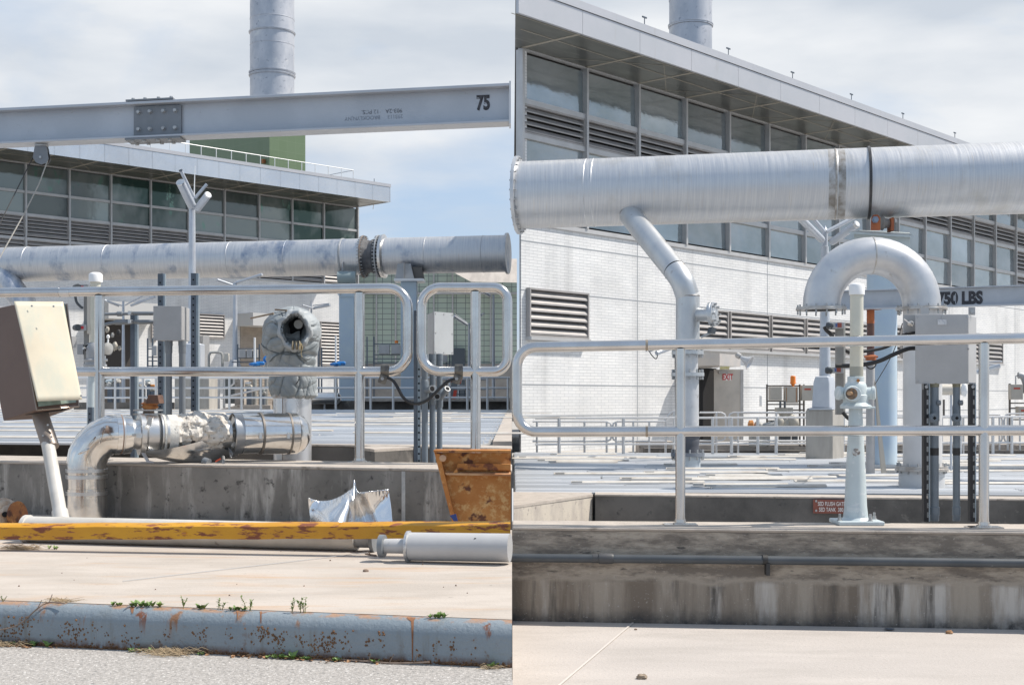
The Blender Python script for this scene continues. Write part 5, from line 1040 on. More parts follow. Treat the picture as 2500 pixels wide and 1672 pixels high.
# ---- crumpled sheet metal ----
def sheet(u, v):
    x = 752+198*u; yt = 1214+ 14*math.sin(min(1,u/.55)*math.pi)*(u<.55)-24*min(1,max(0,u-.1)/.47)-(20*math.exp(-((u-.57)/.02)**2))+12*max(0,min(1,(u-.57)/.06))-8*max(0,u-.62)/.38*1.0
    lx = (6-6*u)*(v)+0; yb_ = 1285; y = yt+(yb_-yt)*v; fold = .13*math.exp(-((u-.6-.16*(v-.2))/.09)**2)*(1-.3*v); rip = .0015*math.sin(u*150)*max(0,1-v*3.2)
    dd = 8.25-.28*math.sin(math.pi*min(1,u*1.6))*v*.8+fold+rip+.05*math.sin(u*7+v*3)*(1-v)+.1*max(0,u-.65)*(1-v)
    return W(x+(1-v)*-4*(1-u)*0+lx+(v*10 if u > .9 else 0), y, dd)
SHM = mat('sheet_aluminium', (.78,.79,.8), (.7,.71,.72), ns=3, rough=.2, metal=1, bump=.001, bs=14)
so_ = solo('metal_sheet', MB().grid(sheet, 160, 30), SHM, 'crumpled shiny aluminium sheet leaning against the parapet wall', 'metal sheet', sharp=80)
m_ = so_.modifiers.new('s', 'SOLIDIFY'); m_.thickness = .0012
# ================= RIGHT YARD =================
# ---- big pipe ----
qd = Ln(1306, 28.4, 2500, 26.5)
def qax(px): d = qd(px); return W(px, 475.5-40.5*(px-1306)/1194., d)
QA, QB = W(1268, 477.0, qd(1268)), W(3500, 400, qd(3500)); QR = 81.5*28.4/F; qu = (QB-QA).normalized()
def qpt(px):      # point of the axis at photo column px
    k = (px-1250)/F; t = (QA.x-k*QA.y)/(k*qu.y-qu.x); return QA+qu*t
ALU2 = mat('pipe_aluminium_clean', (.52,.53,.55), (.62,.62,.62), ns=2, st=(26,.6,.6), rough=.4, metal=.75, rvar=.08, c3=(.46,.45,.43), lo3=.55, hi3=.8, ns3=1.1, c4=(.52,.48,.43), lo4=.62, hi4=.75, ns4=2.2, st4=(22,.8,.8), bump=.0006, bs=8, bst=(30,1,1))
bp2 = thing('pipe', 'huge silver overhead pipe with a black strap crossing in front of the white brick building', 'pipe', qpt(1900))
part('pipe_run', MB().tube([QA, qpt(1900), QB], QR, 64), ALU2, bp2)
part('end_flange', MB().lathe(QA, [(-.06,QR*.7),(-.05,QR+.12),(.02,QR+.12),(.03,QR)], 48, ax=qu), ALU2, bp2)
boltring(bp2, QA, qu, QR+.07, 24, .02, .14, BOLT)
for px in (1434, 1452, 2041): part('weld_seam', MB().lathe(qpt(px), [(-.012,QR+.001),(0,QR+.007),(.012,QR+.001)], 64, ax=qu), ALU2, bp2)
GR = mat('grime', (.4,.38,.35), (.62,.62,.62), lo=.44, hi=.6, ns=3, rough=.55, metal=.4)
part('grime_band', MB().lathe(qpt(2040), [(-.17,QR+.0015),(.17,QR+.0015)], 64, ax=qu), mat('grime_band', (.55,.55,.55), (.24,.215,.185), lo=.4, hi=.62, ns=2.2, rough=.5, metal=.55), bp2)
part('weld_bead', MB().lathe(qpt(2038), [(-.02,QR+.002),(-.01,QR+.014),(.01,QR+.014),(.02,QR+.002)], 64, ax=qu), mat('weld_dirty', (.5,.47,.43), (.3,.27,.24), ns=5, rough=.5, metal=.5), bp2)
part('strap', MB().lathe(qpt(2120)-qu*.03, [(0,QR+.003),(.001,QR+.03),(.055,QR+.03),(.056,QR+.003)], 64, ax=qu), mat('strap_black', (.03,.03,.033), (.06,.055,.05), ns=5, rough=.35, c3=(.25,.17,.09), lo3=.64, hi3=.7, ns3=2), bp2)
# thin longitudinal seams following the cladding sheets
sm = MB(); ang_u = V(0,0,1)
for a in (92, 86, 80, 73, 66, 60, 53, 46, -1, -38):
    a_ = math.radians(a); o = V(0, -math.cos(a_), math.sin(a_))*(QR+.0015); p0 = qpt(1275 if a != -38 else 2070)+o; p1 = qpt(3400)+o; t_ = V(0, math.sin(a_), math.cos(a_))*.0045
    sm.add([p0-t_, p1-t_, p1+t_, p0+t_], [(0,1,2,3)])
part('sheet_seam', sm, mat('sheet_seam', (.34,.36,.4), rough=.5, metal=.4), bp2)
SSP = mat('satin_pipe', (.56,.57,.57), (.48,.5,.52), ns=2.5, st=(1,1,.5), rough=.33, metal=.7, rvar=.1, c4=(.36,.34,.32), lo4=.64, hi4=.78, ns4=5)
br = thing('branch_pipe', 'branch pipe dropping diagonally from the huge pipe and down to a rubber bellows', 'pipe', W(1678, 1144, 25.7)); B = 25.7; k_ = B/F
pts = [W(1538,525,27.6), W(1560,553,27.2), W(1600,602,26.6), W(1648,661,25.9)]
part('diagonal_run', MB().tube(pts, 29*k_, 32, False), SSP, br)
part('elbow', MB().tube(smooth([W(1648,661,25.9), W(1666,688,25.7), W(1678,722,B)], 5), 29*k_, 32, False), SSP, br)
part('riser', MB().tube([W(1679,720,B), W(1679,858,B)], 29*k_, 32), SSP, br)
DW = mat('weld_stain', (.22,.2,.18), (.45,.44,.43), ns=8, rough=.5, metal=.4)
for p_, ax in ((W(1648,661,25.88), V(.62,0,-.78)), (W(1679,723,B), V(0,0,1))): part('weld_bead', MB().lathe(p_, [(-.015,29*k_),(-.008,29.6*k_),(.008,29.6*k_),(.015,29*k_)], 32, ax=ax), DW, br)
fa = V(.86, -.42, .1).normalized(); fc0 = W(1699,767,B)
part('side_nozzle', MB().tube([fc0-fa*.1, W(1736,768,B-.35)], 17*k_, 28), SSP, br)
fc1 = W(1737,768,B-.37)
bf = part('blind_flange', MB().lathe(fc1, [(-.03,29*k_),(0,30*k_),(.03,30*k_),(.034,29.5*k_),(.07,29.5*k_),(.075,28*k_),(.08,8*k_),(.1,7*k_),(.105,.01)], 40, ax=fa), SSP, br)
u_ = fa.cross(V(0,0,1)).normalized(); w_ = fa.cross(u_)
for j in range(8): a = math.pi*j/4; p_ = fc1+fa*.05+(u_*math.cos(a)+w_*math.sin(a))*24*k_; part('bolt', MB().tube([p_-fa*.08, p_+fa*.08], .022, 6), BOLT, bf)
WPP = mat('scuffed_white_pipe', (.56,.57,.58), (.48,.49,.51), ns=2, rough=.4, metal=.3, c3=(.24,.23,.22), lo3=.64, hi3=.74, ns3=4, c4=(.62,.61,.58), lo4=.6, hi4=.7, ns4=6)
c = lambda y: W(1679, y, B)
part('spool', MB().tube([c(866), c(912)], 25*k_, 32), WPP, br); part('lower_spool', MB().tube([c(916), c(1046)], 27*k_, 32), WPP, br)
def flg(y, R_, par, r=.03, n=12, cx=1679, d=B, dk=k_, mt=None):
    f_ = part('flange', MB().lathe(W(cx,y,d), [(-.035,R_*.8*dk),(-.034,R_*dk),(-.003,R_*dk),(.003,R_*dk),(.034,R_*dk),(.035,R_*.8*dk)], 36), mt or SSP, par); boltring(f_, W(cx,y,d), (0,0,1), R_*.92*dk, n, .02, .2, BOLT); return f_
flg(861, 39, br); flg(914, 40, br)
part('bellows', MB().lathe(c(1106), [(0,29*k_),(.1,28*k_),(.16,27*k_),(.22,29*k_),(.28,27.5*k_),(.33,31*k_),(.4,34*k_),(.46,33*k_),(.5,28*k_)], 36), mat('bellows_rubber', (.06,.065,.08), (.1,.105,.12), ns=3, rough=.55), br)
flg(1109, 41, br, mt=mat('flange_dark', (.2,.22,.25), rough=.5, metal=.3))
part('base_drum', MB().tube([c(1146), c(1112)], 31*k_, 36), mat('drum_bluegrey', (.5,.56,.6), (.45,.5,.54), ns=2, rough=.5, metal=.2), br)
t = thing('spotlight', 'small square spotlight on an arm beside the branch pipe', 'spotlight', W(1735,812,25.2))
part('head', MB().cbox(W(1738,807,25.2), .1, .14, .11, ry=.3, rz=.4), DARK, t); part('arm', MB().tube([W(1712,823,25.4), W(1730,815,25.3)], .025, 8).tube([W(1728,815,25.3),W(1737,812,25.25)], .03, 8), GREYP, t)
# ---- gooseneck vent ----
gn = thing('gooseneck_pipe', 'silver gooseneck vent pipe arching over with bolted flanges on both ends', 'pipe', W(2250, 1190, 20.1)); G = 20.1; gk = G/F
ap = []
for i in range(25): a = math.radians(180-180*i/24); ap.append(W(2128+122*math.cos(a), 747-122.5*math.sin(a), G))
GNP = mat('gooseneck_metal', (.6,.6,.6), (.5,.51,.53), ns=2.4, rough=.36, metal=.6, c3=(.3,.27,.24), lo3=.66, hi3=.8, ns3=2.3, c4=(.44,.42,.4), lo4=.66, hi4=.78, ns4=9)
part('arch', MB().tube([W(2006,752,G)]+ap+[W(2250,752,G)], 45.5*gk, 40), GNP, gn)
part('weld_seam', MB().lathe(W(2128,624.5,G), [(-.012,45.6*gk),(-.006,46.6*gk),(.006,46.6*gk),(.012,45.6*gk)], 40, ax=(1,0,0)), mat('weld_silver', (.6,.59,.57), (.4,.37,.33), ns=4, rough=.35, metal=.7), gn)
for cx in (2005, 2250):
    f_ = part('flange', MB().lathe(W(cx,753,G), [(-.028,61*gk),(-.002,61*gk),(.002,60*gk),(.018,60*gk)], 40), mat('flange_steel', (.5,.49,.47), (.36,.33,.3), ns=6, rough=.45, metal=.5), gn)
    boltring(f_, W(cx,756,G), (0,0,1), 56*gk, 14, .013, .15, BOLT)
part('bore', MB().lathe(W(2005,753,G), [(-.03,40*gk),(-.0285,40*gk)], 32), HOLE, gn)
part('down_pipe', MB().tube([W(2252,757,G), W(2252,1142,G)], 46*gk, 40), mat('white_grey_pipe', (.62,.61,.6), (.56,.55,.54), ns=1.5, rough=.4, metal=.25, c3=(.3,.28,.26), lo3=.7, hi3=.8, ns3=3), gn)
f_ = part('flange', MB().lathe(W(2250,1142,G), [(-.04,63*gk),(-.004,63*gk),(.0,62*gk),(.03,62*gk)], 40), MC['flange_steel'], gn); boltring(f_, W(2250,1142,G), (0,0,1), 57*gk, 14, .015, .16, BOLT)
part('base_drum', MB().tube([W(2250,1192,G), W(2250,1146,G)], 54*gk, 40), mat('drum_pale', (.52,.53,.53), (.46,.47,.48), ns=2, rough=.5), gn)
# ---- blue support column with its roller seat under the pipe ----
Cd = 27.2; ck_ = Cd/F
t = thing('pipe_support', 'pale blue round column with a white cross head and roller carrying the huge pipe', 'support column', W(2152, 1134, Cd))
part('shaft', MB().tube([W(2153,1136,Cd), W(2153,600,Cd)], 36*ck_, 36), COLP, t)
part('base_pad', MB().pbox(2128, 1136, 2192, 1154, Cd-.4, .9), BACKC, t)
hd = part('cross_head', MB().hexa([W(2085,598,Cd-.2),W(2222,620,Cd-.5),W(2222,574,Cd-.5),W(2085,567,Cd-.2),W(2085,598,Cd+.4),W(2222,612,Cd+.3),W(2222,572,Cd+.3),W(2085,567,Cd+.4)]), mat('head_white', (.5,.54,.53), (.45,.5,.5), ns=3, rough=.5), t)
part('top_plate', MB().hexa([W(2072,570,Cd-.45),W(2228,580,Cd-.6),W(2228,576,Cd-.6),W(2072,566,Cd-.45),W(2100,566,Cd+.5),W(2220,572,Cd+.4),W(2220,568,Cd+.4),W(2100,562,Cd+.5)]), MC['head_white'], hd)
RO = mat('rust_orange', (.42,.13,.045), (.3,.09,.04), ns=6, rough=.75, bump=.002, bs=40)
rs = thing('roller_seat', 'rusty orange bracket with a grey roller under the huge pipe', 'roller', W(2150, 562, 26.9))
part('bracket', MB().prism([W(2127,562,26.6),W(2150,562,26.6),W(2150,532,26.6),W(2144,524,26.6),W(2133,524,26.6),W(2128,534,26.6)], (0,.06,0)), RO, rs, bev=.01)
part('bracket', MB().pbox(2176, 532, 2183, 563, 26.7, .3), RO, rs)
part('roller', MB().lathe(W(2151,545,26.85), [(0,.13),(.03,.15),(.06,.11),(.16,.09),(.24,.13),(.25,.13)], 22, ax=(1,.15,-.02)), mat('roller_grey', (.32,.32,.31), (.24,.22,.2), ns=7, rough=.6), rs)
part('axle_nut', MB().lathe(W(2136,537,26.58), [(0,.07),(.05,.07),(.052,.05),(.08,.05)], 6, ax=(0,-1,0)), mat('nut_blue', (.22,.27,.34), rough=.5, metal=.4), rs)
# ---- orange and brown standpipe ----
t = thing('standpipe', 'orange and brown painted standpipe on a grey pole beside the blue column', 'standpipe', W(2125, 1158, 23.8)); D_ = 23.8; dk = D_/F
part('pole', MB().tube([W(2125,1158,D_), W(2125,885,D_)], 10.5*dk, 18), mat('pole_concrete_grey', (.42,.41,.4), (.36,.35,.34), ns=3, rough=.7, c3=(.3,.22,.16), lo3=.64, hi3=.7, ns3=5), t)
part('orange_section', MB().tube([W(2125.5,790,D_), W(2125.5,757,D_)], 9.3*dk, 18), RO, t, label='bright orange upper section')
part('brown_section', MB().tube([W(2125.5,868,D_), W(2125.5,787,D_)], 9*dk, 18), mat('brown_paint', (.09,.04,.035), (.12,.06,.045), ns=6, rough=.5), t, label='dark brown middle section')
part('flange', MB().lathe(W(2130,752,D_), [(-.03,22*dk),(.0,22*dk),(.002,16*dk),(.05,16*dk),(.06,4*dk),(.12,2*dk)], 18), RUST, t)
part('clamp', MB().lathe(W(2126,880,D_), [(0,10*dk),(.01,13*dk),(.09,13*dk),(.1,11*dk)], 18).tube([W(2110,871,D_-.1),W(2143,871,D_-.1)], .02, 8), RO, t)
part('hanger_ring', MB().tube([W(2126+13.5*math.cos(math.radians(a)), 884+16*math.sin(math.radians(a)), D_-.09) for a in range(0,181,15)], .012, 8), BLACK, t)
part('funnel', MB().lathe(W(2125,896,D_), [(-.05,8*dk),(0,9*dk),(.1,11*dk)], 18), WPP, t)
part('brace', MB().prism([W(2135,930,D_-.05),W(2142,1030,D_-.05),W(2153,1158,D_-.05),W(2165,1158,D_-.05),W(2150,1035,D_-.05),W(2138,930,D_-.05)], (0,.05,0)), mat('brace_tan', (.46,.42,.36), rough=.6), t)
solo('cable', MB().tube(smooth([W(2203,790,20.0), W(2180,862,21), W(2137,937,23.6)]), .008, 6), BLACK, 'thin black line slanting in front of the blue column', 'cable')
# ---- lamp post and pedestal ----
Ld = 29.8; lk = Ld/F
t = thing('pedestal', 'concrete pedestal with a lit right side carrying the tapered lamp base', 'pedestal', W(2005, 1121, Ld))
PC = MC['pedestal_concrete']
a_, b_, c_ = W(1967,1123,Ld), W(2033,1123,Ld), W(2060,1123,Ld+.45)
zt0 = W(0,1004,Ld).z
q = [V(a_.x,a_.y,a_.z), V(b_.x,b_.y,a_.z), V(c_.x,c_.y,a_.z), V(a_.x+c_.x-b_.x,c_.y,a_.z)]
part('block', MB().prism(q, (0,0,zt0-a_.z)), PC, t)
ctr = sum(q, Vector())/4; ctr.z = 0
part('chamfer', MB().hexa([V(v.x,v.y,zt0) for v in (q[0],q[1])]+[V(v.x,v.y,zt0+.07)*1 for v in [ (q[1]*.9+ctr*.1), (q[0]*.9+ctr*.1)]]+[V(v.x,v.y,zt0) for v in (q[3],q[2])]+[V(v.x,v.y,zt0+.07) for v in [(q[2]*.9+ctr*.1),(q[3]*.9+ctr*.1)]]), PC, t)
lp2 = thing('lamp_post', 'pale grey lamp post on a tapered base with V shaped floodlights, right yard', 'lamp post', W(2014, 998, Ld))
yb_, yt_, ym_ = 996, 918, 934
def fr_(x0, x1, x2, y): a = W(x0,y,Ld-.02); b = W(x1,y,Ld-.02); c = W(x2,y,Ld+.38); return [a, b, V(c.x,c.y,b.z), V(a.x+c.x-b.x,c.y,b.z)]
f0, f1 = fr_(1981,2026,2042,yb_), fr_(1985,2025,2040,ym_); f2 = fr_(1990,2022,2036,yt_)
part('base_housing', MB().add(f0+f1+f2, [(3,2,1,0),(0,1,5,4),(1,2,6,5),(2,3,7,6),(3,0,4,7),(4,5,9,8),(5,6,10,9),(6,7,11,10),(7,4,8,11),(8,9,10,11)]), LAMPP, lp2, bev=.03)
part('base_plate', MB().hexa([W(1975,1000,Ld-.05),W(2032,1000,Ld-.05),W(2032,996,Ld-.05),W(1975,996,Ld-.05),W(1985,999,Ld+.4),W(2050,998,Ld+.4),W(2050,993,Ld+.4),W(1985,994,Ld+.4)]), LAMPP, lp2)
lx = W(2014,0,Ld+.2).x
part('pole', MB().tube([V(lx,Ld+.2,W(0,925,Ld).z), V(lx,Ld+.2,W(0,600,Ld).z)], [14*lk, 9*lk], 22), LAMPP, lp2)
part('pole_head', MB().lathe(V(lx,Ld+.2,W(0,602,Ld).z), [(0,9*lk),(.02,9.5*lk),(.03,7*lk),(.28,7*lk),(.35,8*lk),(.4,8*lk),(.44,4*lk),(.5,2*lk)], 20), LAMPP, lp2)
flood(W(1948,527,Ld-.9), W(2007,586,Ld), 8.8*lk, lp2); flood(W(2092,548,Ld-.7), W(2030,592,Ld), 9*lk, lp2)
part('arm', MB().tube([W(2012,566,Ld), W(1965,510,Ld-.2)], 5*lk, 14), LAMPP, lp2); part('arm', MB().tube([W(2018,566,Ld), W(2088,530,Ld+.1)], 5*lk, 14), LAMPP, lp2)
# ---- 750 LBS monorail beam ----
mbm = thing('steel_beam', 'grey crane beam stencilled 750 LBS behind the gooseneck pipe', 'beam', W(2280, 748, 24)); m_d = Ln(2040, 23.6, 2500, 22.4)
def mq(p0, p1, y0, y1, o0, o1):
    q = []
    d0_, d1_ = m_d.at(2250), m_d.at(2250); z0 = W(0,y1,d0_).z; z1 = W(0,y0,d0_).z
    for z in (z0, z1):
        for p, o in ((p0,o0),(p1,o0),(p1,o1),(p0,o1)): q.append(V(wx(p, m_d(p)), m_d(p)+o, z))
    return MB().add(q, [(3,2,1,0),(4,5,6,7),(0,1,5,4),(1,2,6,5),(2,3,7,6),(3,0,4,7)])
part('web', mq(2040, 3300, 706, 747, .1, .13), BEAMP, mbm); part('top_flange', mq(2038, 3302, 703, 705.7, 0, .24), BEAMP, mbm); part('bottom_flange', mq(2038, 3302, 747.3, 750.5, 0, .24), BEAMP, mbm)
mm = (m_d.at(2500)-m_d.at(2100))/(wx(2500,m_d(2500))-wx(2100,m_d(2100)))
def mtext(body, px, y, size, sx):
    p = W(px, y, m_d.at(px, .092)); m = Matrix.Translation(p) @ Matrix.Rotation(math.atan(mm),4,'Z') @ Matrix.Rotation(math.pi/2,4,'X') @ Matrix.Diagonal((sx,1,1,1)); return part('lettering', textmb(body, size, m, .016, .002), INK, mbm)
tx = mtext('750 LBS', 2343, 729, .285, .8)
sg = MB()
for px, w_, h_ in ((2316,4,1.3),(2316,4,1.3),(2333,1.4,26)):
    d = m_d.at(px, .086); sg.pbox(px-w_/2, 729-h_/2, px+w_/2, 729+h_/2, d, .004)
part('stencil_gap', sg, BEAMP, tx)
# ---- front railing, right ----
R1 = Ln(1306, 6.87, 2500, 6.63)
def rr(px, py): return W(px, py, R1(px))
RRr = 12.8*6.85/F
def ty(px): return 847.5-.0184*(px-1306)
rl = thing('railing', 'silver tube railing on the streaked concrete wall of the right yard', 'railing', W(1900, 1270, 6.8))
def arc2(cx, cy, r, a0, a1, n=8): return [rr(cx+r*math.cos(math.radians(a0+(a1-a0)*i/n)), cy-r*math.sin(math.radians(a0+(a1-a0)*i/n))) for i in range(n+1)]
part('top_rail', MB().tube([rr(1661, 1052.5)]+[rr(1320,1054)]+arc2(1310, 1006, 48, 270, 180)+[rr(1262, 950)]+arc2(1310, 895, 48, 180, 90)+[rr(1500, ty(1500)), rr(2000, ty(2000)), rr(2700, ty(2700)), rr(4300, ty(4300))], RRr, 20, False), RAIL, rl)
part('mid_rail', MB().tube([rr(1661,1052.5), rr(2402,1050.5)], RRr*.98, 20, False), RAIL, rl); part('mid_rail', MB().tube([rr(2402,1050.5), rr(4300,1046)], RRr*.98, 20, False), RAIL, rl)
for px in (1661, 2402, 3143, 3900): post(px, rl, H+(E-RWT)*F/R1(px), par_d=R1, r=RRr*.93, yt=ty(px))
for px, y in ((1579, ty(1579)), (1579, 1053)): part('joint_sleeve', MB().tube([rr(px-3,y), rr(px+3,y)], RRr+.0015, 20), mat('joint_dull', (.4,.33,.25), (.3,.26,.22), ns=40, rough=.4, metal=.7), rl)
# ---- pale blue valve stand ----
v0 = 6.86; vk = v0/F; VC = 2089
vs_ = thing('valve_stand', 'pale blue cast valve stand with a capped clear tube bolted to the right parapet wall', 'valve stand', W(VC, 1272, v0))
C = lambda x, y, dd=0: W(x, y, v0+dd); zb = RWT
part('base_flange', MB().box(C(2036,0).x, C(2146,0).x, v0-.11, v0+.11, zb, zb+.022), BLUEP, vs_, bev=.006)
for x, o in ((2043,-.06),(2114,-.085),(2137,.02)): part('anchor_bolt', MB().lathe(V(C(x,0).x, v0+o, zb+.022), [(0,.014),(.004,.014),(.005,.01),(.018,.01),(.019,.0065),(.036,.0065)], 10), BOLT, vs_)
def zy(y): return W(0,y,v0).z
X0 = C(VC,0).x
part('column', MB().lathe((X0,v0,0), [(zb+.022,36*vk),(zb+.035,30*vk),(zy(1235),27*vk),(zy(1150),23.5*vk),(zy(1085),20*vk),(zy(1010),16.5*vk),(zy(997),16.5*vk)], 36), BLUEP, vs_)
part('instruction_label', MB().add([V(X0+r_*math.sin(a), v0-math.cos(a)*r_, z) for a in [math.radians(-62+8*i) for i in range(9)] for z, r_ in ((zy(1257), 28.9*vk), (zy(1233), 27.6*vk))], [(2*i,2*i+2,2*i+3,2*i+1) for i in range(8)]), mat('label_pale', (.62,.66,.66), (.52,.58,.6), ns=12, st=(1,1,5), rough=.4), vs_)
part('inspection_plug', MB().lathe(V(X0-.008,v0-.041,zy(1103)), [(0,.021),(.004,.02),(.006,.008),(.012,.006)], 14, ax=(0,-1,0)), mat('plug_worn', (.5,.52,.52), (.2,.17,.15), lo=.45, hi=.6, ns=40, rough=.5), vs_)
hd = part('actuator_body', MB().lathe((X0,v0,0), [(zy(998),14*vk),(zy(997),37*vk),(zy(991),38*vk),(zy(984),32*vk),(zy(983),30*vk),(zy(965),30*vk),(zy(963),27*vk),(zy(945),27*vk),(zy(938),25*vk),(zy(932),20*vk),(zy(920),20*vk),(zy(919),18*vk)], 36), BLUEP, vs_)
part('flange_ear', MB().cbox(C(2118,995), .06, .09, .012), BLUEP, hd, bev=.004)
for s_, xa in ((-1, 2054), (1, 2128)): part('side_boss', MB().lathe(C(2089+s_*24,960), [(0,15*vk),(15*vk,15*vk),(16*vk,17*vk),(22*vk,17*vk),(24*vk,12*vk)], 18, ax=(s_,-.25,.03)), BLUEP, hd)
nzz = part('input_boss', MB().lathe(C(2081,961,-.045), [(0,20*vk),(.03,18*vk),(.045,18*vk),(.05,17*vk),(.05,10*vk)], 24, ax=(-.12,-1,0)), BLUEP, hd)
part('boss_face', MB().lathe(C(2079,961,-.092), [(0,14*vk),(.003,14*vk)], 20, ax=(-.12,-1,0)), mat('face_dark', (.09,.08,.07), (.25,.16,.09), ns=40, rough=.6), nzz)
part('brass_shaft', MB().tube([C(2080,961,-.07), C(2073,960,-.14)], 5*vk, 14), mat('brass_shaft', (.5,.33,.2), (.4,.25,.14), ns=30, rough=.4, metal=.6), nzz)
part('grub_screw', MB().lathe(C(2095,929,-.045), [(0,.009),(.006,.008)], 8, ax=(0,-1,0)), RUST, hd); part('grub_screw', MB().lathe(C(2096,967,-.06), [(0,.007),(.006,.006)], 8, ax=(0,-1,0)), BOLT, hd)
tb = part('clear_tube', MB().tube([(X0+.004,v0,zy(922)), (X0+.006,v0,zy(715))], 16*vk, 28), CREAM, vs_); part('stem_sleeve', MB().tube([(X0+.004,v0,zy(921)), (X0+.004,v0,zy(895))], 16.4*vk, 28), mat('sleeve_olive', (.33,.33,.28), rough=.4), tb)
part('cap', MB().lathe((X0+.006,v0,zy(720)), [(0,18.8*vk),(.045,18.8*vk),(.055,16*vk),(.06,9*vk)], 28), WHITEP, tb)
# position switch post behind the stand
sw = thing('switch_post', 'grey post with two small limit switches behind the pale blue valve stand', 'post', W(2053, 1015, 7.25)); sd = 7.25
part('post', MB().pbox(2042, 787, 2059, 1012, sd, .03), mat('post_weathered', (.28,.27,.25), (.24,.23,.215), ns=5, rough=.7), sw); part('lit_edge', MB().pbox(2059.4, 787, 2064, 1012, sd+.002, .03), MC['cream_box'], sw)  # paler edge strip paints the sunlit side of the grey post
for y, x in ((794, 2040), (903, 2038)):
    b = part('limit_switch', MB().pbox(x-15, y-8, x+22, y+8, sd-.05, .04), GREYP, sw, bev=.004); part('conduit_nipple', MB().lathe(W(x-18,y+1,sd-.03), [(-.01,7*sd/F),(.0,9*sd/F),(.02,9*sd/F),(.03,6*sd/F)], 14, ax=(.9,-.4,0)), DARK, b)
    part('red_window', MB().pbox(x+5, y-6, x+15, y+5, sd-.053, .003), mat('switch_red', (.28,.06,.04), rough=.4), b); part('blue_sticker', MB().pbox(x, y-4, x+4, y+4, sd-.053, .003), mat('sticker_blue', (.08,.12,.3), rough=.5), b)
part('flex_conduit', MB().tube(smooth([W(2013,797,sd), W(2018,806,sd), W(2030,818,sd), W(2045,845,sd+.05), W(2075,860,sd+.05)]), .012, 12), BLACK, sw)
for i, pts in enumerate(([(2236,812),(2205,818),(2180,838),(2155,850),(2110,858),(2080,858)], [(2236,850),(2215,852),(2180,866),(2150,880),(2115,889),(2070,893),(2040,893)])):
    solo('cable', MB().tube(smooth([W(x,y,7.1) for x,y in pts]), (.0085,.0115)[i], 12), BLACK, ('upper black cable sagging from the control box behind the top rail', 'lower black cable running from the control box to the lower switch')[i], 'cable')
solo('cable', MB().tube(smooth([W(2058,1006,7.2),W(2066,1016,7.2),W(2078,1026,7.2)]), .011, 12), BLACK, 'short black cable stub behind the valve stand column', 'cable')
# ---- right control box on struts ----
bx = cbox_front(2236, 769, 2365, 935, 2384, 7.0, .16, 'large grey control box on black perforated struts in the right yard', [(.03,.03),(.5,.03),(.97,.03),(.03,.97),(.5,.97),(.97,.97),(.02,.5),(.98,.5)])
part('nameplate', MB().pbox(2289, 780, 2311, 793, 6.99, .003), mat('nameplate_white', (.6,.6,.6), (.45,.46,.48), ns=90, rough=.3), bx)
part('back_plate', MB().pbox(2206, 769, 2236, 812, 7.12, .01), BOXP, bx)
part('latch', MB().lathe(W(2222,790,7.1), [(0,.016),(.02,.014),(.03,.008)], 12, ax=(0,-1,0)).tube([W(2207,779,7.06),W(2222,790,7.06),W(2228,796,7.06)], .0025, 6), STEEL, bx)
for x0, x1 in ((2254,2269),(2368,2382)):
    part('mounting_lug', MB().pbox(x0, 934, x1, 951, 6.99, .012), BOXP, bx); part('lug_bolt', MB().lathe(W((x0+x1)/2,944,6.98), [(0,.009),(.004,.009)], 12, ax=(0,-1,0)), BOLT, bx)
for x0, x1 in ((2366,2381),(2248,2268)): part('mounting_lug', MB().pbox(x0, 750, x1, 769, 7.04, .012), BOXP, bx)
part('lug_bolt', MB().lathe(W(2374,760,7.03), [(0,.012),(.004,.012)], 12, ax=(0,-1,0)), BOLT, bx)
def bigstrut(px, label):
    d = 6.98; a, b = W(px-6,0,d), W(px+6,0,d); z0, z1 = RWT, W(0,937,d).z; t = thing('strut_post', label, 'strut post', (a.x, d, z0))
    h = MB(); zs = z0; w_ = b.x-a.x
    part('channel', MB().box(a.x, b.x-.011, d, d+.004, z0, z1).box(a.x, a.x+.004, d+.0045, d+.04, z0, z1), mat('strut_black', (.012,.012,.014), rough=.5), t)
    while zs < z1: h.box(b.x-.0108, b.x-.001, d+.001, d+.0035, zs, min(zs+.022, z1)); zs += .05
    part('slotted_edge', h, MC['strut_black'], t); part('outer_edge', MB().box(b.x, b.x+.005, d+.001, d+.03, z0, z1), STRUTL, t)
bigstrut(2262, 'black slotted strut left of the two dark conduits'); bigstrut(2375, 'black slotted strut next to the right railing post')
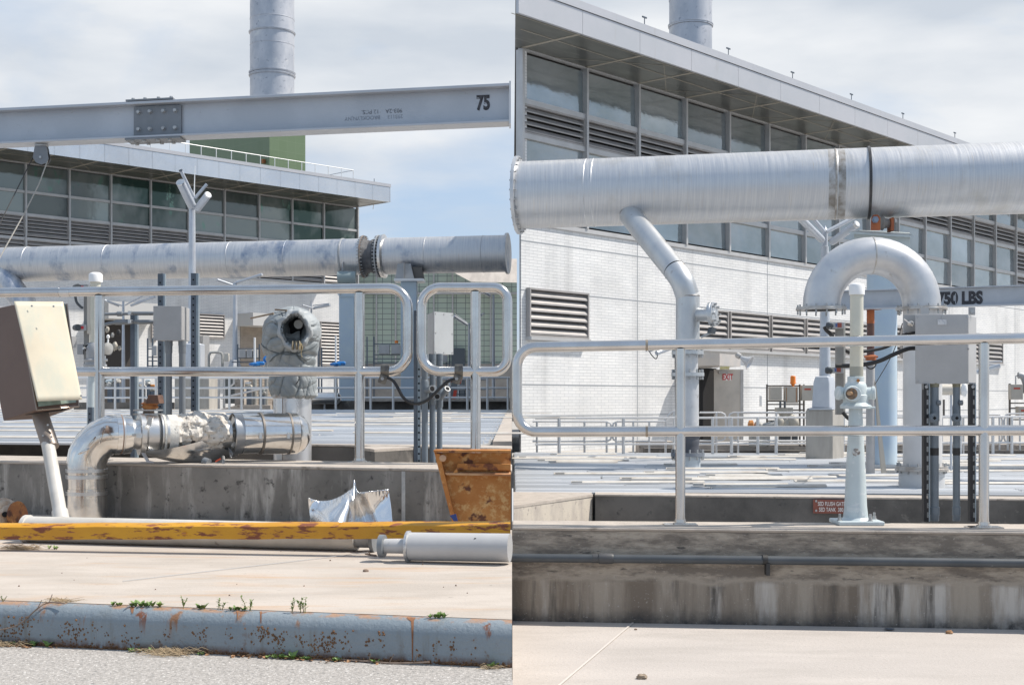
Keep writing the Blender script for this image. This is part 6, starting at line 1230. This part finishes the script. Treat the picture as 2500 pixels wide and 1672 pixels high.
for i, (px, w_) in enumerate(((2281, 21), (2335, 17))):
    d = 7.02; t = thing('conduit', ('wide dark grey conduit with a capped fitting left below the large control box','narrower dark grey conduit with a capped fitting right below the large control box')[i], 'conduit', V(wx(px,d), d, RWT))
    r = w_*d/F/2; a, b = W(px,0,d), W(px,0,d); part('pipe', MB().tube([V(a.x,d,RWT), V(a.x,d,W(0,936,d).z)], r, 20), DCON, t)
    part('locknut', MB().lathe(V(a.x,d,W(0,945,d).z), [(0,r*1.05),(.002,r*1.12),(.014,r*1.12),(.016,r*1.2),(.022,r*1.2)], 12), mat('nut_olive', (.2,.19,.13), rough=.6), t)
    part('conduit_body', MB().lathe(V(a.x,d,W(0,1030,d).z), [(0,r),(.01,r*1.18),(.08,r*1.15),(.1,r*1.0),(.135,r*1.0)], 18), DCON, t)
    e = W(px-4,1020,d-.04); part('capped_hub', MB().lathe(e, [(0,.02),(.03,.026),(.036,.026),(.037,.02),(.045,.019)], 18, ax=(-.1,-1,.0)), DCON, t); part('hub_socket', MB().lathe(e+V(-.004,-.0455,0), [(0,.01),(.001,.01)], 4, ax=(0,-1,0)), HOLE, t)
    part('side_plug', MB().lathe(W(px+9,983,d-.02), [(0,.014),(.012,.014),(.014,.01)], 16, ax=(.75,-.6,0)), GREYD, t)
    part('tape_band', MB().tube([W(px,1111,d), W(px,1093,d)], r*1.03, 20), BLACK, t)
    part('coupling', MB().lathe(V(a.x,d,RWT), [(0,r*1.02),(.005,r*1.1),(.03,r*1.1),(.032,r*1.2),(.075,r*1.2),(.077,r*1.05)], 18), DCON, t)
# ---- red sign on the basin wall ----
sd_ = rbf.at(2027)-.03; sg_ = thing('sign', 'red brown plate sign reading SED FLUSH GATE on the basin wall', 'sign', W(2027, 1253, sd_))
ang = math.atan(rbf.m)
part('plate', MB().cbox(W(2032,1236.5,sd_), (2080-1988)*sd_/F, .02, 33*sd_/F, rz=ang), mat('sign_red_brown', (.24,.075,.05), (.2,.06,.042), ns=4, rough=.5), sg_)
for i, (tx_, y, x) in enumerate((('SED FLUSH GATE', 1230, 2030), ('SED TANK  380', 1244, 2029))):
    m = Matrix.Translation(W(x,y,rbf.at(x)-.045)) @ Matrix.Rotation(ang,4,'Z') @ Matrix.Rotation(math.pi/2,4,'X') @ Matrix.Diagonal((.62,1,1,1)); part('lettering', textmb(tx_, .08, m, .0008, .002), mat('sign_letters', (.75,.7,.66), rough=.5), sg_)
for x, y in ((1992.5,1223),(1992.5,1246)): part('screw', MB().lathe(W(x,y,sd_-.01), [(0,.016),(.008,.014)], 10, ax=(0,-1,0)), BOLT, sg_)
# ================= FAR RAILINGS AND CLUTTER =================
def frail(label, top, lowers, posts, d, r=.028, pr=.03, yb=None):
    P0 = top[0]; t = thing('far_railing', label, 'railing', W(posts[0][0], posts[0][1], d))
    part('top_rail', MB().tube(smooth([W(x,y,d) for x,y in top], 3) if len(top) > 2 else [W(x,y,d) for x,y in top], r, 8), FRAIL, t)
    for l_ in lowers: part('lower_rail', MB().tube([W(x,y,d) for x,y in l_], r*.9, 8), FRAIL, t)
    for x, yb_, yt_ in posts: part('post', MB().tube([W(x,yb_,d), W(x,yt_,d)], pr, 8), FRAIL, t)
    return t
frail('far tube railing running along the back edge of the left tank covers', [(-900,922),(1245,922)], [[(-900,947),(1245,947)],[(-900,970.5),(1245,970.5)]], [(x,1001,922) for x in (-880,-700,-520,-340,-160,20,120,214,281,320,349,381,560,590,637,706,740,820,905,960,1055,1098,1141,1190,1240)], 47.6, .04, .045)
frail('sloping ramp railing beyond the left covers near the pedestal', [(515,928),(600,913),(700,905)], [[(515,950),(560,945),(571,936),(571,920)],[(540,972),(660,944)]], [(534,998,925),(547,996,922)], 50.5, .05, .05)
frail('short far railing behind the right railing loop', [(1065,926),(1194,926)], [[(1065,950),(1194,950)]], [(1078,990,926),(1120,990,926),(1170,990,926)], 52, .04, .045)
frail('long far tube railing at the back edge of the right tank covers', [(1306,1021),(3200,1015)], [[(1306,1084.5),(3200,1078)]], [(x,1110,1021-.0033*(x-1306)) for x in (1365,1522,1740,1786,1850,1895,2230,2345,2424,2470,2640,2820,3000,3180)], 32.4, .028, .04)
def loops(label, x0, x1, yt, yl, posts, d, end='R', rr_=12):
    top = [(x0,yt)] if end == 'R' else []
    if end == 'R': pts = [(x0,yt),(x1-rr_,yt),(x1-3,yt+4),(x1,yt+rr_+2),(x1,yl-rr_),(x1-3,yl-4),(x1-rr_,yl),(x0,yl)]
    else: pts = [(x1,yt),(x0+rr_,yt),(x0+3,yt+4),(x0,yt+rr_+2),(x0,yl-rr_),(x0+3,yl-4),(x0+rr_,yl),(x1,yl)]
    t = thing('far_railing', label, 'railing', W(posts[0],1112,d)); part('looped_rail', MB().tube([W(x,y,d) for x,y in pts], .026, 8), FRAIL, t)
    for x in posts: part('post', MB().tube([W(x,1116,d), W(x,yt,d)], .028, 8), FRAIL, t)
loops('leftmost far railing with a loop end before the brick wall', 1300, 1493, 1029, 1077, (1311,1427,1481), 33.8)
loops('far railing starting with a loop left of the branch pipe', 1495, 1624, 1029, 1077, (1504,1546,1585), 33.8, 'L')
frail('short raised far railing rising towards the exit door', [(1620,1030),(1640,1006),(1655,1004)], [[(1620,1077),(1645,1050)]], [(1625,1110,1028),(1645,1110,1005)], 33.9, .028, .03)
loops('far railing with a loop end below the exit door', 1708, 1772, 1007, 1076, (1749,), 34.2)
loops('far railing starting with a loop right of the exit door', 1779, 2120, 1007, 1076, (1802,1895,2060), 34.2, 'L')
loops('far railing with a loop end between the two dark conduits', 2180, 2372, 1014, 1083, (2215,2300,2352), 35)
loops('far railing with a loop at the right edge by the brick wall', 2395, 2447, 1012, 1082, (2405,2440), 35.2)
loops('last far railing starting with a loop at the right edge', 2452, 2560, 1010, 1082, (2460,2490), 35.2, 'L')
# kerbs and low concrete beyond the right deck
solo('plinth_wall', MB().pbox(1700, 1086, 2560, 1099, 35.6, 1.2), TOPC, 'low pale concrete ledge under the exit door railings', 'ledge')
solo('plinth_wall', MB().pbox(1705, 1100, 2560, 1112, 35.0, .5), BACKC, 'dark concrete upstand at the back of the right covers', 'upstand')
solo('step_block', MB().pbox(1560, 1078, 1645, 1112, 35.4, 1.0), TOPC, 'pale concrete step block left of the branch pipe bellows', 'step')
solo('step_block', MB().pbox(1574, 1094, 1640, 1107, 34.9, .4), BACKC, 'dark concrete step face in front of the pale step block', 'step')
# instrument racks
HOLED = mat('rack_steel', (.1,.09,.08), (.16,.14,.12), ns=20, rough=.6)
def rack(label, d, uprights, bars_, boxes, y0, y1, mt=HOLED):
    t = thing('instrument_rack', label, 'instrument rack', W(uprights[0], y1, d))
    for x in uprights: part('upright', MB().pbox(x-1.8, y0, x+1.8, y1, d, .06), mt, t)
    for (x0,x1,y) in bars_: part('cross_bar', MB().pbox(x0, y-1.6, x1, y+1.6, d-.03, .028), mt, t)
    for (x0,ya_,x1,yb_,st) in boxes:
        b = part('instrument_box', MB().pbox(x0, ya_, x1, yb_, d-.28, .24), mat('box_beige', (.46,.42,.36), (.4,.37,.32), ns=2, rough=.5), t, bev=.01)
        if st == 'r': part('red_label', MB().pbox(x0+6, ya_+8, x0+22, ya_+12, d-.285, .004), mat('label_red', (.45,.06,.03), rough=.5), b)
        if st == 'g': part('rust_run', MB().pbox(x0+2, ya_+2, x0+4, yb_-4, d-.284, .003).pbox(x1-6, ya_+2, x1-3, yb_-3, d-.284, .003), mat('rust_run', (.32,.18,.1), rough=.7), b)
    return t
rk = rack('rack of beige instrument boxes topped by an orange beacon near the exit door', 35.6, (1873,1953,1963), [(1873,1953,942),(1873,1953,979),(1873,1965,987),(1873,1965,1001),(1873,1910,1027)], [(1880,944,1909,977,''),(1917,944,1949,984,'g'),(1958,940,1986,978,'r')], 938, 1090)
bc = part('beacon', MB().lathe(W(1936,938,35.4), [(-.06,.03),(0,.05),(.02,.085),(.05,.075),(.21,.07),(.23,.05)], 16), mat('beacon_orange', (.75,.2,.02), rough=.3), rk)
vv = thing('pump', 'beige cast valve and motor cluster on dark legs under the orange beacon rack', 'pump', W(1918, 1085, 34.9))
VB = mat('cast_beige', (.44,.41,.35), (.34,.32,.28), ns=6, rough=.6)
part('top_box', MB().pbox(1897, 995, 1936, 1010, 34.8, .3), VB, vv); part('body', MB().lathe(W(1918,1056,34.9), [(0,.18),(.1,.22),(.3,.2),(.4,.14),(.5,.18)], 18), VB, vv)
for x in (1905, 1916): part('stem', MB().tube([W(x,995,34.8), W(x,979,34.8)], .03, 8), DARK, vv)
part('leg', MB().pbox(1904, 1064, 1931, 1080, 34.9, .2), DARK, vv); part('leg', MB().pbox(1936, 1064, 1948, 1080, 34.9, .2), DARK, vv)
part('side_valve', lump(W(1936,1030,34.8), .16, .15, .2, 4, 10), VB, vv); part('side_valve', lump(W(1903,1032,34.8), .13, .15, .18, 8, 10), VB, vv)
mo = thing('motor', 'grey motor with an orange end bell on the ledge right of the exit door', 'motor', W(1850, 1044, 34.8))
part('end_bell', MB().lathe(W(1826,1037,34.8), [(0,.05),(.03,.12),(.12,.13),(.14,.1)], 16, ax=(1,0,0)), mat('motor_orange', (.5,.2,.05), rough=.5), mo)
part('body', MB().lathe(W(1842,1039,34.8), [(0,.08),(.04,.12),(.14,.12),(.2,.07),(.34,.1),(.6,.16),(.72,.08)], 16, ax=(1,0,-.02)), MC['cast_grey'], mo); part('foot', MB().pbox(1832, 1047, 1880, 1088, 34.8, .25), MC['cast_grey'], mo)
solo('wall_light', MB().pbox(1855, 965, 1861, 992, 40.5, .08), WHITEP, 'small vertical white light tube on the brick wall left of the racks', 'wall light', bev=.02)
rack('rack with red labelled beige box at the right edge', 36, (2466,2520), [(2466,2520,984),(2466,2520,996),(2466,2520,1024)], [(2469,938,2498,975,'r'),(2487,992,2530,1018,'r')], 936, 1090)
rack('lone black slotted post between the two dark conduits', 34.5, (2305,), [], [], 975, 1014)
rack('lone dark slotted post right of the blue column', 34.6, (2189,), [], [], 800, 1095)
hp = thing('pipe_hook', 'curved grey vent pipe above the beige box at the right edge', 'pipe', W(2500, 930, 35.9)); part('bend', MB().tube(smooth([W(2505,960,35.9),W(2504,935,35.9),W(2496,918,35.9),W(2486,916,35.9)]), .09, 12), GREYP, hp); part('tip', MB().tube([W(2486,916,35.9),W(2480,918,35.9),W(2480,940,35.9)], .012, 6), STRUT, hp)
t = farlamp(2380, 890, 1090, 31.5, [(2390,886,2442,893,1.5),(2395,884,2446,882,1.6)], 'far lamp with pale arms behind the right railing post', 5)
part('floodlight', MB().tube([W(2385,908,31.2), W(2442,892,31)], .05, 12), LAMPP, t)
sv = thing('pump', 'cream pump casing seen between the two dark conduits under the control box', 'pump', W(2320, 960, 24)); part('casing', MB().tube([W(2292,951,24), W(2350,951,24)], .1, 18), mat('cream_casing', (.55,.51,.44), rough=.4), sv); part('valve', lump(W(2354,951,23.8), .06, .06, .12, 2, 10), WHITEP, sv); part('support', MB().tube([W(2322,960,24),W(2322,1180,24)], .02, 8), LAMPP, sv)
fl_ = thing('floodlight', 'small white floodlight with dangling black wires behind the top rail', 'floodlight', W(1610,860,30)); part('tube', MB().tube([W(1603,862,30), W(1640,848,30.3)], .055, 14), LAMPP, fl_); part('mount', MB().tube([W(1585,858,30),W(1605,850,30)], .02, 8).tube([W(1578,848,30),W(1578,858,30)], .02, 8), GREYP, fl_); part('wire', MB().tube(smooth([W(1580,850,30),W(1592,868,30),W(1602,876,30),W(1606,864,30)]), .012, 6), BLACK, fl_)
solo('lamp_wire', MB().tube([W(1648,862,30),W(1651,1112,30)], .012, 6), BLACK, 'thin wire hanging left of the railing post', 'wire')
# ---- left far clutter ----
BLU = mat('actuator_blue', (.02,.2,.55), (.015,.14,.42), ns=8, rough=.4)
def bluev(x, y, d, label, wheel=True, stem=870-46):
    t = thing('valve_actuator', label, 'valve actuator', W(x, 995, d)); k = d/F
    part('body', MB().lathe(W(x,y+8,d), [(0,5*k),(2*k,14*k),(7*k,15*k),(9*k,6*k)], 16), BLU, t); part('motor', MB().lathe(W(x+4,y+1,d), [(0,4*k),(2*k,5*k),(18*k,5*k),(20*k,3*k)], 14, ax=(1,-.1,0)), BLU, t)
    part('stem_cover', MB().tube([W(x,y-2,d), W(x,stem,d)], 2.6*k, 10), WHITEP, t); part('stand', MB().tube([W(x,y+5,d), W(x,998,d)], [4.5*k, 6*k], 12), MC['cast_grey'], t)
bluev(622, 886, 51, 'blue valve actuator with a white stem tube left of the fabric cover'); bluev(820, 886, 51, 'blue valve actuator with a white stem tube right of the fabric cover', stem=820)
t = thing('valve_actuator', 'small round blue actuator touching the left side of the fabric cover', 'valve actuator', W(650,895,51.5)); part('drum', MB().lathe(W(650,878,51.5), [(0,.08),(.02,.13),(.14,.14),(.16,.1)], 16, ax=(.3,-1,.1)), BLU, t); part('stand', MB().tube([W(650,886,51.5),W(650,998,51.5)], .07, 10), MC['cast_grey'], t)
def boxes(d, label, ups, barz, bxs, y0, y1, bm=None):
    t = thing('instrument_rack', label, 'instrument rack', W(ups[0], y1, d))
    for x in ups: part('upright', MB().pbox(x-1.6, y0, x+1.6, y1, d, .07), STRUT, t)
    for (x0,x1,y) in barz: part('cross_bar', MB().pbox(x0, y-1.3, x1, y+1.3, d-.04, .035), STRUT, t)
    for (x0,ya_,x1,yb_) in bxs: part('instrument_box', MB().pbox(x0, ya_, x1, yb_, d-.3, .25), BOXP, t, bev=.01)
boxes(53, 'dark strut rack with grey boxes in front of the roller door', (580, 633), [(580,636,851),(580,636,874),(566,640,884)], [(584,853,600,873),(602,853,616,873),(618,853,628,873)], 840, 998)
boxes(52, 'dark strut rack with two grey boxes seen through the left railing loop', (896, 913), [(913,977,840),(913,977,866),(913,977,876),(913,977,887)], [(924,842,951,864),(955,842,977,864)], 822, 998)
solo('beacon', MB().lathe(W(968,838,52), [(0,.06),(.03,.07),(.1,.07),(.11,.04)], 12), MC['beacon_orange'], 'tiny orange beacon on the left yard rack', 'beacon')
boxes(53.2, 'small strut rack left of the grey control box posts', (360, 372), [(360,384,852),(360,384,872),(360,384,881),(360,384,893)], [(371,844,382,868)], 826, 905)
boxes(52.6, 'perforated strut rack in front of the louvre right of the fabric cover', (778, 785), [], [], 848, 998)
boxes(52.4, 'dark rack with a small cabinet inside the right railing loop', (1098, 1090), [(1078,1098,888)], [(1079,862,1092,884)], 862, 998)
boxes(50.9, 'low dark equipment rack under the red valve in the right loop', (1102, 1122, 1135), [(1098,1140,950),(1098,1140,962)], [(1116,940,1136,952)], 940, 998)
t = thing('valve', 'red painted valve behind the right railing loop', 'valve', W(1105, 990, 50.8)); RV = mat('valve_red', (.6,.06,.03), rough=.45)
part('body', MB().lathe(W(1095,925,50.8), [(0,.1),(.02,.16),(.1,.16),(.15,.09),(.4,.09),(.45,.14),(.5,.14)], 14, ax=(1,-.1,-.12)), RV, t); part('stand', MB().prism([W(1104,975,50.8),W(1108,952,50.8),W(1116,952,50.8),W(1112,975,50.8)], (0,.2,0)), RV, t)
# gooseneck of small conduit
t = thing('conduit_loop', 'small grey conduit loop left of the pale blue lamp post', 'conduit', W(512, 905, 53)); part('loop', MB().tube([W(510,905,53),W(510,868,53),W(514,861,53),W(520,860,53),W(534,860,53),W(540,862,53),W(543,868,53),W(543,905,53)], .05, 10), MC['cast_grey'], t)
solo('meter_box', MB().pbox(547, 862, 558, 882, 53, .2), MC['cream_box'], 'small cream meter box by the conduit loop', 'meter', bev=.02)
solo('plinth_base', MB().lathe(W(573,900,54.2), [(0,.28),(.1,.28),(.2,.22),(.36,.2)], 4), LAMPP, 'square pale base at the foot of the pale blue lamp post', 'lamp base')
# concrete blocks, ramps and tanks
CC = MC['pedestal_concrete']
solo('concrete_pier', MB().pbox(573, 927, 596, 990, 51.6, 1), TOPC, 'lit concrete pier right of the ramp railing', 'pier')
solo('dark_cabinet', MB().pbox(550, 920, 574, 985, 52.2, .8), mat('cabinet_grey', (.16,.17,.16), rough=.6), 'dark grey cabinet behind the ramp railing', 'cabinet')
solo('concrete_ramp', MB().prism([W(534,1000,49.8),W(660,1000,49.8),W(660,989,49.8),W(580,988,49.8)], (0,1.5,0)), TOPC, 'pale concrete ramp at the back edge of the left covers', 'ramp')
solo('upstand_wall', MB().pbox(180, 982, 425, 1001, 49.7, .3), BACKC, 'dark concrete upstand behind the far left railing', 'upstand')
solo('upstand_wall', MB().pbox(665, 978, 1245, 1001, 50.3, .3), BACKC, 'dark concrete upstand behind the far railing right of the covered pipe', 'upstand')
solo('ledge', MB().pbox(880, 974, 1245, 980, 50.0, .5), TOPC, 'pale ledge above the dark upstand behind the railing loops', 'ledge')
tk = thing('pressure_tank', 'shiny horizontal tank behind the far rail right of the covered pipe', 'tank', W(795, 985, 50)); part('shell', MB().tube([W(758,972,50),W(764,972,50),W(826,972,50),W(832,972,50)], [.12,.22,.22,.12], 20), STEEL, tk); part('saddle', MB().pbox(790, 980, 794, 1000, 50, .2), GREYP, tk)
for i, (x, y, s_) in enumerate(((268,940,10),(286,930,9),(330,938,8),(345,945,9),(362,936,7),(520,935,8),(372,950,8),(607,945,9),(640,960,9))):
    t = thing('pump', ('small pump cluster behind the far left railing, number %s from the left' % ['one','two','three','four','five','seven','six','eight','nine'][i]) if False else ['grey pump beside the leftmost far rail posts','white topped pump just right of the first railing post','brown pump left of the strut posts','tan pump behind the rusty nut','small tan pump left of the conduits','pale pump left of the ramp railing','grey valve between the two strut posts','dark valve right of the lit pier','dark pump under the blue actuator'][i], 'pump', W(x, 990, 50.6)); k = 50.6/F
    mt = [MC['cast_grey'], MC['cream_box'], MC['rust_tint'] if False else VB, VB][i % 4]
    part('casing', lump(W(x,y,50.6), s_*k, s_*k, s_*k*.8, i, 10, .35), mt, t); part('motor', MB().lathe(W(x-s_,y-s_*.9,50.6), [(0,s_*.3*k),(.05,s_*.45*k),(s_*1.6*k,s_*.45*k),(s_*1.8*k,s_*.2*k)], 12, ax=(1,0,.1)), [BLUEP, STRUT, MC['motor_orange'], STEEL][i % 4], t); part('base', MB().pbox(x-s_*.6, y+s_*.6, x+s_*.6, 996, 50.5, .3), STRUT, t)
# machinery in the service opening
t = thing('machine', 'dark pipework machinery inside the service opening left of the small lamp', 'machine', W(285, 900, 60))
for i, (x, y, r) in enumerate(((262,805,5),(275,818,4),(290,812,5),(280,845,7),(268,858,6),(292,850,4),(300,835,4))): part('pipe_fitting', lump(W(x,y,60), r*60/F, r*60/F, r*1.5*60/F, i, 10, .3), [VB, MC['cast_grey'], BLACK, VB, STRUT, VB, BLACK][i], t)
# ================= WEEDS, LITTER =================
LEAF = mat('weed_leaf', (.13,.22,.05), (.2,.28,.08), ns=30, rough=.55); LEAFD = mat('weed_stem', (.25,.22,.09), (.18,.2,.06), ns=30, rough=.7)
STRAW = mat('dry_straw', (.46,.36,.23), (.32,.24,.15), ns=40, rough=.9); TWIG = mat('twig', (.17,.12,.09), (.25,.19,.15), ns=30, rough=.9); DLEAF = mat('dead_leaf', (.26,.13,.06), (.36,.22,.12), ns=20, rough=.9)
def leaf(mb, b, d, ln, w, curl=.3):
    d = Vector(d).normalized(); s_ = d.cross(V(0,0,1)).normalized() if abs(d.z) < .95 else V(1,0,0); up = s_.cross(d); n = 4; vs = []
    for i in range(n+1): t = i/n; c = b+d*ln*t-V(0,0,1)*curl*ln*t*t*.5; ww = w*math.sin(math.pi*min(.98, t*.85+.12)); vs += [c-s_*ww-up*ww*.3*-1, c, c+s_*ww+up*ww*.3]
    mb.add(vs, [(3*i+j, 3*i+j+1, 3*i+j+4, 3*i+j+3) for i in range(n) for j in range(2)])
def weed(px, z, off, size, kind, label, spread=1.0, n=9):
    d = kerbd.at(px, off); c = V(wx(px, d), d, z); t = thing('weed', label, 'weed', c); rnd = random.Random(px*7+kind); lm, sm = MB(), MB()
    for i in range(n):
        o = c+V(rnd.uniform(-1,1)*size*.9*spread, rnd.uniform(-.3,.3)*size*.4, 0)
        if kind == 0:
            for j in range(5): a = rnd.uniform(0, 6.28); leaf(lm, o+V(0,0,.001), (math.cos(a)*.6, math.sin(a)*.6, rnd.uniform(.4,1.2)), size*rnd.uniform(.55,1.25), size*.2, .5)
        else:
            hgt = size*rnd.uniform(.7,1.4); tip = o+V(rnd.uniform(-.5,.5)*size, rnd.uniform(-.2,.2)*size, hgt); sm.tube([o, o.lerp(tip,.5)+V(rnd.uniform(-.1,.1)*size,0,0), tip], [.0016,.0012,.0007], 5)
            for j in range(7): q = o.lerp(tip, .25+.75*j/7); leaf(lm, q, (rnd.uniform(-1,1), rnd.uniform(-.5,.5), rnd.uniform(.2,.9)), size*rnd.uniform(.2,.42), size*.09, .3)
    part('leaves', lm, LEAF, t, sharp=80)
    if sm.v: part('stems', sm, LEAFD, t)
T = SLABZ
for a in [(352,T,.0,.035,0,'broad leafed green weed tuft on the kerb top, the largest left of centre',2.0,11),(288,T,.0,.03,0,'small sprout on the kerb top left of the largest tuft',.8,3),(488,T,.0,.032,0,'green weed tuft on the kerb top right of the largest tuft',1.0,6),(583,T,.0,.026,0,'low weed tuft on the kerb top under the covered pipe',2.0,8),(607,T,.0,.045,1,'tall thin seeding weed on the kerb top beside the low tuft',.6,3),(533,T,.0,.04,1,'thin wiry weed with tiny leaves on the kerb top',.5,3),(722,T,.0,.045,1,'wispy green weed on the kerb top right of the middle',1.0,7),(1072,T,.0,.03,0,'green weed tuft on the kerb top near the grey pole',1.3,7),(450,T,.0,.04,1,'single stem weed on the kerb top',.2,2),(10,T,.0,.03,1,'little weed at the left end of the kerb top',.6,2)]: weed(*a)
G0 = ROADZ
for a in [(115,G0,-.09,.04,0,'single bright leaf weed at the kerb foot near the left',.1,1),(70,G0,-.09,.028,0,'reddish green weed at the kerb foot at the left',1,4),(375,G0,-.1,.03,0,'green sprout behind the dry grass clump at the kerb foot',.5,2),(335,G0,-.1,.025,0,'small weed at the kerb foot left of the dry grass',1.6,5),(487,G0,-.1,.022,0,'small weed at the kerb foot right of the dry grass',.7,3),(675,G0,-.1,.024,0,'wide low weed patch at the kerb foot near the middle',2.0,8),(716,G0,-.1,.042,0,'upright bright leaf weed at the kerb foot near the middle',.15,2),(745,G0,-.1,.02,0,'tiny weed at the kerb foot right of the upright leaf',1.8,6),(822,G0,-.1,.022,0,'small weed at the kerb foot before the twig',.8,4),(918,G0,-.1,.024,0,'small weed standing over the long twig',.4,3),(1189,G0,-.1,.035,0,'weed at the kerb foot near the right end',.7,4),(30,G0,-.09,.022,0,'small green sprout in the leaf litter at the far left',.7,3),(130,T,1.75,.03,0,'small weed in the slab joint at the left',1,3)]: weed(*a)
def drygrass(px, off, n, size, label, z=ROADZ):
    d = kerbd.at(px, off); c = V(wx(px, d), d, z); rnd = random.Random(px); mb = MB()
    for i in range(n):
        o = c+V(rnd.gauss(0,size*.35), rnd.gauss(0,.02), rnd.random()*.006); a = rnd.gauss(math.pi if rnd.random() < .75 else 0, .35); l_ = size*rnd.uniform(.3,1); h = rnd.uniform(.004,.04)*size/.15
        mb.tube([o, o+V(math.cos(a)*l_*.5, -abs(math.sin(a))*l_*.3, h), o+V(math.cos(a)*l_, -abs(math.sin(a))*l_*.6, rnd.uniform(0,.012))], [.0011,.0009,.0004], 4)
    solo('dry_grass', mb, STRAW, label, 'dry grass')
drygrass(430, -.11, 150, .1, 'clump of dry straw coloured grass at the foot of the kerb')
drygrass(15, -.1, 80, .08, 'dry grass and leaf litter at the far left foot of the kerb'); drygrass(1200, -.1, 35, .05, 'small dry grass tuft at the right end of the kerb foot'); drygrass(150, .03, 60, .06, 'dry grass wisps on the kerb top near the left twig', T)
drygrass(60, 1.7, 90, .12, 'dry grass lying in the slab joint at the left', T)
def twig(pts, r, label):
    mb = MB(); mb.tube(smooth(pts), r, 6); rnd = random.Random(len(pts))
    for i in range(1, len(pts)-1): q = pts[i]; mb.tube([q, q+V(rnd.uniform(-.03,.03), -.005, rnd.uniform(.01,.035))], r*.5, 5)
    solo('twig', mb, TWIG, label, 'twig')
twig([kpt(-10,ROADZ+.06,.03), kpt(45,.235,.02), kpt(92,.285,.0)+V(0,0,.015), kpt(120,.31,-.03)+V(0,0,.01), kpt(158,.3,-.02)+V(0,0,.02)], .003, 'bare dark twig hooked over the left end of the kerb')
twig([kpt(830,ROADZ+.006,.02), kpt(900,ROADZ+.006,.03), kpt(950,ROADZ+.004,.035), kpt(1010,ROADZ+.008,.03), kpt(1048,ROADZ+.014,.03)], .0035, 'long pale twig lying at the foot of the kerb on the right')
twig([W(893,1352,6.95), W(905,1354,6.9), W(918,1356,6.85)], .006, 'short stick beside the grey pole end')
def pebble(px, py, z, r, label, mt=TWIG, cat='pebble', nm='pebble', n=6, fl=.6):
    d = zat(z, py); solo(nm, lump(V(wx(px,d), d, z+r*.3), r, r*.8, r*fl, px, n, .4), mt, label, cat)
pebble(893, 1395, SLABZ, .014, 'little dark debris crumb in the middle of the slab', nm='debris', cat='debris')
pebble(1566, 1656, 0, .021, 'lone small brown stone on the pale pavement at the bottom', mat('stone_tan', (.3,.24,.18), (.2,.16,.12), ns=30, rough=.9), n=10)
pebble(2318, 1546, 0, .018, 'dry curled leaf near the foot of the streaked wall', DLEAF, 'leaf', 'leaf'); pebble(2170, 1538, 0, .026, 'flat dark scrap at the foot of the streaked wall', STRUT, 'scrap', 'scrap', fl=.15); pebble(1552, 1537, 0, .008, 'tiny dark pebble by the pavement joint')
rnd = random.Random(5); first = None
for i in range(16):
    px = rnd.uniform(20, 1180); py = rnd.uniform(1345, 1460); d = zat(SLABZ, py); r = rnd.uniform(.002, .0045)
    if kerbd(px) > d-.02: continue
    if first is None: first = solo('pebble', lump(V(wx(px,d), d, SLABZ+.001), .004, .004, .003, 2, 5, .4), TWIG, 'tiny dark grit crumb scattered on the left slab', 'pebble', 'grit crumbs on the slab')
    else: o = first.copy(); S.collection.objects.link(o); o.location = (wx(px,d), d, SLABZ); s_ = r/.004; o.scale = (s_, s_, s_); o.rotation_euler.z = rnd.random()*6
first = None
for i in range(150):
    px = rnd.choice([rnd.uniform(0, 70), rnd.uniform(0,1240), rnd.uniform(560,860)]); o_ = -.085-abs(rnd.gauss(0,.02)); d = kerbd.at(px, o_); p = V(wx(px,d), d, ROADZ+.003)
    if first is None:
        mb = MB(); leaf(mb, V(0,0,0), (1,0,.1), .022, .007, .2); mb.v = [v+p for v in mb.v]; first = solo('dead_leaf', mb, DLEAF, 'small dead brown leaf caught along the kerb foot', 'leaf', 'dead leaves along the kerb foot')
    else: o = first.copy(); S.collection.objects.link(o); o.location = p; s_ = rnd.uniform(.4,1.2); o.scale = (s_,s_,s_); o.rotation_euler = (rnd.uniform(-.6,.6), rnd.uniform(-.5,.5), rnd.random()*6.3)
